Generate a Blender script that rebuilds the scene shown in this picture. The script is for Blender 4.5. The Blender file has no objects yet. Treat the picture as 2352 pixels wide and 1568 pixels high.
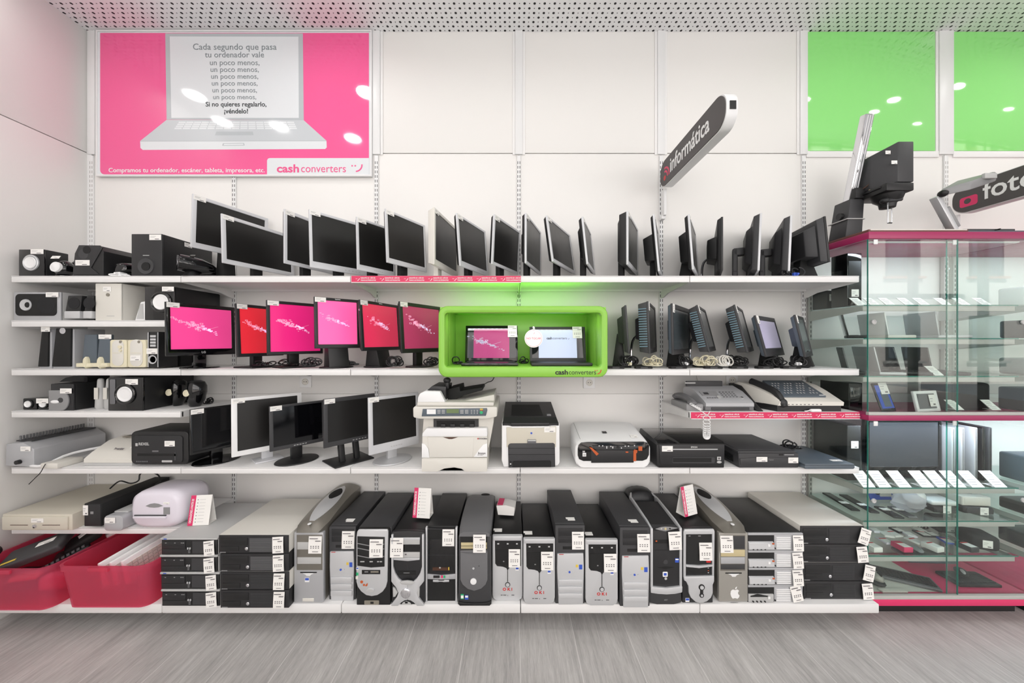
import bpy, bmesh, math, random
from mathutils import Matrix, Vector
S = bpy.context.scene
COL = S.collection
PI = math.pi
# ---------------------------------------------------------------- camera
F = 795.4            # focal length in pixels of the 2352 px wide frame
CY, CZ = -2.44, 1.62  # camera distance from the wall and height
cam = bpy.data.cameras.new('camera'); camo = bpy.data.objects.new('camera', cam); COL.objects.link(camo)
camo.location = (0, CY, CZ); camo.rotation_euler = (PI/2, 0, 0)
cam.sensor_width = 36; cam.lens = 36*F/2352; cam.clip_start = 0.05
S.camera = camo
# ---------------------------------------------------------------- light
S.view_settings.view_transform = 'Standard'; S.view_settings.look = 'None'
S.view_settings.gamma = 1; S.view_settings.use_curve_mapping = False
S.view_settings.exposure = -0.76
S.cycles.transparent_max_bounces = 24
w = bpy.data.worlds.new('world'); S.world = w; w.use_nodes = True
w.node_tree.nodes['Background'].inputs[0].default_value = (.90, .95, 1, 1)
w.node_tree.nodes['Background'].inputs[1].default_value = 1.6
def light(name, typ, loc, rot, energy, size=1, size_y=None, color=(1, 1, 1), parent=None, spread=None):
    l = bpy.data.lights.new(name, typ); l.energy = energy; l.color = color
    if typ == 'AREA':
        l.size = size
        if size_y: l.shape = 'RECTANGLE'; l.size_y = size_y
        else: l.shape = 'DISK'
        if spread: l.spread = spread
    if typ == 'SUN': l.angle = math.radians(1)
    o = bpy.data.objects.new(name, l); COL.objects.link(o); o.location = loc; o.rotation_euler = rot
    if parent: o.parent = parent
    return o
light('sun', 'SUN', (0, 0, 12), (math.radians(-48), 0, math.radians(12)), 18, color=(1, .97, .92))
# unseen area lights added around and behind the camera as soft fill
light('overhead_fill_light', 'AREA', (-.6, -2.9, 3.70), (math.radians(8), 0, 0), 42, 5.5, 1.6, (.98, .985, .99))
light('rear_fill_light', 'AREA', (1.2, -4.4, 2.5), (math.radians(86), 0, 0), 112, 7.5, 1.8, (.97, .985, 1))  # added upright fill standing in for storefront daylight
SPOT_W = 4.4
# ---------------------------------------------------------------- materials
def lin(c): return c/12.92 if c <= .04045 else ((c+.055)/1.055)**2.4
def hexc(h): return tuple(lin(int(h[i:i+2], 16)/255) for i in (0, 2, 4))+(1,)
MATS = {}
def M(name, col=None, rough=.5, metal=0, spec=.5, em=0, coat=0, var=.04, bump=0, bscale=200):
    if name in MATS: return MATS[name]
    m = bpy.data.materials.new(name); m.use_nodes = True; nt = m.node_tree; p = nt.nodes['Principled BSDF']
    c = hexc(col); p.inputs['Base Color'].default_value = c
    p.inputs['Metallic'].default_value = metal; p.inputs['Specular IOR Level'].default_value = spec
    p.inputs['Coat Weight'].default_value = coat; p.inputs['Coat Roughness'].default_value = .05
    tc = nt.nodes.new('ShaderNodeTexCoord'); nz = nt.nodes.new('ShaderNodeTexNoise'); nz.inputs['Scale'].default_value = 14
    nz.inputs['Detail'].default_value = 3
    mr = nt.nodes.new('ShaderNodeMapRange'); mr.inputs['To Min'].default_value = max(0, rough-var); mr.inputs['To Max'].default_value = rough+var
    nt.links.new(tc.outputs['Object'], nz.inputs['Vector']); nt.links.new(nz.outputs['Fac'], mr.inputs['Value']); nt.links.new(mr.outputs[0], p.inputs['Roughness'])
    if em:
        p.inputs['Emission Color'].default_value = c; p.inputs['Emission Strength'].default_value = em
    if bump:
        n2 = nt.nodes.new('ShaderNodeTexNoise'); n2.inputs['Scale'].default_value = bscale
        bp = nt.nodes.new('ShaderNodeBump'); bp.inputs['Strength'].default_value = bump; bp.inputs['Distance'].default_value = .001
        nt.links.new(tc.outputs['Object'], n2.inputs['Vector']); nt.links.new(n2.outputs['Fac'], bp.inputs['Height']); nt.links.new(bp.outputs[0], p.inputs['Normal'])
    MATS[name] = m; return m
def newmat(name):
    m = bpy.data.materials.new(name); m.use_nodes = True; MATS[name] = m
    return m, m.node_tree, m.node_tree.nodes['Principled BSDF']
def mth(nt, op, a, b=None):
    n = nt.nodes.new('ShaderNodeMath'); n.operation = op
    for i, v in enumerate((a, b)):
        if v is None: continue
        if isinstance(v, (int, float)): n.inputs[i].default_value = v
        else: nt.links.new(v, n.inputs[i])
    return n.outputs[0]
def ceiling_mat():
    m, nt, p = newmat('perforated_ceiling'); tc = nt.nodes.new('ShaderNodeTexCoord'); sx = nt.nodes.new('ShaderNodeSeparateXYZ')
    nt.links.new(tc.outputs['Object'], sx.inputs[0]); P = .0325
    a = mth(nt, 'DIVIDE', sx.outputs[0], P); b = mth(nt, 'DIVIDE', mth(nt, 'ADD', sx.outputs[1], -.006), P)
    par = mth(nt, 'FLOORED_MODULO', mth(nt, 'ADD', mth(nt, 'FLOOR', a), mth(nt, 'FLOOR', b)), 2)
    fa = mth(nt, 'SUBTRACT', mth(nt, 'FRACT', a), .5); fb = mth(nt, 'SUBTRACT', mth(nt, 'FRACT', b), .5)
    d = mth(nt, 'SQRT', mth(nt, 'ADD', mth(nt, 'MULTIPLY', fa, fa), mth(nt, 'MULTIPLY', fb, fb)))
    r = mth(nt, 'ADD', mth(nt, 'MULTIPLY', par, .15), .105)
    h = mth(nt, 'LESS_THAN', d, r)
    mx = nt.nodes.new('ShaderNodeMix'); mx.data_type = 'RGBA'; nt.links.new(h, mx.inputs['Factor'])
    mx.inputs['A'].default_value = hexc('f2f2f3'); mx.inputs['B'].default_value = hexc('1c1a1c')
    nt.links.new(mx.outputs['Result'], p.inputs['Base Color']); p.inputs['Roughness'].default_value = .7
    return m
def floor_mat():
    m, nt, p = newmat('grey_wood_floor'); tc = nt.nodes.new('ShaderNodeTexCoord'); sx = nt.nodes.new('ShaderNodeSeparateXYZ')
    nt.links.new(tc.outputs['Object'], sx.inputs[0])
    a = mth(nt, 'DIVIDE', mth(nt, 'ADD', sx.outputs[0], -.04), .30)
    fa = mth(nt, 'FRACT', a); line = mth(nt, 'LESS_THAN', fa, .010)
    wn = nt.nodes.new('ShaderNodeTexWhiteNoise'); wn.noise_dimensions = '1D'; nt.links.new(mth(nt, 'FLOOR', a), wn.inputs['W'])
    def nz(sc, s, det):
        mp = nt.nodes.new('ShaderNodeMapping'); mp.inputs['Scale'].default_value = sc; nt.links.new(tc.outputs['Object'], mp.inputs[0])
        n = nt.nodes.new('ShaderNodeTexNoise'); n.inputs['Scale'].default_value = s; n.inputs['Detail'].default_value = det; n.inputs['Roughness'].default_value = .65
        nt.links.new(mp.outputs[0], n.inputs['Vector']); return n.outputs['Fac']
    g1 = nz((26, 1.4, 1), 2.2, 6); g2 = nz((5, 1.0, 1), 2, 4); g3 = nz((120, 9, 1), 2, 3)
    v = mth(nt, 'ADD', mth(nt, 'MULTIPLY', g1, .42), mth(nt, 'ADD', mth(nt, 'MULTIPLY', g2, .38), mth(nt, 'MULTIPLY', g3, .30)))
    v = mth(nt, 'ADD', v, mth(nt, 'MULTIPLY', wn.outputs['Value'], .05))
    cr = nt.nodes.new('ShaderNodeValToRGB'); nt.links.new(v, cr.inputs[0]); e = cr.color_ramp.elements
    e[0].position = .36; e[0].color = hexc('8f8c8a'); e[1].position = .78; e[1].color = hexc('d6d3d0')
    mx = nt.nodes.new('ShaderNodeMix'); mx.data_type = 'RGBA'; nt.links.new(line, mx.inputs['Factor']); nt.links.new(cr.outputs[0], mx.inputs['A']); mx.inputs['B'].default_value = hexc('d8d5d2')
    nt.links.new(mx.outputs['Result'], p.inputs['Base Color']); p.inputs['Roughness'].default_value = .42
    bp = nt.nodes.new('ShaderNodeBump'); bp.inputs['Strength'].default_value = .15; bp.inputs['Distance'].default_value = .001; nt.links.new(g1, bp.inputs['Height']); nt.links.new(bp.outputs[0], p.inputs['Normal'])
    return m
def glass_mat(name, tint, ior=1.5, haze=0):
    m = bpy.data.materials.new(name); m.use_nodes = True; MATS[name] = m; nt = m.node_tree; nt.nodes.clear()
    o = nt.nodes.new('ShaderNodeOutputMaterial'); t = nt.nodes.new('ShaderNodeBsdfTransparent'); g = nt.nodes.new('ShaderNodeBsdfGlossy')
    t.inputs[0].default_value = hexc(tint); g.inputs['Roughness'].default_value = .01
    f = nt.nodes.new('ShaderNodeFresnel'); mx = nt.nodes.new('ShaderNodeMixShader')
    ge = nt.nodes.new('ShaderNodeNewGeometry'); mr = nt.nodes.new('ShaderNodeMapRange'); mr.inputs['To Min'].default_value = ior; mr.inputs['To Max'].default_value = 1/ior
    nt.links.new(ge.outputs['Backfacing'], mr.inputs['Value']); nt.links.new(mr.outputs[0], f.inputs[0])
    nt.links.new(f.outputs[0], mx.inputs[0]); nt.links.new(t.outputs[0], mx.inputs[1]); nt.links.new(g.outputs[0], mx.inputs[2]); nt.links.new(mx.outputs[0], o.inputs[0])
    return m
def translucent_mat(name, col, alpha, tint='ffaec2'):
    m, nt, p = newmat(name); c = hexc(col)
    p.inputs['Base Color'].default_value = c; p.inputs['Roughness'].default_value = .22; p.inputs['Specular IOR Level'].default_value = .6
    o = nt.nodes['Material Output']; tr = nt.nodes.new('ShaderNodeBsdfTransparent'); tr.inputs[0].default_value = hexc(tint)
    tl = nt.nodes.new('ShaderNodeBsdfTranslucent'); tl.inputs[0].default_value = c
    a = nt.nodes.new('ShaderNodeMixShader'); a.inputs[0].default_value = .35; nt.links.new(p.outputs[0], a.inputs[1]); nt.links.new(tl.outputs[0], a.inputs[2])
    mx = nt.nodes.new('ShaderNodeMixShader'); mx.inputs[0].default_value = alpha; nt.links.new(tr.outputs[0], mx.inputs[1]); nt.links.new(a.outputs[0], mx.inputs[2]); nt.links.new(mx.outputs[0], o.inputs[0])
    return m
def brick_mat():
    m, nt, p = newmat('pale_brick_facade'); tc = nt.nodes.new('ShaderNodeTexCoord')
    mp = nt.nodes.new('ShaderNodeMapping'); mp.inputs['Rotation'].default_value = (PI/2, 0, 0); nt.links.new(tc.outputs['Object'], mp.inputs[0])
    br = nt.nodes.new('ShaderNodeTexBrick'); br.inputs['Scale'].default_value = 3; br.inputs['Color1'].default_value = hexc('dcd3cf'); br.inputs['Color2'].default_value = hexc('e6dfdc'); br.inputs['Mortar'].default_value = hexc('c9c2c0')
    nt.links.new(mp.outputs[0], br.inputs['Vector']); nt.links.new(br.outputs[0], p.inputs['Base Color']); p.inputs['Roughness'].default_value = .9
    return m
M('wallpaint', 'ebe9e6', .55); M('white_steel', 'ecebea', .35); M('upright', 'e6e6e6', .35); M('slot', '4a4848', .6)
M('slot_light', 'a9a5a2', .6); M('seam', '8f8a88', .7)
M('black', '1a1a1b', .45); M('gloss_black', '0b0b0d', .08, coat=.3); M('matte_black', '151515', .75, bump=.2); M('grille', '202022', .9, bump=.5, bscale=600)
M('black_plastic', '242426', .42); M('dark_grey', '3a3a3c', .5); M('mid_grey', '6c6c6e', .5); M('grey', '8f8f90', .45); M('light_grey', 'bcbcbb', .45)
M('silver', 'cfd0d2', .34, .3); M('silver_paint', 'b9babd', .38, .25); M('dark_silver', '77777a', .35, .4); M('taupe', '807c74', .32, .35); M('taupe_light', 'a3a099', .38, .2)
M('chrome', 'e0e0e4', .08, 1); M('white', 'f0f0f0', .4); M('white_gloss', 'eeeeee', .15, coat=.3); M('offwhite', 'dedbd3', .5); M('beige', 'd2ccbd', .5); M('cream', 'e3dcc0', .5)
M('paper', 'f4f2ee', .8, spec=.2); M('ink', '6a6668', .8); M('red_ink', 'd8305a', .7); M('lavender_white', 'e6e0ea', .2, coat=.2)
M('screen', '1a1918', .32, spec=.5); M('screen_gloss', '07070a', .06, spec=.6); M('screen_lit', '3a3c40', .25, spec=.5)
M('pink', 'e0336b', .45); M('strip_pink', 'd9305f', .4); M('magenta', 'a5305f', .35); M('poster_pink', 'f45c99', .06, spec=.6, coat=.6, var=.01); M('poster_white', 'e3e7ea', .06, spec=.6, coat=.6, var=.01)
M('poster_grey', 'bac0c4', .08, coat=.5, var=.01); M('poster_shade', 'c9ced2', .1, coat=.5, var=.01); M('text_grey', '7e878b', .5); M('text_dark', '3c4144', .5); M('text_pink', 'e8598f', .5)
M('lime', '8cc748', .38); M('lime_glass', '93e682', .07, coat=.6, var=.01); M('sign_grey', '4c4848', .5); M('sign_white', 'e8e8e8', .35); M('wine_top', '6e4640', .5)
M('blue', '3558c0', .4); M('red', 'cc2222', .4); M('orange', 'c25a2a', .4); M('green', '2fae74', .4); M('yellow', 'e0c24a', .5); M('lcd', '6d7f55', .3); M('brown', '4a2c1c', .5)
M('steel_blue', '59636c', .4); M('vent_blue', '5d7a86', .45); M('tan', 'c9bb92', .5); M('tarnish', '8a8478', .45)
M('kick', '1d1c1d', .6); M('lamp', 'fff6ea', .5, em=75); M('led', 'f4f8ff', .5, em=14); M('dot', 'fffbe8', .5, em=6)
M('monitor_silver', 'd4d5d8', .36, .12); M('scr_pink', 'f04a94', .25, em=.7); M('scr_pink2', 'e8297f', .25, em=.6); M('scr_red', 'e5303e', .25, em=.7); M('scr_rose', 'ff5fa2', .25, em=.95); M('scr_wine', 'b23a66', .25, em=.6); M('scr_crimson', 'e0365c', .25, em=.75)
M('scr_magenta', '9c1a62', .1, em=.6); M('scr_white', 'b9c2e0', .25, em=.5); M('scr_lav', 'b9b4d0', .25, em=.4); M('scr_glyph', 'f7b6d6', .3, em=.7); M('scr_glyph2', 'e9dcff', .3, em=1); M('scr_dark', '4c5458', .2, em=.05)
M('glass_edge', '2c7a6c', .15); M('cab_grey', 'b9b8b4', .4); M('facade_frame', '3c3d42', .5); M('street', '8a8a8a', .9); M('winglass', '5a6672', .1)
ceiling_mat(); floor_mat(); brick_mat(); glass_mat('pane', 'f9fdfb', 1.45); glass_mat('shelf_glass', 'f3faf8', 1.3); translucent_mat('pink_bin', 'ee7898', .40); translucent_mat('bag_plastic', 'f0eef4', .45, 'fbfbff')
def mt(n): return MATS[n]
# ---------------------------------------------------------------- mesh builder
class B:
    def __init__(s, mx=None): s.v = []; s.f = []; s.m = []; s.mats = []; s.mx = mx
    def mi(s, n):
        if n not in s.mats: s.mats.append(n)
        return s.mats.index(n)
    def add(s, vs, fs, m, mx=None):
        k = len(s.v); i = s.mi(m); X = mx
        if s.mx is not None: X = s.mx @ mx if mx is not None else s.mx
        for p in vs: s.v.append(tuple(X @ Vector(p)) if X is not None else tuple(p))
        for f in fs: s.f.append([k+j for j in f]); s.m.append(i)
    def bm(s, bm, m, mx=None):
        bm.verts.ensure_lookup_table(); bm.verts.index_update()
        s.add([v.co[:] for v in bm.verts], [[v.index for v in f.verts] for f in bm.faces], m, mx); bm.free()
    def box(s, x0, x1, y0, y1, z0, z1, m, bev=0, seg=2, mx=None):
        if x0 > x1: x0, x1 = x1, x0
        if y0 > y1: y0, y1 = y1, y0
        if z0 > z1: z0, z1 = z1, z0
        vs = [(x, y, z) for x in (x0, x1) for y in (y0, y1) for z in (z0, z1)]
        fs = [(0, 1, 3, 2), (4, 6, 7, 5), (0, 4, 5, 1), (2, 3, 7, 6), (0, 2, 6, 4), (1, 5, 7, 3)]
        s.poly(vs, fs, m, min(bev, .49*min(x1-x0, y1-y0, z1-z0)), seg, mx)
    def poly(s, vs, fs, m, bev=0, seg=2, mx=None):
        if bev <= 1e-5: return s.add(vs, fs, m, mx)
        b = bmesh.new(); V = [b.verts.new(p) for p in vs]
        for f in fs:
            try: b.faces.new([V[i] for i in f])
            except ValueError: pass
        bmesh.ops.recalc_face_normals(b, faces=b.faces)
        ed = [e for e in b.edges if len(e.link_faces) == 2 and e.calc_face_angle(0) > .5]
        bmesh.ops.bevel(b, geom=ed, offset=bev, segments=seg, profile=.5, affect='EDGES', clamp_overlap=True)
        s.bm(b, m, mx)
    def prism(s, pts, a0, a1, m, axis='y', bev=0, seg=2, mx=None):
        n = len(pts)
        def P(p, a): return {'y': (p[0], a, p[1]), 'x': (a, p[0], p[1]), 'z': (p[0], p[1], a)}[axis]
        vs = [P(p, a0) for p in pts]+[P(p, a1) for p in pts]
        fs = [list(range(n)), list(range(2*n-1, n-1, -1))]+[[i, i+n, (i+1) % n+n, (i+1) % n] for i in range(n)]
        b = bmesh.new(); V = [b.verts.new(p) for p in vs]
        for f in fs: b.faces.new([V[i] for i in f])
        bmesh.ops.recalc_face_normals(b, faces=b.faces)
        if bev > 0:
            ed = [e for e in b.edges if (e.verts[0].index < n) == (e.verts[1].index < n)] if False else [e for e in b.edges if len(e.link_faces) == 2 and e.calc_face_angle(0) > .9]
            bmesh.ops.bevel(b, geom=ed, offset=bev, segments=seg, profile=.5, affect='EDGES', clamp_overlap=True)
        s.bm(b, m, mx)
    def ring(s, x0, x1, z0, z1, l, r, t, bt, y0, y1, m, bev=.002):
        o = [(x0, z0), (x1, z0), (x1, z1), (x0, z1)]; i = [(x0+l, z0+bt), (x1-r, z0+bt), (x1-r, z1-t), (x0+l, z1-t)]
        vs = [(p[0], y0, p[1]) for p in o]+[(p[0], y0, p[1]) for p in i]+[(p[0], y1, p[1]) for p in o]+[(p[0], y1, p[1]) for p in i]
        fs = []
        for k in range(4):
            j = (k+1) % 4; fs += [(k, j, 4+j, 4+k), (8+k, 12+k, 12+j, 8+j), (k, 8+k, 8+j, j), (4+k, 4+j, 12+j, 12+k)]
        s.poly(vs, fs, m, bev)
    def rings(s, secs, m, cap=True, mx=None, closed=False):
        n = len(secs[0]); vs = [p for q in secs for p in q]; fs = []
        K = len(secs)
        for a in range(K if closed else K-1):
            c = (a+1) % K
            for i in range(n): j = (i+1) % n; fs.append((a*n+i, a*n+j, c*n+j, c*n+i))
        if cap and not closed: fs += [tuple(range(n-1, -1, -1)), tuple(range((K-1)*n, K*n))]
        s.add(vs, fs, m, mx)
    def cyl(s, p0, p1, r0, m, r1=None, n=20, cap=True, mx=None):
        r1 = r0 if r1 is None else r1; p0 = Vector(p0); p1 = Vector(p1); d = (p1-p0).normalized()
        u = d.orthogonal().normalized(); v = d.cross(u)
        s.rings([[tuple(p+u*r*math.cos(t*2*PI/n)+v*r*math.sin(t*2*PI/n)) for t in range(n)] for p, r in ((p0, r0), (p1, r1))], m, cap, mx)
    def lathe(s, c, ax, prof, m, n=24, mx=None, cap=True):
        c = Vector(c); d = Vector(ax).normalized(); u = d.orthogonal().normalized(); v = d.cross(u)
        s.rings([[tuple(c+d*h+u*r*math.cos(t*2*PI/n)+v*r*math.sin(t*2*PI/n)) for t in range(n)] for r, h in prof], m, cap, mx)
    def ell(s, c, r, m, n=16, k=10, mx=None):
        s.rings([[(c[0]+r[0]*math.sin(a)*math.cos(t*2*PI/n), c[1]+r[1]*math.sin(a)*math.sin(t*2*PI/n), c[2]-r[2]*math.cos(a)) for t in range(n)] for a in [max(.02, min(PI-.02, PI*i/k)) for i in range(k+1)]], m, True, mx)
    def tube(s, pts, r, m, n=6, sub=4):
        P = [Vector(p) for p in pts]
        if sub > 1 and len(P) > 2:
            Q = []
            for i in range(len(P)-1):
                a = P[max(0, i-1)]; b = P[i]; c = P[i+1]; d = P[min(len(P)-1, i+2)]
                for j in range(sub):
                    t = j/sub; Q.append(.5*((2*b)+(c-a)*t+(2*a-5*b+4*c-d)*t*t+(3*b-a-3*c+d)*t**3))
            Q.append(P[-1]); P = Q
        secs = []; u = None
        for i, p in enumerate(P):
            d = (P[min(i+1, len(P)-1)]-P[max(0, i-1)])
            if d.length < 1e-9: d = Vector((1, 0, 0))
            d.normalize()
            u = d.orthogonal().normalized() if u is None else (u-d*u.dot(d))
            if u.length < 1e-6: u = d.orthogonal()
            u.normalize(); v = d.cross(u)
            secs.append([tuple(p+u*r*math.cos(t*2*PI/n)+v*r*math.sin(t*2*PI/n)) for t in range(n)])
        s.rings(secs, m)
    def build(s, name, parent=None, smooth=True, ang=.6):
        me = bpy.data.meshes.new(name); me.from_pydata(s.v, [], s.f); me.update()
        for n in s.mats: me.materials.append(MATS[n])
        me.polygons.foreach_set('material_index', s.m)
        b = bmesh.new(); b.from_mesh(me); bmesh.ops.recalc_face_normals(b, faces=b.faces); b.to_mesh(me); b.free()
        if smooth:
            me.polygons.foreach_set('use_smooth', [True]*len(me.polygons)); me.set_sharp_from_angle(angle=ang)
        o = bpy.data.objects.new(name, me); COL.objects.link(o)
        if parent is not None: o.parent = parent
        return o
def tag(o, label=None, cat=None, group=None, kind=None):
    if label: o['label'] = label
    if cat: o['category'] = cat
    if group: o['group'] = group
    if kind: o['kind'] = kind
    return o
def T(name, label, cat, loc, rz=0, group=None):
    o = bpy.data.objects.new(name, None); COL.objects.link(o); o.empty_display_size = .02
    o.location = loc; o.rotation_euler = (0, 0, rz); return tag(o, label, cat, group)
def ch(o): return list(CH.get(o.name, []))
def copy_tree(o, loc=None, label=None, rz=None, parent=None):
    c = o.copy(); COL.objects.link(c)
    if parent is not None: c.parent = parent
    if loc is not None: c.location = loc
    if rz is not None: c.rotation_euler = (0, 0, rz)
    if label: c['label'] = label
    for k in [x for x in COL.objects if x.parent == o]: copy_tree(k, parent=c)
    return c
def struct(b, name): return tag(b.build(name), kind='structure')
def rrect(x0, x1, z0, z1, r, n=5):
    out = []
    for cx, cz, a in ((x1-r, z1-r, 0), (x0+r, z1-r, 90), (x0+r, z0+r, 180), (x1-r, z0+r, 270)):
        for i in range(n+1):
            t = math.radians(a+90*i/n); out.append((cx+r*math.cos(t), cz+r*math.sin(t)))
    return out
def circ(cx, cz, r, n=20, rz=None): return [(cx+r*math.cos(2*PI*i/n), cz+(rz or r)*math.sin(2*PI*i/n)) for i in range(n)]
def XP(px, d): return (px-1176)*d/F
def ZP(py, d): return CZ-(py-784)*d/F
TX = {}
def text(parent, name, body, size, loc, mat, rot=(PI/2, 0, 0), bold=0, align='LEFT', ext=.0006, sx=1):
    k = (body, mat, bold, align)
    if k not in TX:
        c = bpy.data.curves.new(name, 'FONT'); c.body = body; c.size = 1; c.align_x = align; c.offset = bold; c.extrude = .01; c.resolution_u = 3
        o = bpy.data.objects.new('tmp_text', c); COL.objects.link(o); bpy.context.view_layer.update()
        me = bpy.data.meshes.new_from_object(o.evaluated_get(bpy.context.evaluated_depsgraph_get()))
        bpy.data.objects.remove(o); me.materials.clear(); me.materials.append(MATS[mat]); me.name = name; TX[k] = me
    o = bpy.data.objects.new(name, TX[k]); COL.objects.link(o); o.location = loc; o.rotation_euler = rot; o.scale = (size*sx, size, ext/.01)
    if parent is not None: o.parent = parent
    return o
def smile_pts(): pass
def smile(parent, x, y, z, s, mat, name='smile_logo'):
    b = B()
    b.box(x, x+.13*s, y-.001, y, z+.5*s, z+.62*s, mat); b.box(x+.28*s, x+.41*s, y-.001, y, z+.5*s, z+.62*s, mat)
    out = []; inn = []
    for i in range(13):
        a = math.radians(-88+i*95/12); out.append((x+.38*s+.62*s*math.cos(a), z+.62*s+.62*s*math.sin(a))); inn.append((x+.38*s+.5*s*math.cos(a), z+.62*s+.5*s*math.sin(a)))
    for i in range(12): b.prism([out[i], out[i+1], inn[i+1], inn[i]], y-.001, y, mat)
    return b.build(name, parent)
# price stickers / tags, one mesh each kind
TG = {}
def tagmesh(kind, wd, ht):
    k = (kind, round(wd, 3), round(ht, 3))
    if k in TG: return TG[k]
    b = B(); t = .0012
    if kind == 'tall':   # bent sticker with a grid of tiny signs
        n = 6; 
        for i in range(n):
            z0 = ht*i/n; z1 = ht*(i+1)/n; c0 = -.006*math.cos(PI*.5*i/n); c1 = -.006*math.cos(PI*.5*(i+1)/n)
            b.add([(-wd/2, c0-t, z0), (wd/2, c0-t, z0), (wd/2, c1-t, z1), (-wd/2, c1-t, z1), (-wd/2, c0, z0), (wd/2, c0, z0), (wd/2, c1, z1), (-wd/2, c1, z1)], [(0, 1, 2, 3), (4, 7, 6, 5), (0, 3, 7, 4), (1, 5, 6, 2)], 'paper')
        y = -.0085
        for r in range(2):
            for c in range(4):
                b.box(-wd*.33+c*wd*.19, -wd*.33+c*wd*.19+wd*.07, y, y+.004, ht*(.31+.10*r), ht*(.35+.10*r), 'ink')
        b.box(-wd*.2, wd*.25, y, y+.005, ht*.1, ht*.125, 'ink'); b.box(wd*.02, wd*.42, y+.001, y+.0065, ht*.72, ht*.745, 'ink'); b.box(-wd*.42, wd*.2, y+.002, y+.0075, ht*.86, ht*.88, 'ink')
    else:
        b.box(-wd/2, wd/2, -t, 0, 0, ht, 'paper'); y = -t-.0004
        b.box(-wd*.4, wd*.05, y, 0, ht*.62, ht*.7, 'light_grey'); b.box(-wd*.4, -wd*.05, y, 0, ht*.42, ht*.48, 'light_grey'); b.box(-wd*.02, wd*.32, y, 0, ht*.12, ht*.24, 'ink')
    o = b.build('price_tag', None, smooth=False); me = o.data; bpy.data.objects.remove(o); TG[k] = me; return me
def ptag(parent, x, y, z, wd=.055, ht=.028, kind='wide', rot=(0, 0, 0), name='price_tag'):
    o = bpy.data.objects.new(name, tagmesh(kind, wd, ht)); COL.objects.link(o); o.parent = parent; o.location = (x, y, z); o.rotation_euler = rot; return o
class It:
    """a thing whose front plane stands at depth d; v=(ox,oy,scale) is the view its measures were read in"""
    def __init__(s, name, label, cat, pxc, d, z0, v=(0, 0, 1), group=None, rz=0):
        s.v = v; s.d = d; s.z0 = z0; s.xc = XP(v[0]+pxc/v[2], d); s.o = T(name, label, cat, (s.xc, d+CY, z0), rz, group)
    def x(s, px): return XP(s.v[0]+px/s.v[2], s.d)-s.xc
    def z(s, py): return max(0, ZP(s.v[1]+py/s.v[2], s.d)-s.z0)
    def R(s, b, x0, y0, x1, y1, a, c, m, bev=0, seg=2): b.box(s.x(x0), s.x(x1), a, c, s.z(y1), s.z(y0), m, bev, seg)
    def P(s, b, pts, a, c, m, bev=0): b.prism([(s.x(p[0]), s.z(p[1])) for p in pts], a, c, m, bev=bev)
    def RR(s, b, x0, y0, x1, y1, r, a, c, m, bev=0): b.prism(rrect(s.x(x0), s.x(x1), s.z(y1), s.z(y0), r), a, c, m, bev=bev)
    def C(s, b, x, y, r, a, c, m, n=20, bev=0): b.prism(circ(s.x(x), s.z(y), r/s.v[2]*s.d/F, n), a, c, m, bev=bev)
    def tag(s, x0, y0, x1, y1, y=-.002, kind='wide', rot=0): return ptag(s.o, (s.x(x0)+s.x(x1))/2, y, s.z(y1), s.x(x1)-s.x(x0), s.z(y0)-s.z(y1), kind, (0, rot, 0))
    def txt(s, body, x, y, size_px, mat, yy=-.002, **k): return text(s.o, 'lettering', body, size_px/s.v[2]*s.d/F, (s.x(x), yy, s.z(y)), mat, **k)
ORD = ['first', 'second', 'third', 'fourth', 'fifth', 'sixth', 'seventh', 'eighth', 'ninth', 'tenth', 'eleventh', 'twelfth']
Z_A, Z_B, Z_C, Z_D, Z_E, Z_F, Z_G, Z_0 = 2.007, 1.745, 1.458, 1.21, .879, .525, 1.205, .156
V1 = (0, 500, 3.135); V2 = (0, 900, 3.015); V3 = (400, 420, 4.704); V4 = (860, 440, 5.345); V5 = (360, 660, 3.564); V6 = (420, 880, 4.055)
Va = (940, 860, 4.055); Vb = (980, 630, 5.345); Vc = (1280, 440, 3.564); Vd = (1380, 680, 3.92); Ve = (1480, 860, 4.523); Vf = (360, 1100, 4.704); Vg = (800, 1100, 4.704); Vh = (1240, 1100, 4.704)
Vi = (1680, 1100, 4.9); Vj = (1860, 240, 4.78); Vk = (1860, 520, 4.126); Vl = (1860, 860, 4.78); Vm = (1860, 1100, 4.78); Vp = (180, 40, 3.267); Vq = (1460, 200, 3.564); Vn = (0, 1200, 5.88)
V0 = (0, 0, 1)
# ================================================================ the room
XB = [-2.952, -1.952, -.952, .048, 1.048, 2.048, 3.048, 4.048]
ZS = 2.945
b = B(); b.box(-9, 14, -11.5, .15, -.08, 0, 'grey_wood_floor'); struct(b, 'floor')
b = B(); b.box(-3.2, 14, -5.2, .15, 3.80, 3.92, 'perforated_ceiling'); struct(b, 'ceiling')
b = B()
for i in range(6, -1, -1):
    x0 = XB[i] if i < 7 else 4.048; x1 = XB[i+1] if i < 7 else 5
    b.box(x0+.0015, x1-.0015, 0, .02, .0, 1.25, 'wallpaint', .001)
    b.box(x0+.0015, x1-.0015, 0, .02, 1.2515, ZS-.003, 'wallpaint', .001)
    b.box(x0+.0015, x1-.0015, 0, .02, ZS+.003, 3.80, 'wallpaint', .001)
b.box(-3.1, 14, .021, .15, 0, 3.80, 'seam'); b.box(4.05, 14, 0, .02, 0, 3.8, 'wallpaint')
struct(b, 'wall_back')
b = B()
for y in range(6):
    b.box(-3.02, -2.985, -y-.998, -y, 0, ZS-.003, 'wallpaint', .001); b.box(-3.02, -2.985, -y-.998, -y, ZS+.003, 3.80, 'wallpaint', .001)
b.box(-3.15, -3.021, -6, .02, 0, 3.8, 'seam'); struct(b, 'wall_left')
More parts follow.
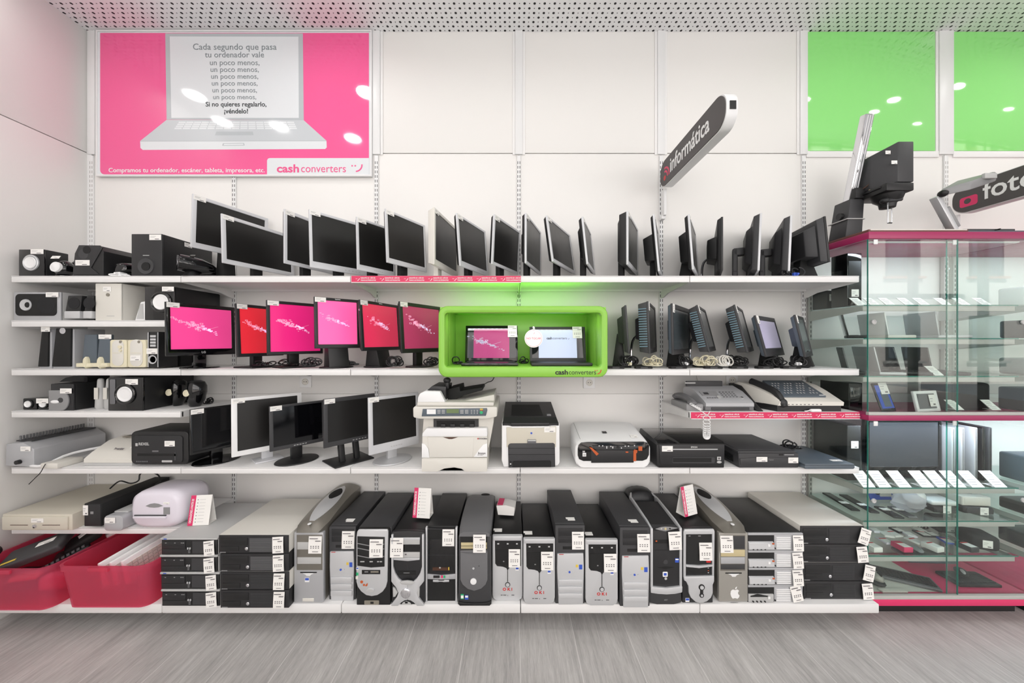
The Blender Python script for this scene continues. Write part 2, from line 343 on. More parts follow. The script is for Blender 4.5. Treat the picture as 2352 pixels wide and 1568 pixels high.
# uprights with slots, covers above the seam
for i in range(7):
    x = XB[i]; b = B(); wd = .026
    b.box(x-wd/2, x+wd/2, -.012, .0, 0, ZS-.02, 'upright', .002)
    z = .03; sm = 'slot_light' if i in (0, 6) else 'slot'
    while z < ZS-.05:
        for s in (-1, 1): b.box(x+s*.0073-.0022, x+s*.0073+.0022, -.0123, -.010, z, z+.019, sm)
        z += .0322
    struct(b, 'trim_%d' % (i+1))
for i in range(7):
    x = XB[i]; b = B(); wd = (.10 if i == 6 else .052)
    b.box(x-wd/2, x+wd/2, -.014, 0, ZS-.012, 3.80, 'upright', .002)
    for s in (-1, 1): b.box(x+s*(wd/2+.009)-.009, x+s*(wd/2+.009)+.009, -.006, 0, ZS-.012, 3.80, 'white_steel', .001)
    struct(b, 'trim_%d' % (i+8))
b = B(); b.box(-2.985, -2.955, -.008, 0, 0, 3.8, 'upright', .001); struct(b, 'trim_15')
b = B(); b.box(2.07, 3.0, -.008, 0, ZS-.03, ZS+.012, 'white_steel', .001); b.box(3.1, 4.02, -.008, 0, ZS-.03, ZS+.012, 'white_steel', .001); struct(b, 'trim_16')
# green glossy panels on the upper wall
for x0, x1, l in ((2.078, 2.972, 'glossy lime green wall panel above the cabinet, between two white posts'), (3.07, 3.99, 'glossy lime green wall panel at the far right edge, right of the white post')):
    b = B(); b.box(x0, x1, -.008, 0, ZS+.014, 3.795, 'lime_glass', .001); tag(b.build('wall_panel'), l, 'panel', 'green wall panels')
# shop front behind the camera, street and facing house (seen in reflections)
b = B()
for x in (-3.1, -1.4, .3, 2.0, 3.7, 5.3, 6.85, 7.85, 9.25, 11.0, 12.6): b.box(x-.05, x+.05, -5.26, -5.16, 0, 3.8, 'facade_frame')
for z in (.0, 3.62): b.box(-3.2, 13, -5.25, -5.17, z, z+.14, 'facade_frame')
for x in (6.85, 7.85): b.box(x, x+1.0, -5.24, -5.18, 2.45, 2.55, 'facade_frame')
struct(b, 'wall_front')
b = B(); b.box(-8, 20, -11.9, -11.6, 0, 9, 'pale_brick_facade')
for k in range(8):
    x = -5+k*3.2
    for z in (.9, 4.1, 7.0): b.box(x, x+1.3, -11.61, -11.57, z, z+1.7, 'facade_frame'); b.box(x+.08, x+.61, -11.58, -11.56, z+.08, z+1.62, 'winglass'); b.box(x+.69, x+1.22, -11.58, -11.56, z+.08, z+1.62, 'winglass'); b.box(x-.1, x+1.4, -11.6, -11.45, z-.1, z-.02, 'orange' if z > 4 and z < 5 else 'light_grey')
tag(b.build('street_facade'), kind='structure')
# ceiling spotlights
SP = [(-2.80, -.66), (-2.86, -1.02), (-2.35, -1.1), (-1.27, -.62), (-.55, -1.15), (.12, -1.1), (1.30, -1.1), (2.35, -.95), (3.58, -.66), (3.66, -1.12), (4.85, -1.1), (-1.7, -1.3)]
nm = ['first', 'second', 'third', 'fourth', 'fifth', 'sixth', 'seventh', 'eighth', 'ninth', 'tenth', 'eleventh', 'twelfth']
proto = None
for i, (x, y) in enumerate(SP):
    t = T('ceiling_spotlight', 'round white recessed ceiling spotlight above the shelves, %s of the row' % nm[i], 'ceiling light', (x, y, 3.80), 0, 'ceiling spotlights')
    b = B(); b.lathe((0, 0, 0), (0, 0, -1), [(.085, 0), (.11, 0), (.11, .008), (.085, .004)], 'white', 28); b.build('rim', t)
    b = B(); b.lathe((0, 0, 0), (0, 0, -1), [(.001, .003), (.082, .003), (.082, .0)], 'lamp', 24); b.build('lens', t)
    light('spotlight_lamp', 'AREA', (0, 0, -.012), (0, 0, 0), SPOT_W*(.4 if x < -2 else 1), .16, color=(1, .985, .96), parent=t, spread=math.radians(165))
# ================================================================ poster
t = T('poster', 'large framed pink poster with a drawn white laptop and grey Spanish text', 'poster', (-1.953, -.001, 2.773))
D = 2.425; PX = lambda px: XP(px, D)+1.953
PZ = lambda py: ZP(py, D)-2.773
b = B(); b.ring(PX(223), PX(855), 0, 3.795-2.773, .010, .010, .010, .012, -.024, -.002, 'sign_white', .002); b.build('frame', t)
b = B(); b.box(PX(223)+.01, PX(855)-.01, -.018, -.002, .012, 1.01, 'poster_white'); b.build('backing', t)
art = B(); x0, x1, z0, z1 = PX(232), PX(848), PZ(401), PZ(77)
pts = [(x1, z1), (x0, z1)]+[(x0+.03+.03*math.cos(math.radians(180+15*i)), z0+.03+.03*math.sin(math.radians(180+15*i))) for i in range(7)]+[(x1, z0)]
art.prism(pts, -.0190, -.018, 'poster_pink'); art.build('pink_ground', t)
q = lambda l: [(PX(180+x/3.267), PZ(40+y/3.267)) for x, y in l]
b = B(); b.prism(q([(1420, 1184), (1420, 1075), (1427, 1062), (1440, 1058), (2183, 1058), (2183, 1184)]), -.0196, -.019, 'poster_white'); b.build('logo_field', t)
b = B(); b.prism(q([(668, 770), (658, 125), (1688, 125), (1695, 775)]), -.0196, -.019, 'poster_grey'); b.prism(q([(704, 758), (692, 148), (1655, 150), (1658, 758)]), -.0200, -.0195, 'poster_white')
b.prism(q([(470, 930), (668, 772), (1695, 775), (1865, 928)]), -.0196, -.019, 'poster_shade')
b.prism(q([(470, 930), (1865, 928), (1867, 978), (1855, 990), (490, 997), (472, 982)]), -.0198, -.019, 'poster_white'); b.prism(q([(470, 930), (1865, 928), (1865, 932), (470, 934)]), -.0201, -.019, 'poster_grey')
for r in range(4):
    for c in range(15):
        y = 786+r*15; sp = 10*r; xa = 760-sp+c*(58+r*1.2); b.prism(q([(xa-4, y+11), (xa, y), (xa+50, y), (xa+52, y+11)]), -.0200, -.0195, 'poster_white')
b.prism(q([(1030, 888), (1040, 860), (1312, 860), (1320, 886)]), -.0200, -.0195, 'poster_grey'); b.prism(q([(1085, 966), (1090, 948), (1248, 946), (1253, 964)]), -.0202, -.0197, 'poster_grey'); b.prism(q([(1095, 962), (1099, 952), (1242, 950), (1246, 960)]), -.0204, -.02, 'poster_white')
b.build('laptop_drawing', t)
cx = PX(180+1178/3.267)
for s, y, sz, mm, bd in [('Cada segundo que pasa', 248, .062, 'text_grey', 0), ('tu ordenador vale', 305, .057, 'text_grey', 0)]+[('un poco menos,', 363+i*51, .054-.0014*i, 'text_grey', 0) for i in range(6)]+[('Si no quieres regalarlo,', 672, .046, 'text_dark', .015), ('¡véndelo!', 724, .046, 'text_dark', .02)]:
    text(t, 'lettering', s, sz, (cx+(.01 if y > 650 else 0), -.0203, PZ(40+y/3.267)), mm, bold=bd, align='CENTER')
text(t, 'lettering', 'Compramos tu ordenador, escáner, tableta, impresora, etc.', .0435, (PX(180+232/3.267), -.0194, PZ(40+1164/3.267)), 'white', bold=.008, sx=1.04)
text(t, 'lettering', 'cash', .078, (PX(180+1492/3.267), -.0200, PZ(40+1164/3.267)), 'text_pink', bold=.025, sx=1.17)
text(t, 'lettering', 'converters', .078, (PX(180+1672/3.267), -.0200, PZ(40+1164/3.267)), 'text_pink', sx=.93)
smile(t, PX(180+2052/3.267), -.0197, PZ(40+1163/3.267), .078, 'text_pink')
# ================================================================ shelves
def shelf(bay, z, label, depth=.40, th=.038, brk=True):
    x0 = XB[bay]; t = T('shelf', label, 'shelf', (x0+.5, 0, z), 0, 'white steel shelves')
    b = B(); b.box(-.498, .498, -depth, -.014, -.006, 0, 'white_steel', .001)
    b.box(-.498, .498, -depth, -depth+.022, -th, -.0005, 'white_steel', .003); b.box(-.496, .496, -.035, -.014, -th, -.006, 'white_steel')
    b.box(-.496, .496, -depth+.022, -.035, -th+.012, -.006, 'white_steel'); b.build('board', t)
    if brk:
        for s in (-1, 1):
            b = B(); pts = [(-depth+.01, -th), (-depth+.01, -.007), (-.012, -.007), (-.012, -.085), (-.05, -.083), (-.12, -.062)]
            xa = s*.4965; b.prism(pts, xa-.0015, xa+.0015, 'white_steel', axis='x'); b.build('bracket', t)
    return t
bn = ['first', 'second', 'third', 'fourth', 'fifth']
wa = ['holding black speakers', 'under the widest silver monitors', 'with the pink strip on its edge', 'above the green box, right half', 'ending at the glass cabinet']
for i in range(5): shelf(i, Z_A, 'topmost white shelf %s, %s bay from the left' % (wa[i], bn[i]))
wc = ['holding cream and black small speakers', 'under the pink lit screens', 'reaching behind the green box from the left', 'reaching out right of the green box', 'under tilted touch monitors by the cabinet']
for i in range(5): shelf(i, Z_C, 'middle white shelf %s, %s bay' % (wc[i], bn[i]))
we = ['holding the binding machine and laminator', 'under the switched off monitors', 'carrying the big copier', 'carrying the white and black inkjet printer', 'carrying the dark flatbed scanners']
for i in range(5): shelf(i, Z_E, 'white shelf %s, %s bay' % (we[i], bn[i]))
shelf(0, Z_B, 'short white shelf holding a silver centre speaker, second from the top at the left')
shelf(0, Z_D, 'short white shelf with egg shaped speakers at its right end')
shelf(0, Z_F, 'lowest raised white shelf, holding the beige cash drawer above pink bins')
shelf(4, Z_G, 'short white shelf with pink strip holding two fax machines')
wb = ['under the pink bins', 'under the desktop computer stacks', 'under the towers left of centre', 'under the towers right of centre', 'under the rightmost stacks, beside the cabinet']
for i in range(5):
    t = T('base_shelf', 'deep white base deck at floor level %s' % wb[i], 'shelf', (XB[i]+.5, 0, 0), 0, 'white base decks')
    b = B(); b.box(-.498, .498, -.51, -.014, Z_0-.05, Z_0, 'white_steel', .003); b.build('deck', t)
    b = B(); b.box(-.498, .498, -.37, -.35, 0, Z_0-.051, 'kick'); b.box(-.498, .498, -.03, -.015, 0, Z_0-.051, 'kick'); b.build('kick_plate', t)
# pink guarantee strips
def strip(x0, x1, z, n, label):
    t = T('price_strip', label, 'shelf strip', (x0, -.4005, z), 0, 'pink guarantee strips')
    b = B(); b.box(0, x1-x0, -.002, 0, -.038, -.001, 'strip_pink'); b.box(0, x1-x0, -.004, 0, -.0415, -.038, 'white'); b.build('strip', t)
    st = (x1-x0)/n
    for i in range(n):
        xx = st*i+.022; smile(t, xx+.004, -.002, -.030, .022, 'white')
        text(t, 'lettering', 'GARANTÍA DE 1 AÑO EN', .0098, (xx+.032, -.0025, -.017), 'white', bold=.02, sx=.78); text(t, 'lettering', 'TODOS LOS PRODUCTOS', .0098, (xx+.032, -.0025, -.030), 'white', bold=.02, sx=.78)
strip(-.945, .052, Z_A, 7, 'pink strip with white guarantee lettering on the topmost shelf edge, left of centre')
strip(1.054, 2.046, Z_G, 7, 'pink strip with white guarantee lettering on the fax machine shelf edge')
# wall sockets
for px, py, l in ((703, 876, 'white wall socket under the pink screens, left of the copier'), (1353, 878, 'white wall socket just below the green box, right side'), (1680, 872, 'white wall socket behind the grey fax machine')):
    t = T('wall_socket', l, 'socket', (XP(px, 2.44), 0, ZP(py, 2.44)), 0, 'wall sockets')
    b = B(); b.box(-.041, .041, -.010, 0, -.041, .041, 'white', .003); b.build('plate', t)
    b = B(); b.lathe((0, -.010, 0), (0, -1, 0), [(.0225, -.001), (.0225, .004), (.0200, .004), (.019, .001), (.001, .001)], 'offwhite', 20); b.prism(circ(-.008, 0, .003, 8), -.0118, -.0105, 'matte_black'); b.prism(circ(.008, 0, .003, 8), -.0118, -.0105, 'matte_black'); b.build('insert', t)
# ================================================================ blade signs
def blade(x, y0, y1, z0, z1, body, label, zoff, icon, tsz, ty, sxx=.9):
    t = T('blade_sign', label, 'sign', (x, y0, z0)); h = z1-z0; L = y0-y1
    pts = rrect(-L, 0, 0, h, h*.42, 8)
    b = B(); b.prism(pts, -.022, .034, 'sign_white', axis='x', bev=.004); b.build('light_body', t)
    b = B(); b.prism(rrect(-L+.006, -.006, .006, h-.006, h*.40, 8), -.0262, -.022, 'sign_grey', axis='x'); b.build('face', t, smooth=False)
    b = B(); b.box(-.008, .022, -L-.003, -L+.01, h*.40, h*.62, 'black'); b.build('end_cap', t)
    text(t, 'lettering', body, tsz, (-.0266, ty, zoff), 'white', rot=(PI/2, 0, -PI/2), bold=.012, sx=sxx)
    return t
t = blade(1.045, -.055, -.79, 2.655, 2.835, 'informática', 'dark grey blade sign with white lettering jutting out from the wall', .055, 0, .13, -.15, .76)
b = B()
b.prism(circ(-.075, .055, .016, 16), -.0268, -.026, 'red', axis='x')
for r0 in (.035, .058):
    pts = [(-.075-r*math.sin(a), .055+r*math.cos(a)) for r, rng in ((r0, range(9)), (r0+.012, range(8, -1, -1))) for a in [math.radians(-5+100*i/8) for i in rng]]
    b.prism(pts, -.0268, -.026, 'strip_pink', axis='x')
b.build('signal_icon', t)
b = B(); b.box(-.006, .012, -.02, .025, -.17, .01, 'sign_white', .002); b.box(-.014, .014, .0, .043, -.19, -.165, 'upright', .002); b.build('arm', t)
t = blade(3.045, -.06, -.80, 2.475, 2.665, 'fotografía', 'dark grey blade sign with large white lettering and pink camera icon at the right edge', .055, 0, .155, -.16)
b = B(); b.prism(rrect(-.135, -.045, .04, .105, .015), -.0268, -.026, 'pink', axis='x'); b.prism(circ(-.085, .075, .018, 14), -.0272, -.0265, 'sign_grey', axis='x'); b.build('camera_icon', t)
b = B(); b.box(-.006, .012, -.02, .045, -.14, .01, 'sign_white', .002); b.build('arm', t)
# ================================================================ green display box
t = T('display_box', 'bright lime green rounded display box lit inside, holding two laptops', 'display box', (.06, 0, Z_C+.001))
yF, yB = -.56, -.19
def rr(px0, px1, py0, py1, d, r, n=6): return [(x-.06, z-Z_C-.001) for x, z in rrect(XP(px0, d), XP(px1, d), ZP(py1, d), ZP(py0, d), r, n)]
o1 = rr(1006, 1397, 702, 867, 1.88, .055); i1 = rr(1021, 1381, 718, 842, 1.88, .02)
x0o, x1o = XP(1006, 1.88)-.06, XP(1397, 1.88)-.06; zt, zb_ = ZP(702, 1.88)-Z_C, ZP(867, 1.88)-Z_C
def rz(x0, x1, z0, z1, r): return rrect(x0, x1, z0, z1, r, 6)
OX = (x0o, x1o, zb_, zt-.001); IX = (x0o+.037, x1o-.037, .022, zt-.040)
secs = []
def sec(pp, y): secs.append([(p[0], y, p[1]) for p in pp])
sec(rz(OX[0], OX[1], OX[2], OX[3], .05), yF+.03); sec(rz(OX[0], OX[1], OX[2], OX[3], .05), yF+.012); sec(rz(OX[0]+.004, OX[1]-.004, OX[2]+.004, OX[3]-.004, .048), yF+.003); sec(rz(OX[0]+.012, OX[1]-.012, OX[2]+.012, OX[3]-.012, .044), yF)
sec(rz(IX[0]-.012, IX[1]+.012, IX[2]-.012, IX[3]+.012, .03), yF); sec(rz(IX[0]-.003, IX[1]+.003, IX[2]-.003, IX[3]+.003, .022), yF+.004); sec(rz(IX[0], IX[1], IX[2], IX[3], .018), yF+.016); sec(rz(IX[0], IX[1], IX[2], IX[3], .018), yF+.03)
b = B(); b.rings(secs, 'lime', closed=True); b.build('front_frame', t)
b = B(); X0, X1 = IX[0]-.03, IX[1]+.03
b.box(OX[0], OX[1], yF+.03, -.4155, OX[2], OX[3]-.004, 'lime', .002) if False else None; b.box(X0, X1, yF+.03, yB, .0, .022, 'lime'); b.box(OX[0]+.001, IX[0], yF+.03, -.4155, OX[2]+.02, OX[3]-.01, 'lime', .01); b.box(IX[1], OX[1]-.001, yF+.03, -.4155, OX[2]+.02, OX[3]-.01, 'lime', .01); b.box(OX[0]+.02, OX[1]-.02, yF+.03, -.4155, OX[2]+.001, .0, 'lime'); b.box(X0, X1, yF+.02, yB, IX[3]+.019, IX[3]+.034, 'lime'); b.box(X0, IX[0], -.415, yB, .022, IX[3]+.02, 'lime'); b.box(IX[1], X1, -.415, yB, .022, IX[3]+.02, 'lime'); b.box(X0, X1, yB, yB+.015, 0, IX[3]+.034, 'lime', .002); b.build('case', t)
b = B(); b.box(IX[0]+.05, IX[1]-.05, yF+.035, yF+.06, IX[3]+.010, IX[3]+.0185, 'white'); 
b.build('light_strip', t); b = B()
for i in range(24): b.box(IX[0]+.07+i*.031, IX[0]+.082+i*.031, yF+.042, yF+.054, IX[3]+.0085, IX[3]+.010, 'led')
b.build('light_dots', t)
light('box_led_light', 'AREA', (0, yF+.05, IX[3]+.005), (math.radians(25), 0, 0), 1.3, .75, .02, (.97, 1, .98), t)
b = B(); b.box(-.32, .32, -.30, -.24, IX[3]+.021, IX[3]+.03, 'led'); 
d = 1.88; yy = yF-.0005
lx = lambda px: XP(px, d)-.06
text(t, 'lettering', 'cash', .036, (lx(1275), yy, ZP(860, d)-Z_C), 'black', bold=.03, sx=1.12); text(t, 'lettering', 'converters', .036, (lx(1306), yy, ZP(860, d)-Z_C), 'black', sx=.95)
smile(t, lx(1366), yy, ZP(860, d)-Z_C+.001, .036, 'red')
light('box_glow_light', 'AREA', (0, -.30, IX[3]+.045), (math.radians(150), 0, 0), 2.2, .8, .12, (.25, 1, .03), t)
# ================================================================ monitors
def glyphs(parent, cx, cz, s, y, mx, seed, mat='scr_glyph', mat2='scr_glyph2'):
    rnd = random.Random(seed); b = B(mx)
    for k in range(46):
        u = rnd.gauss(0, 1); x = cx+s*(-.32+.22*u); z = cz+s*(.09-.09*u+.06*rnd.gauss(0, 1)); a = s*rnd.uniform(.02, .06)
        b.ring(x-a, x+a, z-a*.5, z+a*.5, a*.3, a*.3, a*.2, a*.2, y-.0002, y, mat, 0)
    for k in range(34):
        u = rnd.gauss(0, 1); x = cx+s*(.16+.16*u); z = cz+s*(-.07-.07*u+.035*rnd.gauss(0, 1)); a = s*rnd.uniform(.015, .04)
        b.ring(x-a, x+a, z-a*.5, z+a*.5, a*.4, a*.4, a*.25, a*.25, y-.0005, y-.0003, mat2, 0)
    b.prism([(cx+.12*s, cz-.08*s), (cx+.52*s, cz+.06*s), (cx+.52*s, cz+.067*s), (cx+.12*s, cz-.07*s)], y-.0004, y-.0002, mat)
    return b.build('screen_picture', parent, smooth=False)
def monitor(label, zs, pxl, yt, yb, dl=2.02, asp=1.28, pxr=None, rat=0, th=59, tilt=0, bez=(.018, .018, .018, .03), mf='silver', mb='black_plastic', ms='screen', thick=.03,
            bulge=(.5, .5, .035), neck='post', base='oval', mbase=None, group=None, stick=1, pic=0, btn=0, rise=0, name='monitor', cat='monitor', vents=0, logo=None, wd=None, bs=1):
    xl = XP(pxl, dl); z1 = ZP(yt, dl); z0 = ZP(yb, dl); z0 = max(z0, zs+.004)
    h = (z1-z0)/math.cos(math.radians(tilt)); wd = wd or h*asp
    if rat:
        dr = dl*rat
        if dr > 2.385: dl, dr = dl*2.385/dr, 2.385; xl = XP(pxl, dl); z1 = ZP(yt, dl); z0 = max(ZP(yb, dl), zs+.004); h = (z1-z0)/math.cos(math.radians(tilt))
        xr = XP(pxr, dr); wd = math.hypot(xr-xl, dr-dl); a = math.atan2(dr-dl, xr-xl)
    else: a = math.radians(th)
    cx = xl+wd/2*math.cos(a); cy = dl+CY+wd/2*math.sin(a)
    t = T(name, label, cat, (cx, cy, zs), a, group); mbase = mbase or mb; zb = z0-zs
    mx = Matrix.Translation((0, 0, zb)) @ Matrix.Rotation(-math.radians(tilt), 4, 'X')
    x0, x1 = -wd/2, wd/2
    b = B(mx); fr = .010
    b.poly([(x0+.002, fr, .002), (x1-.002, fr, .002), (x1-.002, fr, h-.002), (x0+.002, fr, h-.002), (x0+.012, thick, .012), (x1-.012, thick, .012), (x1-.012, thick, h-.012), (x0+.012, thick, h-.012)],
           [(0, 1, 2, 3), (7, 6, 5, 4), (0, 4, 5, 1), (1, 5, 6, 2), (2, 6, 7, 3), (3, 7, 4, 0)], mb, .004)
    bw, bh, bd = bulge; bw *= wd; bh *= h; zc = h*.5
    b.poly([(-bw/2, thick-.002, zc-bh/2), (bw/2, thick-.002, zc-bh/2), (bw/2, thick-.002, zc+bh/2), (-bw/2, thick-.002, zc+bh/2), (-bw*.4, thick+bd, zc-bh*.42), (bw*.4, thick+bd, zc-bh*.42), (bw*.4, thick+bd, zc+bh*.40), (-bw*.4, thick+bd, zc+bh*.40)],
           [(0, 1, 2, 3), (7, 6, 5, 4), (0, 4, 5, 1), (1, 5, 6, 2), (2, 6, 7, 3), (3, 7, 4, 0)], mb, .005)
    if vents:
        for i in range(16):
            zz = h*.14+i*h*.72/15
            for s in (-1, 1): b.box(s*(wd/2-.004)-.003, s*(wd/2-.004)+.003, .014, thick-.002, zz-.003, zz+.003, 'vent_blue')
    b.build('back_shell', t)
    b = B(mx); l, r, tp, bt = bez; b.ring(x0, x1, 0, h, l, r, tp, bt, 0, fr+.002, mf, .0025)
    bz = b.build('bezel', t)
    if btn:
        b = B(mx)
        for i in range(5): b.box(x0+wd*(.55+.06*i if btn > 0 else .42+.05*i)-.005, x0+wd*(.55+.06*i if btn > 0 else .42+.05*i)+.005, -.0012, .001, bt*.4, bt*.4+.004, 'black' if mf.startswith('silv') or mf == 'white' else 'light_grey')
        b.build('buttons', t)
    b = B(mx); b.box(x0+l-.001, x1-r+.001, .004, .008, bt-.001, h-tp+.001, ms); sc = b.build('screen', t, smooth=False)
    if pic: glyphs(sc, (x0+l+x1-r)/2, h*.54, (wd-l-r)*.5, .0036, mx, pic)
    cz = zb+h*.5; ny0 = thick+.004; cyb = thick*.5+.01
    top = zb+h*.42
    yo = math.sin(math.radians(tilt))*h*.42
    b = B()
    if neck == 'post': b.box(-.030, .030, ny0+yo*.5, ny0+.032+yo*.5, .008, top, mbase, .004)
    elif neck == 'slant': b.prism([(ny0-.01, .008), (ny0+.07, .008), (ny0+.042, top), (ny0+.012, top)], -.035, .035, mbase, axis='x', bev=.003)
    elif neck == 'twin':
        for s in (-1, 1): b.prism([(ny0-.03, .008), (ny0+.0, .008), (ny0+.05, top), (ny0+.02, top)], s*.045-.016, s*.045+.016, mbase, axis='x', bev=.003)
    elif neck == 'arch': b.tube([(0, ny0+.07, .01), (0, ny0+.075, top*.3), (0, ny0+.065, top*.75), (0, ny0+.02, top)], .007, 'chrome', n=8)
    elif neck == 'arm':
        b.box(-.03, .03, ny0+.055, ny0+.085, .01, zb+h*.55, mbase, .006); b.box(-.03, .03, ny0+.02, ny0+.08, zb+h*.42, zb+h*.56, mbase, .006); b.ell((0, ny0+.07, zb+h*.12), (.045, .012, .008), 'mid_grey')
    elif neck == 'low': b.prism([(-.02, .008), (.09, .008), (ny0+.03, top), (ny0, top)], -.06*min(1, bs+.15), .06*min(1, bs+.15), mbase, axis='x', bev=.003)
    b.build('stand', t)
    b = B(); cyb += yo*.3+(.03 if neck in ('arch', 'arm') else .01)
    if base == 'oval': b.lathe((0, cyb, 0), (0, 0, 1), [(.1*bs, 0), (.122*bs, .003), (.118*bs, .008), (.05*bs, .014), (.02*bs, .016)], mbase, 32, Matrix.Translation((0, cyb, 0)) @ Matrix.Diagonal((1, .82, 1, 1)) @ Matrix.Translation((0, -cyb, 0)))
    elif base == 'rect': b.box(-.12*bs, .12*bs, cyb-.095*bs, cyb+.095*bs, 0, .010, mbase, .004)
    elif base == 'foot': b.box(-.085*bs, .085*bs, cyb-.08*bs, cyb+.08*bs, 0, .012, mbase, .005)
    b.build('base', t)
    if stick:
        o = ptag(t, 0, 0, 0, .06 if stick == 1 else .045, .028 if stick == 1 else .05); o.matrix_local = mx @ Matrix.Translation((x0+.004+(.03 if stick == 1 else .022), -.0003, h-(.030 if stick == 1 else .052)))
    if stick == -1: pass
    if logo:
        tx, lm, lz, ls = logo; o = text(t, 'lettering', tx, ls, (0, 0, 0), lm, align='CENTER', bold=.02); o.matrix_local = mx @ Matrix.Translation((0, -.0006, lz if lz >= 0 else h+lz)) @ Matrix.Rotation(PI/2, 4, 'X') @ Matrix.Diagonal((ls, ls, .06, 1))
    return t
# --- top row
g = 'monitors on the topmost shelf'
A = lambda label, *a, **k: monitor(label, Z_A, *a, group=g, **{'bs': .5, **k})
A('largest silver widescreen monitor, leftmost on the topmost shelf', 439, 445, 567, rat=1.204, pxr=613, tilt=-3, mf='monitor_silver', mb='monitor_silver', bez=(.022, .022, .02, .032), neck='slant', mbase='matte_black')
A('silver widescreen monitor overlapping the tallest one at the left of the top shelf', 512, 489, 603, rat=1.22, pxr=677, tilt=2, mf='monitor_silver', mb='light_grey', bez=(.022, .022, .02, .026), mbase='matte_black')
A('silver edged monitor with black shell, third on the topmost shelf, mostly hidden', 654, 479, 604, rat=1.17, pxr=767, tilt=0, mf='monitor_silver', mb='black', bez=(.018, .018, .02, .022), mbase='matte_black')
A('silver widescreen monitor with a row of small buttons on its lower edge', 713, 478, 613, rat=1.154, pxr=852, tilt=3, mf='monitor_silver', mb='monitor_silver', bez=(.016, .016, .016, .038), mbase='matte_black', btn=1)
A('monitor with thin silver frame and black lower panel with round power button', 822, 496, 619, rat=1.12, pxr=909, tilt=2, mf='monitor_silver', mb='black', bez=(.014, .014, .014, .034), mbase='matte_black', btn=-1)
A('square silver monitor on a black neck, above the left end of the pink strip', 890, 477, 602, rat=1.148, pxr=981, tilt=3, mf='monitor_silver', mb='black', bez=(.016, .016, .014, .03), neck='post', mbase='matte_black')
A('thick pale grey monitor with light shell, between two silver and black ones', 998, 475, 607, rat=1.2, pxr=1052, tilt=0, mf='offwhite', mb='offwhite', bez=(.02, .02, .018, .035), thick=.045, mbase='offwhite', logo=('', 'ink', .01, .01))
A('tilted square silver monitor with five dark buttons below the screen', 1058, 487, 610, rat=1.17, pxr=1123, tilt=4.5, mf='monitor_silver', mb='black', bez=(.017, .017, .014, .034), mbase='matte_black', btn=1)
A('slim silver monitor with black shell in front of the middle wall upright', 1131, 492, 606, rat=1.164, pxr=1191, tilt=-3, mf='monitor_silver', mb='black', bez=(.016, .016, .014, .018), mbase='matte_black')
A('silver monitor turned steeply with white label on its back, first right of the pink strip', 1209, 488, 604, rat=1.18, pxr=1243, tilt=0, mf='monitor_silver', mb='black', bez=(.014, .014, .014, .018), mbase='matte_black')
A('silver and black monitor leaning backwards, second right of the pink strip', 1271, 491, 600, rat=1.19, pxr=1322, tilt=8, mf='monitor_silver', mb='black', bez=(.016, .016, .014, .022), mbase='matte_black')
A('narrow looking silver monitor with stepped black back, above the green glow', 1351, 495, 606, rat=1.16, pxr=1368, tilt=6, mf='monitor_silver', mb='black', bez=(.014, .014, .014, .02), bulge=(.8, .7, .02), mbase='matte_black')
A('monitor with thick rounded black back and silver front, standing alone', 1443, 483, 607, rat=1.17, pxr=1466, tilt=0, mf='monitor_silver', mb='black', bez=(.018, .018, .016, .026), thick=.055, bulge=(.8, .9, .02), mbase='matte_black')
A('nearly edge on black backed monitor below the dark blade sign', 1516, 489, 622, rat=1.165, pxr=1523, tilt=5, mf='monitor_silver', mb='black', thick=.025, bulge=(.5, .5, .06), mbase='matte_black')
A('edge on silver monitor on a slanted black leg, right of the blade sign', 1594, 489, 618, rat=1.18, pxr=1607, tilt=4, mf='monitor_silver', mb='black', thick=.03, bulge=(.55, .6, .05), neck='slant', mbase='matte_black')
A('thin all black monitor seen exactly edge on with round grey foot', 1661, 497, 620, 2.06, 1.25, th=62, mf='black', mb='black', thick=.03, bulge=(.55, .45, .05), neck='arch', stick=0, mbase='matte_black')
A('silver framed monitor seen from behind on a vertical grey arm, left of its twin', 1745, 489, 621, 2.05, 1.25, th=60, tilt=-2, mf='monitor_silver', mb='dark_grey', thick=.04, bulge=(.7, .7, .03), neck='arm', stick=0, mbase='dark_grey')
A('silver framed monitor seen from behind on a vertical grey arm, right of its twin', 1815, 494, 622, 2.05, 1.25, th=60.5, tilt=-2, mf='monitor_silver', mb='dark_grey', thick=.04, bulge=(.7, .7, .03), neck='arm', stick=0, mbase='dark_grey')
t = A('dark monitor seen from behind at the right end of the topmost shelf', 1908, 495, 601, 2.05, 1.28, th=78, tilt=5, mf='black', mb='dark_grey', thick=.045, bulge=(.85, .7, .05), stick=0, neck='low', mbase='matte_black')
o = ptag(t, -.05, .096, .16, .03, .045, rot=(0, 0, PI)); o = ptag(t, .03, .096, .15, .06, .06, rot=(0, 0, PI))
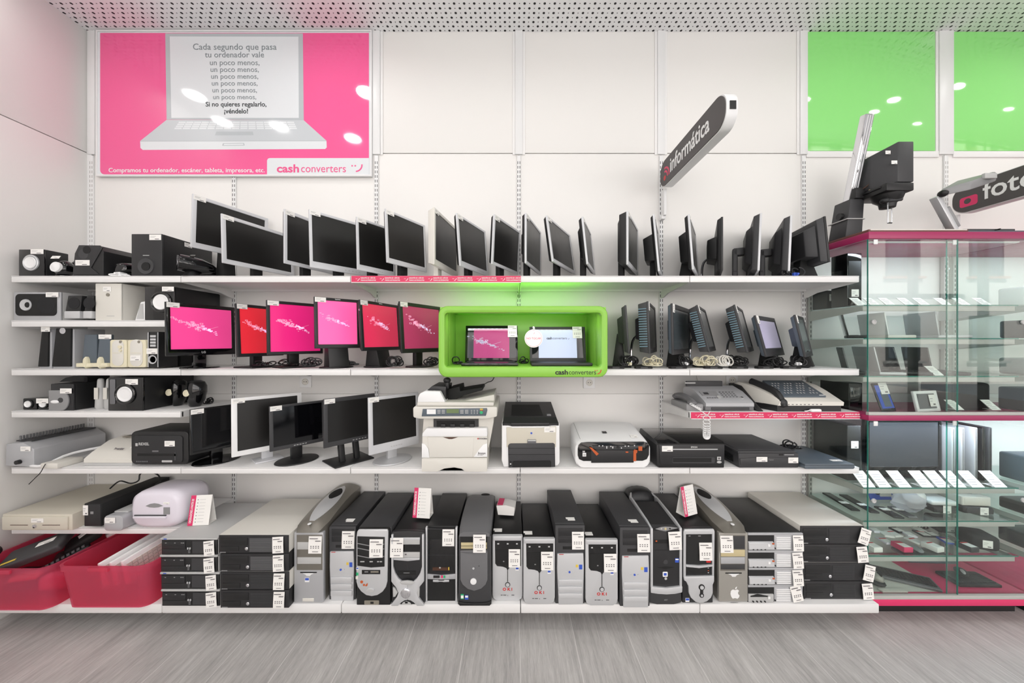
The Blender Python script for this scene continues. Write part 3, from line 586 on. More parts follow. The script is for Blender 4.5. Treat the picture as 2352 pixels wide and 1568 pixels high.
# --- pink lit screens on the middle shelf
g = 'monitors showing pink pictures on the middle shelf'
Cc = lambda label, *a, **k: monitor(label, Z_C, *a, group=g, bs=.8, **k)
bk = dict(mf='black_plastic', mb='black')
Cc('glossy black widescreen monitor showing bright pink, leftmost of the pink screens', 382, 692, 818, dl=1.93, rat=1.177, pxr=541, tilt=1.5, thick=.02, bulge=(.45, .5, .03), mf='gloss_black', mb='gloss_black', ms='scr_pink', bez=(.022, .02, .022, .038), pic=1, mbase='gloss_black', logo=('LG', 'light_grey', .012, .018))
Cc('black monitor with bright red screen, squeezed second among the lit screens', 547, 696, 820, rat=1.14, pxr=652, tilt=3, ms='scr_red', bez=(.02, .02, .018, .02), pic=2, base='rect', **bk)
Cc('black monitor with deep pink screen, third of the lit screens', 614, 688, 815, rat=1.13, pxr=742, tilt=2, ms='scr_pink2', bez=(.018, .016, .018, .018), pic=3, base='rect', **bk)
Cc('raised black monitor with light rose screen on a broad black neck', 723, 680, 800, rat=1.09, pxr=828, tilt=3, ms='scr_rose', bez=(.02, .018, .018, .024), pic=4, neck='low', logo=('Lenovo', 'white', -.010, .010), **bk)
Cc('black monitor with crimson pink screen beside the rose one', 833, 687, 806, rat=1.17, pxr=921, tilt=4, ms='scr_crimson', bez=(.02, .018, .018, .022), pic=5, neck='low', logo=('Lenovo', 'white', -.010, .010), **bk)
t = Cc('black monitor with wine pink screen and lime button, touching the green box', 924, 691, 811, rat=1.17, pxr=1018, tilt=4, ms='scr_wine', bez=(.024, .02, .022, .026), pic=6, **bk)
# --- touch monitors right of the box
g = 'dark monitors right of the green box'
R_ = lambda label, *a, **k: monitor(label, Z_C, *a, group=g, bs=.5, **k)
R_('dark monitor seen from behind, half hidden by the right side of the green box', 1447, 700, 812, 2.04, 1.1, th=72, tilt=4, mf='dark_grey', mb='dark_grey', stick=0, bulge=(.8, .6, .03), neck='slant', base='rect', mbase='black')
R_('upright grey touch monitor with blue vents, first clear of the green box', 1494, 691, 812, rat=1.198, pxr=1509, tilt=2, mf='dark_grey', mb='dark_grey', vents=1, thick=.06, stick=2, neck='arch', mbase='dark_grey')
R_('touch monitor facing forward with flat grey screen, in front of the wall upright', 1547, 696, 815, rat=1.19, pxr=1586, tilt=1, mf='dark_grey', mb='steel_blue', ms='scr_dark', bez=(.022, .022, .03, .03), stick=2, neck='low', base='rect', mbase='matte_black')
R_('strongly reclined touch monitor with blue vents and chrome stand, left of its twin', 1631, 698, 808, rat=1.18, pxr=1645, tilt=13, mf='dark_grey', mb='dark_grey', ms='scr_dark', vents=1, thick=.055, stick=2, neck='arch', mbase='matte_black')
R_('strongly reclined touch monitor with blue vents and chrome stand, right of its twin', 1719, 697, 809, rat=1.18, pxr=1732, tilt=13, mf='dark_grey', mb='dark_grey', ms='scr_dark', vents=1, thick=.055, stick=2, neck='arch', mbase='matte_black')
R_('small touch monitor with lit lavender screen leaning back', 1762, 722, 819, rat=1.14, pxr=1803, tilt=13, mf='dark_grey', mb='steel_blue', ms='scr_lav', bez=(.022, .018, .028, .05), stick=2, neck='low', base='rect', mbase='matte_black')
R_('smallest dark touch monitor, last on the middle shelf beside the cabinet', 1852, 721, 820, rat=1.12, pxr=1868, tilt=11, mf='dark_grey', mb='steel_blue', ms='scr_dark', stick=2, neck='low', base='foot', mbase='matte_black')
# --- switched off monitors on the lower shelf
g = 'switched off monitors on the lower shelf'
E_ = lambda label, *a, **k: monitor(label, Z_E, *a, group=g, **k)
E_('slim glossy black monitor next to the black laminator on the lower shelf', 437, 941, 1046, rat=1.12, pxr=565, tilt=1, mf='gloss_black', mb='black', ms='screen_gloss', bez=(.014, .012, .012, .016), mbase='gloss_black', neck='post')
E_('largest white framed widescreen monitor on the lower shelf', 532, 916, 1051, rat=1.133, pxr=694, tilt=2, mf='white', mb='white', bez=(.028, .024, .02, .03), mbase='monitor_silver', base='rect', bs=.62)
E_('black monitor with small silver buttons on an oval black foot', 620, 934, 1038, rat=1.115, pxr=748, tilt=3, mf='dark_grey', mb='black', ms='screen_gloss', bez=(.02, .018, .014, .022), mbase='black', btn=-1)
E_('charcoal monitor on twin slanted legs and a square black foot', 744, 917, 1030, rat=1.118, pxr=862, tilt=1, mf='dark_grey', mb='dark_grey', bez=(.024, .02, .024, .03), neck='twin', base='rect', mbase='black', btn=1)
E_('silver monitor with round speakers below the screen, left of the copier', 848, 914, 1046, rat=1.12, pxr=963, tilt=2, mf='monitor_silver', mb='monitor_silver', bez=(.026, .018, .02, .052), mbase='silver', btn=-1)
# ================================================================ speakers on the left bay
def cone(b, it, x, y, r, mat, yy=0, ringm='black', deep=.012):
    """speaker cone, r in view pixels"""
    R = r/it.v[2]*it.d/F; c = (it.x(x), yy, it.z(y))
    b.lathe(c, (0, -1, 0), [(R*1.35, -.002), (R*1.35, .006), (R*1.2, .009), (R*1.02, .004)], ringm, 28)
    b.lathe(c, (0, -1, 0), [(R*1.0, .006), (R*.92, .010), (R*.5, .004), (.0008, .006)], mat, 28)
def rootbox(name, label, cat, x0, y0, x1, y1, d, z0, v, depth, mbody, mfront=None, group=None, bev=.004, rz=0, part='cabinet'):
    it = It(name, label, cat, (x0+x1)/2, d, z0, v, group, rz)
    b = B(); b.box(it.x(x0), it.x(x1), .006, depth, 0, it.z(y0), mbody, bev); b.build(part, it.o)
    b = B(); b.box(it.x(x0), it.x(x1), -.004, .0065, 0, it.z(y0), mfront or mbody, bev); b.build('front_panel', it.o)
    return it
g = 'speakers on the topmost shelf'
# A1 subwoofer cube
it = rootbox('subwoofer', 'small black subwoofer cube with white cone, leftmost on the topmost shelf', 'speaker', 140, 228, 325, 412, 2.07, Z_A, V1, .11, 'black', 'gloss_black', g)
b = B(); cone(b, it, 235, 325, 42, 'white', -.004, 'silver'); b.build('speaker_cone', it.o); it.tag(230, 228, 322, 262, -.005)
for n, x0, x1, lab in (('first', 338, 450, 'tiny black egg speaker with white cone right of the subwoofer cube'), ('second', 462, 550, 'tiny black egg speaker half hidden behind the grooved subwoofer')):
    it = It('satellite_speaker', lab, 'speaker', (x0+x1)/2, 2.06 if x0 < 400 else 2.19, Z_A, V1, g)
    b = B(); w = it.x(x1)-it.x(x0); h = it.z(295); b.ell((0, .045, h/2), (w/2, .045, h/2), 'gloss_black', 20, 12); b.cyl((0, .045, 0), (0, .045, .01), w*.4, 'gloss_black'); b.build('body', it.o)
    b = B(); R = w*.26; b.lathe((0, .004, h*.55), (0, -1, .12), [(R*1.3, -.01), (R*1.25, .004), (R, .004), (R*.6, .008), (.001, .012)], 'white', 20); b.build('speaker_cone', it.o)
    if x0 < 400: ptag(it.o, 0, .0, h+.001, .05, .02, rot=(-.5, 0, 0))
# A4 grooved subwoofer
it = It('subwoofer', 'black subwoofer with slanted groove and round port near its top', 'speaker', 645, 2.05, Z_A, V1, g)
b = B(); b.prism([(it.x(525), 0), (it.x(745), 0), (it.x(745), it.z(240)), (it.x(700), it.z(198)), (it.x(575), it.z(195)), (it.x(545), it.z(255))], 0, .30, 'black', bev=.005); b.build('cabinet', it.o)
b = B(); it.P(b, [(530, 410), (720, 410), (660, 360), (745, 215), (725, 200), (575, 198), (545, 258)], -.005, .001, 'black_plastic', .002); b.build('front_panel', it.o)
b = B(); it.C(b, 632, 232, 28, -.0056, 0, 'matte_black'); it.C(b, 608, 262, 36, -.0052, 0, 'dark_grey'); b.build('port', it.o); it.tag(553, 306, 655, 345, -.006)
# A5 webcam like speaker
it = It('satellite_speaker', 'black domed satellite speaker tipped forward in front of the grooved subwoofer', 'speaker', 865, 2.085, Z_A, V1, g)
b = B(); b.rings([[(x*s_, y_, z_+.03*q) for x, z_ in circ(0, .055, .040, 18, .030)] for s_, y_, q in ((.3, .12, .8), (.9, .09, .6), (1.15, .04, .3), (1.0, .0, 0), (.5, -.012, -.2))], 'gloss_black'); b.cyl((0, .05, 0), (0, .05, .04), .025, 'black', .015); b.build('body', it.o)
def cord(name, label, pts, r, mat, cat='cable', group=None):
    c = Vector(pts[0]); b = B(); b.tube([tuple(Vector(p)-c) for p in pts], r, mat, 6, 5); o = b.build(name); o.location = c; return tag(o, label, cat, group)
def bundle(label, px, d, z0, w, h, dp, r, mat, n, seed, cat='cable', group=None, flat=.5, plug=None):
    rnd = random.Random(seed); t = T('cable_bundle', label, cat, (XP(px, d), d+CY, z0), 0, group); b = B()
    for k in range(n):
        cx = rnd.uniform(-w*.28, w*.28); cy = dp*rnd.uniform(.3, .7); R = w*rnd.uniform(.16, .30); hh = h*rnd.uniform(.5, 1); tw = rnd.uniform(0, 6.3); ax = rnd.uniform(.2, 1)
        pts = []
        for i in range(11):
            a = tw+i*.6*1.15; x = cx+R*math.cos(a); z = r+(hh-2*r)*(.5+.5*math.sin(a))*(1 if ax > flat else .35); y = cy+dp*.3*math.sin(a*.7+tw)
            pts.append((x, y, max(r, z)))
        b.tube(pts, r, mat, 6, 4)
    b.build('cable', t)
    if plug:
        b = B(); b.box(-.014, .014, dp*.1, dp*.1+.045, r, r+.022, plug, .006); b.cyl((0, dp*.1, r+.011), (0, dp*.1-.014, r+.011), .009, plug, .006); b.build('plug', t)
    return t
bundle('white tangled speaker cable on the topmost shelf, under the domed speaker', 268, 2.043, Z_A, .12, .022, .03, .003, 'white', 5, 3, plug='white')
# A6 big speaker
it = rootbox('subwoofer', 'tallest black subwoofer with round port, right end of the speakers on top shelf', 'speaker', 950, 117, 1172, 420, 2.05, Z_A, V1, .34, 'black', 'black_plastic', g)
b = B(); R = 45/3.135*it.d/F; c = (it.x(1060), -.004, it.z(350)); b.lathe(c, (0, -1, 0), [(R*1.3, 0), (R*1.25, .006), (R*.75, .002), (R*.6, -.0)], 'dark_grey', 28); it.C(b, 1055, 352, 30, -.0065, -.004, 'matte_black'); it.R(b, 1035, 270, 1080, 274, -.0048, -.003, 'light_grey'); b.build('port', it.o)
it.tag(1083, 123, 1167, 162, -.005); ptag(it.o, it.x(1172)+.001, .16, it.z(160), .05, .026, rot=(0, 0, PI/2))
for px, rr_, lab, zz in ((1285, 60, 'black cylindrical speaker with finned front lying on the topmost shelf', .0), (1440, 44, 'second black cylindrical speaker lying behind the finned one', .0)):
    it = It('satellite_speaker', lab, 'speaker', px, 2.04 if px < 1300 else 2.26, Z_A, V1, g, rz=math.radians(-42)); R = rr_/3.135*it.d/F
    b = B(); b.lathe((0, .0, R*1.02+.03), (0, 1, -.12), [(R*.85, -.004), (R, .0), (R*1.02, .03), (R*.95, .10), (R*.6, .15), (R*.3, .17)], 'gloss_black', 28); b.cyl((0, .06, 0), (0, .06, .04), .05, 'black', .02); b.build('body', it.o)
    b = B()
    for k in range(18): a = k*2*PI/18; b.box(-.001, .001, -.006, 0, R*.35, R*.85, 'mid_grey', mx=Matrix.Translation((0, 0, R*1.02+.03)) @ Matrix.Rotation(a, 4, 'Y'))
    b.lathe((0, -.003, R*1.02+.03), (0, -1, 0), [(R*.35, 0), (R*.3, .004), (.001, .006)], 'chrome', 16); b.build('grille', it.o)
    if px < 1300: ptag(it.o, .0, .05, 2*R+.028, .05, .022, rot=(-PI/2+.2, 0, 0))
g = 'speakers on the second shelf from the top'
it = rootbox('centre_speaker', 'wide silver centre speaker with black oval front', 'speaker', 103, 535, 443, 727, 2.07, Z_B, V1, .16, 'light_grey', 'silver_paint', g)
b = B(); it.RR(b, 123, 549, 417, 706, .024, -.008, -.003, 'matte_black', .001); b.build('grille', it.o)
b = B(); R = 36/3.135*it.d/F; b.lathe((it.x(200), -.008, it.z(628)), (0, -1, 0), [(R*1.15, 0), (R*1.1, .004), (R*.6, -.0), (R*.5, .001)], 'silver', 24); it.C(b, 212, 628, 20, -.0095, -.008, 'matte_black'); it.C(b, 345, 628, 62, -.0085, -.008, 'grille', 28); b.build('drivers', it.o); it.tag(345, 538, 435, 572, -.0085)
for x0, x1, lab in ((470, 590, 'small black speaker with silver foot left of the pale box speaker, left of the pair'), (606, 674, 'small black speaker with silver foot touching the pale box speaker')):
    it = It('satellite_speaker', lab, 'speaker', (x0+x1)/2, 2.05, Z_B, V1, g)
    b = B(); b.prism([(it.x(x0), it.z(672)), (it.x(x1-12), it.z(672)), (it.x(x1), it.z(560)), (it.x(x0+20), it.z(560))], 0, .08, 'black', bev=.003); b.build('cabinet', it.o); b = B(); it.R(b, x0, 672, x1-8, 724, -.006, .085, 'silver', .003); b.build('foot', it.o)
    b = B(); it.C(b, (x0+x1)/2+4, 615, 42, -.002, .001, 'grille', 24); b.build('grille', it.o)
o = It('wedge_case', 'grey slanted wedge shaped case lying at the back behind the silver centre speaker', 'case', 520, 2.245, Z_B, V1)
b = B(); b.prism([(-.12, 0), (.24, 0), (.24, .09), (.02, .125), (-.12, .10)], 0, .14, 'mid_grey', bev=.004); b.build('shell', o.o); b = B(); b.box(-.1, .22, -.003, 0, .02, .05, 'dark_grey'); b.build('slot', o.o)
it = rootbox('subwoofer', 'pale grey box speaker with small sticker, centre of second shelf', 'speaker', 692, 473, 878, 722, 2.06, Z_B, V1, .24, 'offwhite', 'offwhite', g, .003)
b = B(); it.C(b, 785, 555, 12, -.008, -.003, 'tarnish', 12); it.R(b, 775, 705, 830, 709, -.005, -.003, 'light_grey'); b.build('knob', it.o); it.tag(750, 497, 808, 532, -.005)
it = It('satellite_speaker', 'small white speaker leaning left of the white coned glossy subwoofer', 'speaker', 1010, 2.08, Z_B, V1, g)
b = B(); b.prism([(it.x(968), .0), (it.x(1045), .0), (it.x(1045), it.z(600)), (it.x(1010), it.z(605))], 0, .09, 'white', bev=.006); b.build('cabinet', it.o); b = B(); b.prism([(it.x(985), .01), (it.x(1035), .01), (it.x(1032), it.z(618)), (it.x(1010), it.z(622))], -.002, .002, 'light_grey'); b.build('grille', it.o)
it = rootbox('subwoofer', 'glossy black subwoofer with big white cone on the second shelf', 'speaker', 1045, 497, 1260, 722, 2.05, Z_B, V1, .32, 'black', 'gloss_black', g, .008)
b = B(); cone(b, it, 1170, 608, 56, 'white', -.005, 'gloss_black'); b.build('speaker_cone', it.o); it.tag(1175, 497, 1260, 530, -.006)
g = 'speakers on the third shelf from the top'
for x0, x1, lab in ((280, 372, 'tall black grille speaker with silver edge, leftmost of the third shelf'), (380, 535, 'wider tall black grille speaker with silver edges beside the leftmost one')):
    it = It('bookshelf_speaker', lab, 'speaker', (x0+x1)/2, 2.07, Z_C, V1, g, rz=0)
    b = B(); b.prism([(it.x(x0), 0), (it.x(x1), 0), (it.x(x1-2), it.z(800)), (it.x(x0+28), it.z(800))], 0, .16, 'silver_paint', bev=.004); b.build('cabinet', it.o)
    b = B(); b.prism([(it.x(x0+8), .012), (it.x(x1-14), .012), (it.x(x1-10), it.z(796)), (it.x(x0+38), it.z(796))], -.010, .001, 'matte_black', bev=.003); b.build('grille', it.o)
    if x0 < 300: it.tag(315, 785, 378, 820, -.011)
    else: b = B(); it.C(b, 468, 814, 22, -.0115, -.010, 'chrome', 16); b.build('badge', it.o)
for x0, x1, lab in ((560, 690, 'slate grey leaning speaker with cream foot, left of the pair'), (668, 784, 'slate grey leaning speaker with cream foot, overlapping the other')):
    it = It('desktop_speaker', lab, 'speaker', (x0+x1)/2, 2.07 if x0 < 600 else 2.05, Z_C, V1, g)
    b = B(); b.prism([(it.x(x0+20), .02), (it.x(x1), .02), (it.x(x1), it.z(840)), (it.x(x0+40), it.z(840))], .005, .028, 'steel_blue', bev=.004); b.build('cabinet', it.o)
    b = B(); it.R(b, x0, 1045, x1, 1074, -.01, .035, 'cream', .004); b.rings([[(x, y_, z_) for x, z_ in circ((it.x(x0)+it.x(x1))/2, .037, w_, 14, h_)] for y_, w_, h_ in ((.02, .015, .035), (-.004, .015, .035), (-.012, .010, .028))], 'cream'); b.build('foot', it.o)
    if x0 > 600: it.tag(705, 840, 797, 872, .004)
for x0, x1, lab in ((790, 912, 'cream rounded speaker with two round knobs on its face'), (918, 1050, 'cream rounded speaker with price sticker, right of its twin')):
    it = It('desktop_speaker', lab, 'speaker', (x0+x1)/2, 2.05, Z_C, V1, g)
    b = B(); it.RR(b, x0, 878, x1, 1077, .012, 0, .10, 'cream', .004); b.build('cabinet', it.o)
    b = B(); R = (x1-x0)*.34/3.135*it.d/F; z1_, z2_ = it.z(925), it.z(1020)
    b.prism(rrect(-R, R, z2_-R*1.1, z1_+R*1.1, R*.9), -.003, 0, 'offwhite', bev=.001); b.box(-.03, .03, -.004, 0, (z1_+z2_)/2-.001, (z1_+z2_)/2+.001, 'cream'); b.build('grille', it.o)
    b = B(); it.C(b, (x0+x1)/2+20, 893, 10, -.004, 0, 'tarnish', 14)
    if x0 < 800: it.C(b, 872, 930, 12, -.01, 0, 'cream', 14); it.C(b, 875, 955, 9, -.01, 0, 'cream', 14)
    b.build('knobs', it.o)
    if x0 > 900: it.tag(945, 990, 1020, 1028, -.004)
it = It('soundbar', 'slim black and silver tower speaker with controls and ring', 'speaker', 1103, 2.06, Z_C, V1, g)
b = B(); it.R(b, 1065, 820, 1142, 1077, 0, .12, 'black', .004); b.build('cabinet', it.o)
b = B(); it.R(b, 1066, 824, 1072, 1075, -.003, 0, 'silver', .001); it.R(b, 1137, 824, 1142, 1075, -.003, 0, 'silver', .001)
for y in (845, 868, 890, 912): it.R(b, 1085, y, 1125, y+16, -.004, 0, 'silver', .001)
b.lathe((it.x(1103), -.001, it.z(1020)), (0, -1, 0), [(.024, 0), (.026, .004), (.020, .004), (.018, -.0)], 'silver', 22); b.build('controls', it.o); it.tag(1062, 940, 1140, 980, -.005)
it = It('black_box_speaker', 'plain black box speaker mostly hidden by the leftmost pink screen', 'speaker', 1245, 2.22, Z_C, V1, g)
b = B(); it.R(b, 1180, 850, 1300, 1077, 0, .14, 'matte_black', .003); b.build('cabinet', it.o); b = B(); it.R(b, 1190, 860, 1292, 1060, -.003, 0, 'grille'); b.build('grille', it.o)
g = 'speakers on the fourth shelf from the top'
for x0, x1, lab in ((165, 265, 'tiny square black speaker with white cone, leftmost on its shelf'), (275, 370, 'tiny square black speaker with sticker over its white cone')):
    it = It('desktop_speaker', lab, 'speaker', (x0+x1)/2, 2.08, Z_D, V1, g)
    b = B(); it.RR(b, x0, 1300, x1, 1385, .006, 0, .06, 'gloss_black', .003); b.build('cabinet', it.o); b = B(); cone(b, it, (x0+x1)/2-5, 1340, 24, 'white', 0, 'black'); b.build('speaker_cone', it.o)
    if x0 > 200: it.tag(282, 1298, 368, 1333, -.012)
it = rootbox('subwoofer', 'grey fronted subwoofer with half round panel and white slot', 'speaker', 370, 1195, 535, 1388, 2.06, Z_D, V1, .26, 'black', 'black_plastic', g)
b = B(); pts = [(368, 1388), (368, 1240), (455, 1240)]+[(455+55*math.sin(math.radians(a)), 1313-73*math.cos(math.radians(a))) for a in range(15, 180, 15)]+[(455, 1388)]
it.P(b, pts, -.012, -.003, 'grey', .003); b.build('face', it.o); b = B(); b.ell((it.x(415), -.012, it.z(1322)), (.026, .006, .010), 'white'); it.C(b, 455, 1310, 18, -.0135, -.012, 'dark_grey', 16); b.build('port', it.o); it.tag(455, 1226, 537, 1262, -.0135)
it = It('speaker_dock', 'rounded black low dock lying on the grey fronted subwoofer', 'speaker', 530, 2.15, Z_D+.145, V1, g)
b = B(); b.rings([[(-.09, 0, 0), (-.05, 0, .026), (0, 0, .036), (.06, 0, .038), (.085, 0, .03), (.085, 0, 0)], [(-.09, .12, 0), (-.05, .12, .026), (0, .12, .036), (.06, .12, .038), (.085, .12, .03), (.085, .12, 0)]], 'black'); b.build('shell', it.o); b = B(); b.box(.065, .08, -.001, .0, .004, .028, 'grille'); b.build('port', it.o)
it.o.location.z = Z_D+ZP(500+1195/3.135, 2.06)-Z_D+.0012
for x0, x1, lab in ((645, 722, 'tall pale grey bottle shaped speaker, left of the pair'), (712, 785, 'tall pale grey bottle shaped speaker, right of the pair')):
    it = It('desktop_speaker', lab, 'speaker', (x0+x1)/2, 2.09, Z_D, V1, g)
    b = B(); b.rings([[(x, y, z) for x, y in circ(0, .03, w_*.84, 18, w_*.8)] for z, w_ in ((0, .024), (.01, .0305), (.05, .029), (.11, .022), (.16, .019), (.178, .017), (.184, .010))], 'light_grey'); b.build('cabinet', it.o)
    b = B(); b.box(-.012, .012, .0040, .008, .06, .13, 'offwhite', .001); b.build('grille', it.o)
it = rootbox('subwoofer', 'glossy black subwoofer with large white cone on the fourth shelf', 'speaker', 782, 1148, 1035, 1388, 2.05, Z_D, V1, .33, 'black', 'gloss_black', g, .012)
b = B(); cone(b, it, 912, 1268, 55, 'white', -.005, 'gloss_black', ); it.RR(b, 800, 1162, 838, 1340, .006, -.007, -.003, 'dark_silver', .001); b.build('speaker_cone', it.o); it.tag(912, 1160, 1002, 1200, -.006)
for x0, x1, lab in ((1190, 1262, 'glossy black egg speaker with pale cone, left of the pair'), (1268, 1435, 'larger glossy black egg speaker with pale cone at the shelf end')):
    it = It('egg_speaker', lab, 'speaker', (x0+x1)/2, 2.14 if x0 > 1200 else 2.17, Z_D, V1, g); w_ = min(.052, (it.x(x1)-it.x(x0))/2)
    b = B(); b.rings([[(x+.012*math.sin(z*14), y, z) for x, y in circ(0, .05, q*w_, 20, q*.05)] for z, q in ((0, .5), (.008, .62), (.04, .85), (.09, 1), (.13, .98), (.155, .8), (.165, .45))], 'gloss_black'); b.build('body', it.o)
    b = B(); b.lathe((-.012, .004, .09), (0, -1, .1), [(.020, -.008), (.021, .002), (.015, .003), (.001, .008)], 'cream', 20); b.build('speaker_cone', it.o)
bundle('black coiled cable knot at the right end of the egg speaker shelf', 470, 2.255, Z_D, .05, .045, .05, .0035, 'black', 7, 8)
# ================================================================ office machines, left bay
it = It('binding_machine', 'long grey comb binding machine with a row of metal teeth', 'binding machine', 150, 2.03, Z_E, V2)
# body runs away from the camera, prism along y
b = B(); prof = [(it.x(35), .012), (it.x(235), .004), (it.x(235), it.z(395)), (it.x(160), it.z(352)), (it.x(40), it.z(360))]
b.prism([(p[0], p[1]) for p in prof], 0, .36, 'silver_paint', bev=.005); b.build('body', it.o)
b = B(); b.box(it.x(60), it.x(170), .03, .35, it.z(352), it.z(352)+.006, 'dark_grey', .001)
for k in range(22): b.box(it.x(75), it.x(85), .035+k*.0145, .040+k*.0145, it.z(352)+.005, it.z(352)+.032, 'mid_grey')
b.build('comb_teeth', it.o)
b = B(); b.box(it.x(235), it.x(400), .08, .33, .0, .022, 'light_grey', .004); b.box(it.x(300), it.x(420), -.015, .11, .0, .032, 'offwhite', .006); b.build('paper_tray', it.o)
b = B(); b.tube([(it.x(150), .02, .012), (it.x(300), .0, .014), (it.x(330), .12, .05), (it.x(560), .30, .075)], .008, 'white'); b.lathe((it.x(140), -.006, it.z(482)), (0, -1, 0), [(.013, -.004), (.012, .012), (.001, .013)], 'black', 16); b.build('handle', it.o)
cord('cable_end', 'thin black cable end hanging over the shelf edge below the binding machine', [(XP(98, 2.0), -.428, Z_E+.03), (XP(97, 2.0), -.436, Z_E+.01), (XP(90, 2.0), -.436, Z_E-.02), (XP(78, 2.0), -.436, Z_E-.05), (XP(64, 2.0), -.436, Z_E-.085)], .002, 'black')
it.tag(148, 376, 218, 408, -.003)
it = It('laminator', 'pale beige laminator with sloping curved top between binding machine and shredder', 'laminator', 740, 2.06, Z_E, V2)
b = B(); b.prism([(it.x(578), 0), (it.x(915), 0), (it.x(915), .02), (it.x(578), .02)], 0, .2, 'light_grey', bev=.004)
secs = [[(x, y, z) for x, z in ((it.x(580)+i_, .02), (it.x(915), .02), (it.x(915), h_), (it.x(580)+i_*1.6, h_))] for y, h_, i_ in ((0, .042, .0), (.03, .075, .008), (.10, .125, .02), (.18, .14, .025), (.2, .13, .025))]
b.rings(secs, 'offwhite'); b.build('body', it.o); b = B(); b.box(it.x(690), it.x(900), .12, .17, .137, .143, 'tarnish', .001); b.build('feed_slot', it.o)
text(it.o, 'lettering', 'Premier', .018, (it.x(745), .032, .088), 'ink', rot=(PI/2-.7, 0, 0), bold=.02); ptag(it.o, it.x(870), .045, .092, .05, .03, rot=(-.85, 0, 0))
it = It('laminator', 'black rounded laminating machine with feed slot and coiled cable on top', 'laminator', 1105, 2.05, Z_E, V2)
b = B(); it.RR(b, 905, 272, 1305, 502, .028, 0, .22, 'black', .008); b.build('body', it.o)
b = B(); it.RR(b, 930, 300, 1270, 488, .018, -.006, .001, 'black_plastic', .002); it.R(b, 960, 425, 1225, 440, -.0075, -.005, 'matte_black'); it.R(b, 1215, 415, 1228, 470, -.0075, -.005, 'dark_grey'); b.build('front_panel', it.o)
it.txt('REXEL', 968, 366, 26, 'light_grey', -.0068, bold=.02); b = B(); it.R(b, 946, 352, 962, 372, -.0068, -.005, 'light_grey'); it.R(b, 1062, 402, 1105, 412, -.0068, -.005, 'mid_grey'); it.RR(b, 1128, 470, 1200, 484, .003, -.0068, -.005, 'light_grey')
for k in range(6): it.R(b, 952+k*14, 474, 960+k*14, 483, -.0068, -.005, 'mid_grey')
b.build('markings', it.o); it.tag(1148, 336, 1218, 374, -.0065)
bundle('black coiled power cable lying on top of the black laminating machine', 375, 2.12, Z_E+.1505, .13, .035, .08, .004, 'black', 6, 21)
it = It('cash_drawer', 'long beige metal cash drawer with round lock and two slots', 'cash drawer', 240, 2.005, Z_F, V2)
b = B(); it.R(b, 10, 848, 580 if False else 495, 962, .004, .43, 'beige', .003); b.build('housing', it.o)
b = B(); it.R(b, 20, 862, 472, 950, -.004, .005, 'beige', .002); it.R(b, 78, 916, 200, 920, -.0048, -.003, 'brown'); it.R(b, 300, 916, 422, 920, -.0048, -.003, 'brown'); dr = b.build('drawer', it.o)
b = B(); b.lathe((it.x(250), -.004, it.z(925)), (0, -1, 0), [(.011, 0), (.010, .006), (.001, .007)], 'chrome', 18); b.build('lock', dr); it.tag(225, 872, 310, 900, -.005)
it = It('bar_device', 'long black metal bar device with sticker on its end beside the cash drawer', 'device', 645, 2.01, Z_F, V2)
b = B(); it.R(b, 582, 772, 705, 930, .0, .40, 'matte_black', .004); b.build('body', it.o)
b = B(); it.R(b, 590, 776, 700, 926, -.003, .001, 'black_plastic', .001); it.R(b, 632, 825, 652, 842, -.0045, -.002, 'grey'); b.build('end_plate', it.o); it.tag(582, 782, 616, 850, -.004)
cord('power_cable', 'black power cable looping up behind the white photo printer', [(XP(260, 2.3), -.16, Z_F+.125), (XP(275, 2.32), -.12, Z_F+.16), (XP(300, 2.32), -.12, Z_F+.145), (XP(318, 2.33), -.11, Z_F+.16), (XP(322, 2.34), -.10, Z_F+.20), (XP(340, 2.34), -.10, Z_F+.215), (XP(362, 2.33), -.11, Z_F+.20), (XP(368, 2.3), -.14, Z_F+.17), (XP(355, 2.26), -.17, Z_F+.16), (XP(340, 2.2), -.2, Z_F+.14)], .0045, 'black')
it = It('trimmer', 'pale grey rounded bar lying between black bar and white photo printer', 'paper trimmer', 780, 2.0, Z_F, V2)
b = B(); b.prism(rrect(it.x(718), it.x(850), 0, it.z(855), .024), 0, .27, 'silver_paint', bev=.004); b.build('body', it.o); b = B(); b.box(it.x(735), it.x(835), .04, .26, it.z(855)-.002, it.z(855)+.006, 'light_grey', .003); b.build('slider', it.o); it.tag(732, 868, 802, 905, -.003)
it = It('photo_printer', 'white glossy rounded photo printer with grey eyebrow shaped window', 'printer', 1085, 2.03, Z_F, V2)
b = B(); w0, w1 = it.x(902), it.x(1260); h = it.z(680)
b.rings([[(p[0]*s_, y, p[1]*q+h/2) for p in [(a*math.copysign(abs(math.cos(t_))**.55, math.cos(t_)), c*math.copysign(abs(math.sin(t_))**.6, math.sin(t_))) for t_, a, c in [(2*PI*i/36, (w1-w0)/2, h/2) for i in range(36)]]] for y, s_, q in ((-.012, .82, .75), (.0, .95, .93), (.03, 1, .985), (.12, 1, 1), (.17, .98, .97), (.20, .9, .85))], 'lavender_white'); b.build('body', it.o, ang=1.2)
b = B(); b.prism([(x*.05, h*.62+z*.02) for x, z in ((-1, 0), (-.5, .55), (0, .75), (.5, .55), (1, 0), (.5, -.4), (0, -.5), (-.5, -.4))], -.0155, -.008, 'grey'); b.box(-.115, .07, -.0165, -.008, h*.36, h*.385, 'dark_grey'); b.box(.055, .09, -.0155, -.008, h*.40, h*.58, 'grey'); b.build('front_details', it.o)
b = B(); b.box(-.118, .072, -.022, -.005, h*.30, h*.36, 'lavender_white', .003); b.build('paper_flap', it.o); ptag(it.o, .07, -.012, h*.66, .035, .012)
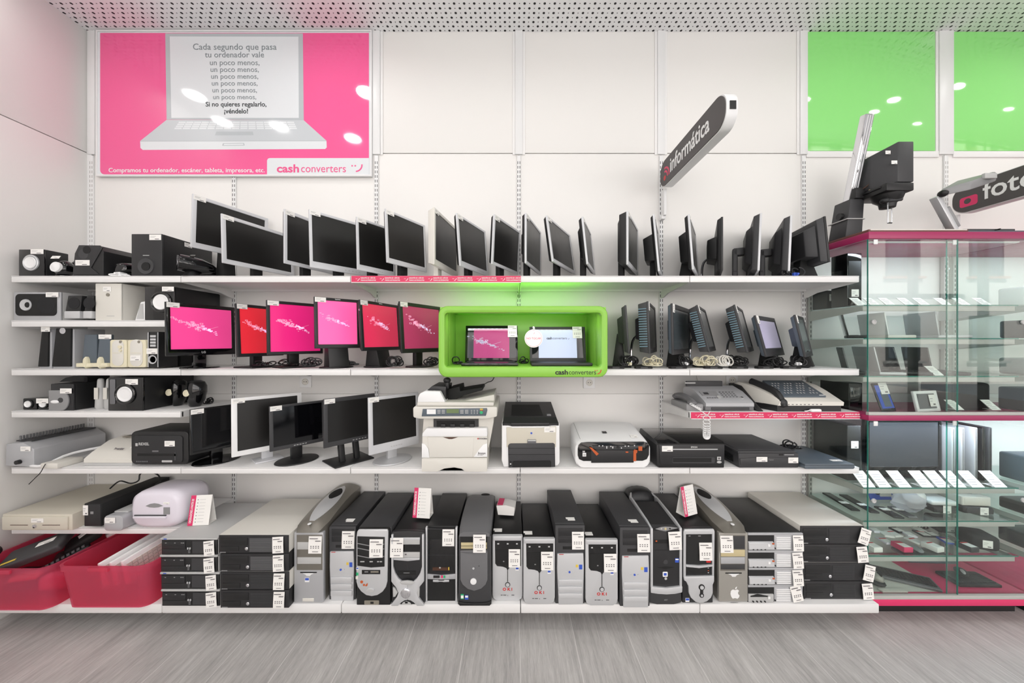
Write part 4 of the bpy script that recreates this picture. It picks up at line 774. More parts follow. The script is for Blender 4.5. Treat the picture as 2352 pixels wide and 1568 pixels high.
# ================================================================ pink bins
def bin_(label, x0, x1, yf, depth, taper=.02):
    t = T('storage_bin', label, 'storage bin', ((x0+x1)/2, yf, Z_0+.001), 0, 'pink storage bins'); w_ = (x1-x0)/2; H = .245; th = .004
    def s_(w, d0, d1, z, r=.05): return [(x, y, z) for x, y in rrect(-w, w, d0, d1, r, 6)]
    b = B(); secs = [s_(w_-taper, taper+.01, depth-taper, 0), s_(w_-.004, .004, depth-.004, H-.03), s_(w_+.002, -.002, depth+.002, H-.028), s_(w_+.004, -.004, depth+.004, H), s_(w_-th*1.5, th*1.5, depth-th*1.5, H), s_(w_-.004-th, .004+th, depth-.004-th, H-.03), s_(w_-taper-th, taper+.01+th, depth-taper-th, th)]
    n = len(secs[0]); vs = [p for q in secs for p in q]; fs = []
    for a in range(len(secs)-1):
        for i in range(n): j = (i+1) % n; fs.append((a*n+i, a*n+j, (a+1)*n+j, (a+1)*n+i))
    fs += [tuple(range(n-1, -1, -1)), tuple(range((len(secs)-1)*n, len(secs)*n))]; b.add(vs, fs, 'pink_bin'); b.build('tub', t)
    b = B(); b.box(-.055, .055, -.014, -.003, H-.022, H-.002, 'pink_bin', .003); b.build('grip', t); return t, w_, depth, H
t1, w1, d1, H1 = bin_('translucent pink storage bin heaped with black gadgets, cut by the photo edge', -2.955, -2.505, -.585, .50)
t2, w2, d2, H2 = bin_('translucent pink storage bin with white keyboards standing on edge', -2.475, -1.985, -.565, .50)
def keyboard(label, loc, rot, wd, hh, mat, keym, group=None, cat='keyboard'):
    t = T('keyboard', label, cat, loc, 0, group); t.rotation_euler = rot
    b = B(); b.box(0, wd, 0, hh, 0, .018, mat, .005); b.build('case', t)
    b = B(); nx = 15
    for r in range(5):
        for c in range(nx): b.box(.012+c*(wd-.024)/nx, .012+(c+.86)*(wd-.024)/nx, .018+r*(hh-.04)/5, .018+(r+.84)*(hh-.04)/5, .018, .0235, keym, .0015 if wd < 0 else 0)
    b.build('keys', t, smooth=False); return t
for i in range(3):
    keyboard('white keyboard standing on edge in the right pink bin, %s from the left' % ORD[i], (-2.265+i*.052, -.525+.01*i, Z_0+.105), (math.radians(84), math.radians(-6), math.radians(84)), .40, .14, 'white', 'offwhite', 'keyboards in the pink bin')
bx = -2.73
def gadget(name, label, cat, x, y, z, sx, sy, sz, rot, mat, tagk=None, extra=None):
    t = T(name, label, cat, (x, y, z), 0, 'gadgets in the left pink bin'); t.rotation_euler = rot
    b = B(); b.box(-sx/2, sx/2, -sy/2, sy/2, -sz/2, sz/2, mat, min(sx, sy, sz)*.3, 3); b.build('body', t)
    if extra:
        b = B(); extra(b); b.build('detail', t)
    if tagk: ptag(t, tagk[0], tagk[1], sz/2+.0006, .075, .035, rot=(-PI/2, 0, tagk[2]), name='price_tag')
    return t
gadget('gadget_case', 'dark grey case with white label on top of the left pink bin', 'gadget', -2.73, -.45, Z_0+.262, .26, .15, .045, (math.radians(14), math.radians(-18), math.radians(25)), 'dark_grey', (.04, .0, 0), lambda b: b.box(-.11, -.05, -.055, -.04, .0226, .0232, 'yellow'))
t = T('webcam', 'round black webcam with blue lens at the left edge of the left bin', 'webcam', (-2.885, -.53, Z_0+.300), 0, 'gadgets in the left pink bin'); b = B(); b.ell((0, 0, 0), (.05, .04, .035), 'black'); b.box(-.02, .02, -.01, .02, -.12, -.025, 'black', .005); b.build('body', t); b = B(); b.lathe((0, -.036, -.02), (0, -1, -.3), [(.016, 0), (.015, .008), (.001, .009)], 'blue', 18); b.build('lens', t)
gadget('game_pad', 'black oval controller with square white sticker in the left bin', 'gadget', -2.63, -.31, Z_0+.25, .16, .10, .05, (math.radians(20), math.radians(-30), math.radians(35)), 'matte_black', (.03, .0, .3))
gadget('remote_control', 'long black remote lying across the left pink bin', 'gadget', -2.62, -.42, Z_0+.19, .22, .05, .03, (math.radians(10), math.radians(-22), math.radians(50)), 'black', None, lambda b: [b.box(-.12+.02*i, -.108+.02*i, -.012, .012, .015, .0165, 'mid_grey') for i in range(11)])
gadget('plastic_gadget', 'grey curved plastic gadget at the back of the left bin', 'gadget', -2.72, -.19, Z_0+.24, .12, .06, .035, (math.radians(-15), math.radians(-15), math.radians(60)), 'mid_grey')
gadget('adapter', 'white adapter near the right rim of the left bin', 'gadget', -2.56, -.20, Z_0+.235, .09, .04, .03, (0, math.radians(-15), math.radians(60)), 'white')
gadget('plastic_card', 'cream coloured flat box under the dark case in the left bin', 'gadget', -2.70, -.51, Z_0+.16, .12, .06, .02, (math.radians(10), 0, math.radians(15)), 'cream')
for i, (x, y, z, m, l) in enumerate(((-2.80, -.45, .10, 'black', 'black lump of electronics low in the left bin, left side'), (-2.64, -.42, .09, 'lavender_white', 'pale box showing through the left bin front'), (-2.76, -.28, .10, 'dark_grey', 'dark box deep in the middle of the left bin'), (-2.575, -.24, .085, 'red', 'red case showing through the left bin side'))):
    gadget('boxed_gadget', l, 'gadget', x, y, Z_0+z, .13, .11, .10, (0, .2*i, .5*i), m)
# ================================================================ copier, printers, scanners, faxes
it = It('copier', 'tall off white multifunction copier with control panel and open paper bay', 'copier', 425, 1.975, Z_E+.0005, Va)
h = lambda y: it.z(y)
b = B()
it.R(b, 118, 775, 725, 900, .0, .40, 'offwhite', .004)           # lower body
it.R(b, 118, 575, 725, 772, .004, .40, 'offwhite', .004)
it.P(b, [(105, 575), (118, 400), (785, 400), (780, 470), (745, 660), (735, 700), (725, 700), (725, 575)], .04, .40, 'offwhite', .004)
b.build('body', it.o)
b = B(); it.P(b, [(190, 772), (172, 580), (605, 580), (588, 768)], -.003, .005, 'offwhite', .002); it.P(b, [(603, 580), (727, 580), (727, 765), (588, 768)], -.002, .005, 'offwhite', .002)
it.P(b, [(118, 772), (118, 640), (150, 650), (178, 690), (190, 772)], -.0035, .004, 'white', .001); it.P(b, [(726, 765), (726, 640), (690, 650), (655, 690), (600, 767)], -.0035, .004, 'white', .001); it.P(b, [(315, 581), (455, 581), (400, 598), (370, 598)], -.0038, -.001, 'brown'); b.build('front_door', it.o)
b = B(); it.P(b, [(118, 900), (118, 782), (725, 782), (725, 900), (520, 900), (490, 875), (420, 862), (330, 872), (260, 900)], -.004, .002, 'offwhite', .001); it.P(b, [(262, 900), (330, 874), (420, 864), (490, 877), (518, 900)], .0, .003, 'light_grey'); b.build('paper_cassette', it.o)
b = B(); it.P(b, [(215, 400), (640, 400), (640, 500), (215, 515)], .03, .045, 'dark_grey'); it.R(b, 245, 440, 605, 505, .028, .036, 'matte_black')
for k in range(4): it.R(b, 285+k*90, 470, 330+k*90, 500, .02, .034, 'black_plastic', .002)
b.build('paper_bay', it.o)
b = B(); it.P(b, [(118, 578), (122, 548), (160, 500), (725, 498), (728, 578)], .0, .05, 'white', .004); b.build('output_tray', it.o)
b = B(); it.P(b, [(52, 385), (50, 300), (65, 288), (818, 288), (822, 300), (820, 378), (800, 385), (730, 400), (110, 400), (68, 390)], -.035, .38, 'offwhite', .006); b.build('scanner_body', it.o)
b = B(); it.P(b, [(132, 375), (142, 308), (728, 300), (732, 320), (718, 370)], -.040, -.034, 'steel_blue', .001); it.R(b, 360, 308, 472, 345, -.0415, -.039, 'lcd'); it.R(b, 180, 310, 262, 354, -.0415, -.039, 'white')
for r in range(3):
    for c in range(2): it.R(b, 276+c*40, 316+r*13, 305+c*40, 322+r*13, -.0415, -.039, 'light_grey'); it.R(b, 484+c*44, 316+r*13, 515+c*44, 322+r*13, -.0415, -.039, 'light_grey')
    for c in range(3): it.R(b, 582+c*26, 318+r*14, 594+c*26, 323+r*14, -.0415, -.039, 'light_grey')
it.R(b, 665, 304, 692, 314, -.042, -.039, 'yellow'); it.R(b, 668, 317, 690, 325, -.042, -.039, 'orange'); it.C(b, 677, 338, 15, -.043, -.039, 'green', 16); b.build('control_panel', it.o)
b = B(); it.R(b, 85, 248, 790, 284, -.03, .36, 'offwhite', .006)
it.P(b, [(88, 250), (92, 205), (110, 170), (155, 148), (295, 150), (342, 240), (342, 250)], -.028, .25, 'white', .006); it.P(b, [(500, 250), (590, 232), (790, 190), (792, 250)], .02, .30, 'offwhite', .004); b.build('document_feeder', it.o)
b = B(); it.P(b, [(165, 146), (210, 108), (345, 112), (340, 150), (342, 238), (296, 150)], .0, .2, 'black_plastic', .003); it.P(b, [(342, 242), (340, 150), (455, 120), (460, 165), (540, 150), (672, 130), (676, 158), (500, 205), (430, 240)], .05, .24, 'matte_black', .003); b.build('feed_tray', it.o)
it.txt('KYOCERA', 648, 600, 17, 'ink', -.004, bold=.03); b = B(); it.R(b, 636, 589, 645, 601, -.004, -.001, 'red'); b.build('emblem', it.o); it.txt('Ecosys', 640, 738, 26, 'ink', -.004, bold=.02); it.txt('FS-1118MFP', 636, 750, 10, 'ink', -.004)
t = T('phone_handset', 'black handset standing on top of the copier behind its feeder', 'handset', (XP(940+358/4.055, 2.02), -.45, Z_E+.515)); b = B(); b.box(-.014, .014, 0, .026, 0, .045, 'black', .010, 3); b.build('grip', t); b = B(); b.ell((0, .012, .05), (.022, .018, .018), 'black'); b.build('ear_piece', t)
t.location.z = ZP(860+140/4.055, 1.975)
cord('power_cable', 'thin black cable rising from copier up behind the green box', [(XP(1083, 2.3), -.14, ZP(891, 2.3)), (XP(1105, 2.35), -.08, ZP(886, 2.35)), (XP(1120, 2.38), -.05, ZP(878, 2.38)), (XP(1132, 2.4), -.045, ZP(872, 2.4)), (XP(1140, 2.4), -.03, ZP(850, 2.4))], .003, 'black')
cord('power_cable', 'short black cable drooping under the middle shelf above left socket', [(XP(686, 2.2), -.22, Z_C-.04), (XP(694, 2.2), -.2, ZP(862, 2.2)), (XP(706, 2.2), -.2, ZP(863, 2.2)), (XP(716, 2.2), -.22, Z_C-.04)], .004, 'black')
# laser printer
it = It('laser_printer', 'cream fronted laser printer with black top and dark paper tray', 'printer', 1130, 2.03, Z_E, Va)
b = B(); it.P(b, [(862, 450), (860, 800), (880, 862), (1385, 850), (1402, 820), (1400, 450), (1310, 478), (950, 482)], .0, .32, 'white', .006); it.R(b, 866, 450, 1396, 480, .02, .32, 'white', .004); b.build('body', it.o)
zt_ = it.z(455); b = B(); X = it.x
b.rings([[(X(868), y, z0_), (X(1392), y, z0_), (X(1392)-i_, y, z1_), (X(868)+i_, y, z1_)] for y, z0_, z1_, i_ in ((.0, zt_-.012, zt_+.0, 0), (.03, zt_-.01, zt_+.03, .01), (.30, zt_-.01, zt_+.075, .012), (.318, zt_-.01, zt_+.06, .015))], 'black_plastic')
b.build('top_cover', it.o)
b = B(); it.P(b, [(945, 448), (1305, 448), (1300, 478), (952, 480)], -.004, .06, 'black_plastic', .004); b.add([(X(950), .055, zt_+.0355), (X(1255), .055, zt_+.0355), (X(1240), .24, zt_+.0665), (X(955), .24, zt_+.0665)], [(0, 1, 2, 3)], 'matte_black'); b.box(X(1290), X(1330), .05, .08, zt_+.03, zt_+.042, 'dark_silver', .002); b.build('output_slot', it.o)
b = B(); it.P(b, [(905, 490), (945, 490), (958, 496), (1300, 494), (1310, 484), (1368, 480), (1366, 672), (908, 674)], -.006, .003, 'beige', .002); dd = b.build('front_door', it.o)
b = B(); it.R(b, 1100, 600, 1180, 636, -.012, -.005, 'dark_silver', .002); it.R(b, 1103, 601, 1177, 614, -.0135, -.005, 'light_grey', .001); b.build('latch', dd)
b = B(); it.C(b, 1137, 542, 13, -.0085, -.005, 'silver', 18); it.C(b, 1137, 542, 9, -.0092, -.008, 'blue', 14); b.build('emblem', dd); it.tag(1256, 486, 1360, 534, -.0068)
b = B(); it.P(b, [(920, 660), (930, 643), (945, 637), (1340, 633), (1355, 645), (1358, 855), (925, 862)], -.009, .01, 'dark_grey', .003); it.R(b, 925, 738, 1354, 741, -.0105, -.008, 'black'); it.R(b, 925, 680, 1354, 683, -.0105, -.008, 'black'); it.P(b, [(960, 858), (962, 808), (978, 798), (1310, 795), (1320, 806), (1320, 854)], -.011, -.008, 'matte_black'); it.R(b, 938, 800, 952, 845, -.0115, -.008, 'black'); it.C(b, 944, 825, 6, -.0125, -.009, 'white', 10); b.build('paper_tray', it.o)
# inkjet white/black
it = It('inkjet_printer', 'white inkjet printer with black front and orange transport tapes', 'printer', 1885, 2.03, Z_E, Va)
b = B(); zA = it.z(628); x0, x1 = it.x(1548), it.x(2245)
def sc(y, w0_, w1_, h_, r=.03): return [(x, y, z) for x, z in rrect(w0_, w1_, .004 if y < .3 else .02, h_, r, 6)]
b.rings([sc(-.002, x0+.012, x1-.012, zA-.004, .034), sc(.006, x0, x1, zA, .04), sc(.05, x0, x1, zA+.018, .045), sc(.24, x0+.012, x1-.01, zA+.060, .045), sc(.28, x0+.02, x1-.02, zA+.052, .03)], 'white'); b.build('body', it.o)
b = B(); it.P(b, [(1568, 690), (1575, 655), (1600, 632), (1660, 626), (2180, 622), (2215, 632), (2232, 660), (2230, 745), (2210, 785), (2170, 800), (1620, 802), (1580, 785), (1568, 750)], -.006, .002, 'gloss_black', .002); it.P(b, [(1690, 700), (2090, 700), (2086, 815), (1692, 818)], -.009, -.004, 'black_plastic', .002); b.build('front_panel', it.o)
b = B(); it.P(b, [(1700, 655), (2110, 650), (2118, 675), (2085, 690), (1740, 692), (1715, 680)], -.022, -.004, 'dark_grey', .003)
for k, (x_, y_) in enumerate(((1760, 653), (1792, 652), (1830, 660), (1830, 672), (1868, 658), (1885, 662), (1885, 672), (2000, 655), (2030, 655), (2085, 650), (1965, 672))): it.C(b, x_, y_, 5, -.0232, -.021, 'white', 8)
it.C(b, 1935, 664, 14, -.0245, -.021, 'black', 16); b.build('control_panel', it.o)
b = B(); it.P(b, [(1668, 664), (1692, 668), (1756, 725), (1735, 742)], -.0245, -.0225, 'orange'); it.R(b, 2082, 700, 2108, 800, -.0105, -.0095, 'orange'); it.P(b, [(2085, 705), (2088, 690), (2120, 698), (2115, 725), (2085, 728)], -.0112, -.0095, 'orange'); it.R(b, 2130, 665, 2165, 705, -.0085, -.0065, 'orange'); it.R(b, 2010, 710, 2035, 723, -.0105, -.0095, 'orange'); b.build('tape', it.o)
b = B(); it.R(b, 1612, 725, 1645, 758, -.0078, -.0065, 'white'); it.R(b, 1612, 706, 1634, 720, -.0078, -.0065, 'light_grey'); it.R(b, 1617, 735, 1640, 752, -.0082, -.007, 'light_grey'); b.build('stickers', it.o)
b = B(); mx_ = Matrix.Translation((0, .10, zA+.0312)) @ Matrix.Rotation(.20, 4, 'X'); b.box(it.x(1838), it.x(1880), -.012, .012, -.001, .0015, 'gloss_black', mx=mx_); b.box(x0+.03, x0+.031, -.09, .13, -.001, .0012, 'mid_grey', mx=mx_); b.build('lid_details', it.o)
o = ptag(it.o, it.x(2120), .035, zA+.016, .04, .03, rot=(-PI/2+.3, 0, 0))
# black multifunction
it = It('inkjet_printer', 'black low multifunction printer with silver line and paper slot', 'printer', 490, 2.03, Z_E, Ve)
b = B(); X = it.x; zA = it.z(720)
b.prism([(X(150), 0), (X(832), 0), (X(832), zA), (X(125), zA), (X(130), .02)], .0, .27, 'black', bev=.006); b.build('body', it.o)
b = B(); b.rings([[(X(x_), y, z_) for x_, z_ in ((125-0*y, zA-.004), (833, zA-.004), (825, zA+h_), (135, zA+h_))] for y, h_ in ((-.004, .004), (.01, .012), (.25, .030), (.275, .022))], 'gloss_black'); b.build('scanner_lid', it.o)
b = B(); it.P(b, [(150, 725), (828, 722), (826, 925), (190, 932), (158, 915)], -.005, .001, 'black_plastic', .002); it.R(b, 285, 768, 755, 777, -.007, -.004, 'silver'); it.RR(b, 285, 855, 725, 915, .008, -.0065, -.004, 'dark_grey'); it.R(b, 292, 862, 690, 905, -.0075, -.004, 'matte_black'); b.build('front_panel', it.o)
it.txt('EPSON', 478, 758, 22, 'light_grey', -.0055, bold=.03); it.tag(178, 738, 290, 795, -.0058)
b = B(); it.R(b, 750, 850, 790, 885, -.0062, -.004, 'light_grey'); it.R(b, 760, 858, 780, 876, -.0068, -.005, 'ink'); b.prism(circ(it.x(772), it.z(905), .014, 20, .007), -.0062, -.004, 'light_grey'); b.build('stickers', it.o)
# dark grey scanner
it = It('flatbed_scanner', 'thick dark grey flatbed scanner with two white stickers on its front', 'scanner', 1215, 2.03, Z_E, Ve)
b = B(); X = it.x; zA = it.z(815)
b.prism([(X(985), 0), (X(1605), 0), (X(1605), zA), (X(975), zA)], .0, .36, 'dark_grey', bev=.006)
for k in range(5): b.box(X(975)-.002, X(975)+.003, .05, .30, .02+k*.009, .024+k*.009, 'black')
b.build('body', it.o); b = B(); b.box(X(962), X(1562), -.008, .365, zA+.001, zA+.013, 'dark_grey', .004); b.box(X(990), X(1540), .02, .34, zA+.012, zA+.0155, 'dark_grey', .002); b.build('lid', it.o)
b = B(); it.P(b, [(990, 870), (1290, 858), (1600, 868), (1600, 935), (1290, 945), (995, 935)], -.004, .002, 'dark_grey', .002); it.txt('Canon', 1285, 888, 20, 'grey', -.0045); it.R(b, 1400, 825, 1440, 838, -.003, .003, 'gloss_black'); it.R(b, 1450, 826, 1550, 836, -.003, .003, 'grey'); b.build('front_panel', it.o)
it.tag(1158, 852, 1270, 902, -.0048); it.tag(1488, 858, 1590, 915, -.0048)
it = It('flatbed_scanner', 'thin blue grey flatbed scanner lying at the right shelf end', 'scanner', 1900, 2.0, Z_E, Ve)
b = B(); X = it.x; b.prism([(X(1675), .004), (X(2175), .004), (X(2190), .014), (X(2185), .026), (X(1670), .026), (X(1665), .014)], .0, .34, 'steel_blue', bev=.003); b.build('body', it.o); b = B(); b.box(X(1662), X(2178), -.004, .345, .0265, .036, 'steel_blue', .004); b.build('lid', it.o); ptag(it.o, X(2080), .04, .0362, .06, .025, rot=(-PI/2, 0, 0))
bundle('tied black cable coil lying behind the dark scanners', 1835, 2.22, Z_E+.04, .16, .06, .08, .0045, 'black', 6, 12)
# fax machines
it = It('fax_machine', 'silver grey fax machine with handset and curly white cord', 'fax machine', 790, 2.06, Z_G, Ve)
b = B(); X = it.x; zA = it.z(305)
b.rings([[(X(x0_), y, z0_), (X(x1_), y, z0_), (X(x1_), y, z1_), (X(x0_), y, z1_)] for y, x0_, x1_, z0_, z1_ in ((.0, 640, 1140, .028, zA+.004), (.02, 635, 1140, .02, zA+.018), (.10, 620, 1138, .02, zA+.060), (.2, 615, 1138, .02, zA+.085), (.24, 610, 1138, .02, zA+.06))], 'silver_paint'); b.build('body', it.o, ang=.4)
b = B(); it.R(b, 630, 335, 1135, 372, -.004, .23, 'mid_grey', .004); it.R(b, 690, 338, 1085, 366, -.008, .0, 'dark_grey', .003); b.build('base', it.o)
sl = math.atan2(.042, .08); mx_ = Matrix.Translation((0, .02, zA+.018)) @ Matrix.Rotation(sl, 4, 'X')
b = B(); b.box(X(660), X(840), .045, .088, .001, .003, 'grey', mx=mx_); b.box(X(690), X(740), .055, .075, .001, .0042, 'dark_grey', mx=mx_); b.cyl((X(820), .03, -.001), (X(820), .03, .005), .012, 'light_grey', mx=mx_); b.cyl((X(1060), .025, -.001), (X(1060), .025, .005), .011, 'light_grey', mx=mx_); b.cyl((X(1060), .025, .004), (X(1060), .025, .006), .008, 'mid_grey', mx=mx_)
for r in range(4):
    for c in range(5): b.box(X(870+c*34), X(888+c*34), .03+r*.016, .036+r*.016, .0, .0035, 'mid_grey', mx=mx_)
for c in range(5): b.box(X(690+c*26), X(706+c*26), .02, .026, .0, .003, 'mid_grey', mx=mx_)
b.build('keypad', it.o)
b = B(); b.box(X(600), X(1010), .185, .20, zA+.08, zA+.115, 'dark_grey', .003); b.box(X(580), X(700), .18, .185, zA+.098, zA+.108, 'light_grey', .002); b.build('paper_guide', it.o)
b = B(); b.box(X(440), X(625), .005, .21, .0, .042, 'grey', .01); b.build('cradle', it.o)
b = B(); b.tube([(X(510), .0, .045), (X(510), .05, .062), (X(500), .11, .072), (X(495), .17, .066), (X(495), .2, .06)], .020, 'mid_grey', 10); b.ell((X(510), .015, .048), (.028, .022, .018), 'mid_grey'); b.ell((X(495), .19, .06), (.028, .026, .018), 'mid_grey'); b.build('handset', it.o)
pts = []
for i in range(220):
    u = i/219; 
    if u < .16: q = u/.16; c = Vector((X(470)+(X(575)-X(470))*q, -.012, it.z(300)+(it.z(360)-it.z(300))*q+.0)); ax = 0
    else:
        q = (u-.16)/.84; A_ = q*2*PI
        hx = X(618)-.020*math.cos(q*PI)*(.55+.9*math.sin(q*PI)**3); zz = ZP(860+360/4.523, 2.06)-Z_G
        zl = zz-.165*math.sin(q*PI)**.55; c = Vector((hx, -.030, zl))
    r = .0095; a = i*1.0; pts.append((c.x+r*math.cos(a), c.y+r*.6*math.sin(a), c.z+.0035*math.sin(a)))
b = B(); b.tube(pts, .0021, 'white', 5, 2); b.build('coiled_cord', it.o)
it = It('fax_machine', 'black and cream fax machine with dark keypad next to the cabinet', 'fax machine', 1640, 2.05, Z_G, Ve)
b = B(); X = it.x; zA = it.z(300)
b.rings([[(X(x0_), y, .035), (X(2070), y, .035), (X(2075), y, z1_*.6+.02), (X(2050), y, z1_), (X(x0_+20), y, z1_), (X(x0_), y, z1_*.6)] for y, x0_, z1_ in ((-.0, 1390, zA+.010), (.03, 1375, zA+.03), (.10, 1330, zA+.062), (.17, 1270, zA+.088), (.24, 1230, zA+.10), (.28, 1200, zA+.08))], 'cream' if False else 'offwhite'); b.build('body', it.o, ang=.5)
b = B(); b.rings([[(X(x0_), y, 0), (X(2050), y, 0), (X(2050), y, .036), (X(x0_), y, .036)] for y, x0_ in ((.004, 1385), (.28, 1230))], 'black_plastic'); b.prism([(.0, .0), (.28, .0), (.28, zA+.09), (.2, zA+.08), (.05, zA*.55)], X(1180), X(1250), 'black', axis='x', bev=.006)
for k in range(9): b.box(X(1490+k*42), X(1508+k*42), -.001, .005, .040, .044, 'ink')
b.build('base', it.o)
sl = math.atan2(.052, .12); mx_ = Matrix.Translation((0, .03, zA+.031)) @ Matrix.Rotation(sl, 4, 'X'); b = B(); b.box(X(1480), X(1935), .0, .19, -.004, .010, 'steel_blue', .004, mx=mx_)
for r in range(5):
    for c in range(12):
        if (r*7+c*5) % 4: b.box(X(1500+c*34), X(1512+c*34), .03+r*.028, .040+r*.028, .010, .0118, 'light_grey', mx=mx_)
b.box(X(1870), X(1925), .006, .012, .010, .0112, 'white', mx=mx_); b.build('keypad', it.o)
b = B(); b.tube([(X(1455), .0, zA-.02), (X(1440), .05, zA+.055), (X(1400), .12, zA+.085), (X(1350), .20, zA+.11)], .020, 'black_plastic', 10); b.ell((X(1452), .01, zA+.0), (.026, .02, .028), 'black_plastic'); b.build('handset', it.o)
t = T('plug', 'white power adapter lying in front of the black and cream fax', 'plug', (XP(1480+1790/4.523, 2.03), -.399, Z_G)); b = B(); b.box(-.032, .032, -.012, .007, 0, .018, 'white', .007, 3); b.build('body', t); b = B(); b.tube([(-.03, 0, .01), (-.045, 0, .006), (-.06, .002, .004)], .003, 'white'); b.build('cable', t)
cord('telephone_cable', 'white telephone cable hanging down the wall behind the grey fax', [(XP(1600, 2.42), -.012, ZP(860, 2.42)), (XP(1612, 2.42), -.010, ZP(888, 2.42)), (XP(1640, 2.42), -.012, ZP(900, 2.42)), (XP(1676, 2.42), -.020, ZP(880, 2.42)), (XP(1685, 2.4), -.035, ZP(890, 2.4)), (XP(1708, 2.38), -.06, ZP(892, 2.38)), (XP(1722, 2.36), -.08, ZP(905, 2.36))], .0025, 'offwhite')
# ================================================================ cables along the middle shelf
k = 0
for px, d, w_, m, n in ((600, 2.10, .14, 'black', 5), (655, 2.12, .12, 'black', 5), (705, 2.06, .13, 'black', 7), (795, 2.14, .12, 'black', 6), (868, 2.2, .12, 'black', 4), (905, 2.05, .11, 'black', 8), (985, 2.08, .10, 'black', 8)):
    nm_ = ['right of the leftmost pink screen', 'under the red screen', 'in front of the rose screen neck', 'right of the rose screen neck', 'behind the crimson screen neck', 'between crimson and wine screens', 'beside the green box left wall'][k]
    bundle('tangled black cables on the middle shelf %s' % nm_, px, d, Z_C+.012, w_, .065 if n > 6 else .045, .07, .0038, m, n, 31+k, plug='black' if n > 6 else None); k += 1
k = 0
for px, d, w_, m, n, pl in ((1448, 2.07, .10, 'black', 7, 'cream'), (1500, 2.09, .09, 'cream', 5, None), (1578, 2.04, .09, 'black', 4, 'white'), (1625, 2.05, .11, 'cream', 6, 'cream'), (1672, 2.04, .10, 'offwhite', 4, 'white'), (1700, 2.12, .12, 'black', 8, None), (1790, 2.05, .12, 'black', 8, None), (1838, 2.04, .08, 'black', 4, 'white')):
    nm_ = ['just right of the green box', 'at the foot of the upright touch monitor', 'left of the first reclined monitor', 'between the two reclined twins', 'under the second reclined twin', 'behind the second reclined twin', 'under the lavender screen', 'under the last touch monitor'][k]
    d = max(d, 2.085)
    n += 5; w_ *= 1.25
    bundle('tangled %s cables on the middle shelf %s' % ({'cream': 'cream', 'black': 'black', 'offwhite': 'pale'}[m], nm_), px, d, Z_C+.012, w_, .07 if n > 4 else .045, .07, .0036, m, n, 51+k, plug=pl); k += 1
for k, px in enumerate((1415, 1480, 1560, 1640, 1700, 1760, 1820)):
    t = T('power_adapter', 'flat black power adapter at the middle shelf edge, %s from the green box' % ORD[k], 'power adapter', (XP(px, 2.045), -.396, Z_C), .1*(k % 3-1), 'flat black adapters')
    b = B(); b.box(-.05, .05, 0, .035, 0, .016, 'matte_black', .004); b.build('body', t); b = B(); b.box(-.02, .02, -.0006, 0, .004, .012, 'dark_grey'); b.build('end_label', t)
bundle('black cable coil on the topmost shelf beside the rear facing dark monitor', 1832, 2.06, Z_A, .14, .07, .07, .004, 'black', 7, 77, plug='blue')
# ================================================================ laptops in the green box
zfl = Z_C+.024
def laptop(label, cx, y, z, wd, dp, hh, lean, lidm, scrm, basem, rz=0, group=None, kb=1, keym='dark_grey', bezel=.014, pic=None, matte=None):
    t = T('laptop', label, 'laptop', (cx, y, z), rz, group)
    b = B(); b.box(-wd/2, wd/2, 0, dp, 0, .018, basem, .005); b.build('base', t)
    if kb:
        b = B(); 
        for r in range(5): b.box(-wd*.44, wd*.44, dp*.42+r*dp*.09, dp*.42+(r+.8)*dp*.09, .018, .0195, keym)
        b.box(-wd*.1, wd*.1, dp*.08, dp*.33, .018, .0188, keym); b.build('keyboard', t)
    mx = Matrix.Translation((0, dp-.008, .018)) @ Matrix.Rotation(-lean, 4, 'X')
    b = B(mx); b.box(-wd/2, wd/2, .0, .008, 0, hh, lidm, .003); b.build('lid', t)
    b = B(mx); b.box(-wd/2+bezel, wd/2-bezel, -.001, .001, bezel*1.4, hh-bezel*1.3, matte or 'screen_gloss'); s_ = b.build('screen', t, smooth=False)
    if scrm:
        b = B(mx); b.box(-wd*.34, wd*.34, -.0016, -.0008, bezel*1.4, hh-bezel*1.6, scrm); b.build('picture', s_, smooth=False)
    return t, mx, s_
d = 2.02
t, mx, s_ = laptop('glossy black laptop with magenta screen, left inside the green box', XP(1126, 2.0), -.495, zfl, .322, .17, .222, math.radians(10), 'gloss_black', 'scr_magenta', 'gloss_black', keym='black_plastic')
glyphs(s_, -.02, .11, .15, -.0017, mx, 9, 'scr_lav', 'scr_lav')
b = B(mx); b.box(-.055, -.050, -.0028, -.0018, .045, .085, 'dot'); b.box(-.055, .08, -.0028, -.0018, .042, .047, 'dot'); 
o = ptag(t, 0, 0, 0, .055, .072, 'wide'); bpy.data.objects.remove(o); o = ptag(t, 0, 0, 0, .056, .074, 'tall'); o.matrix_local = mx @ Matrix.Translation((.128, -.001, .148))
t, mx, s_ = laptop('dark grey laptop with pale screen, right inside the green box', XP(1288, 2.0), -.495, zfl, .345, .18, .215, math.radians(10), 'dark_grey', 'scr_white', 'black_plastic', keym='black')
for s1, x_, bd in (('cash', -.068, .03), ('converters', -.030, 0)):
    o = text(s_, 'lettering', s1, .022, (0, 0, 0), 'text_dark', bold=bd, sx=.9); o.matrix_local = mx @ Matrix.Translation((x_, -.0018, .135)) @ Matrix.Rotation(PI/2, 4, 'X') @ Matrix.Diagonal((.020, .022, .05, 1))
o = smile(s_, 0, 0, 0, .012, 'text_dark'); o.matrix_local = mx @ Matrix.Translation((.060, -.0018, .134))
o = ptag(t, 0, 0, 0, .058, .074, 'tall'); o.matrix_local = mx @ Matrix.Translation((.122, -.001, .141))
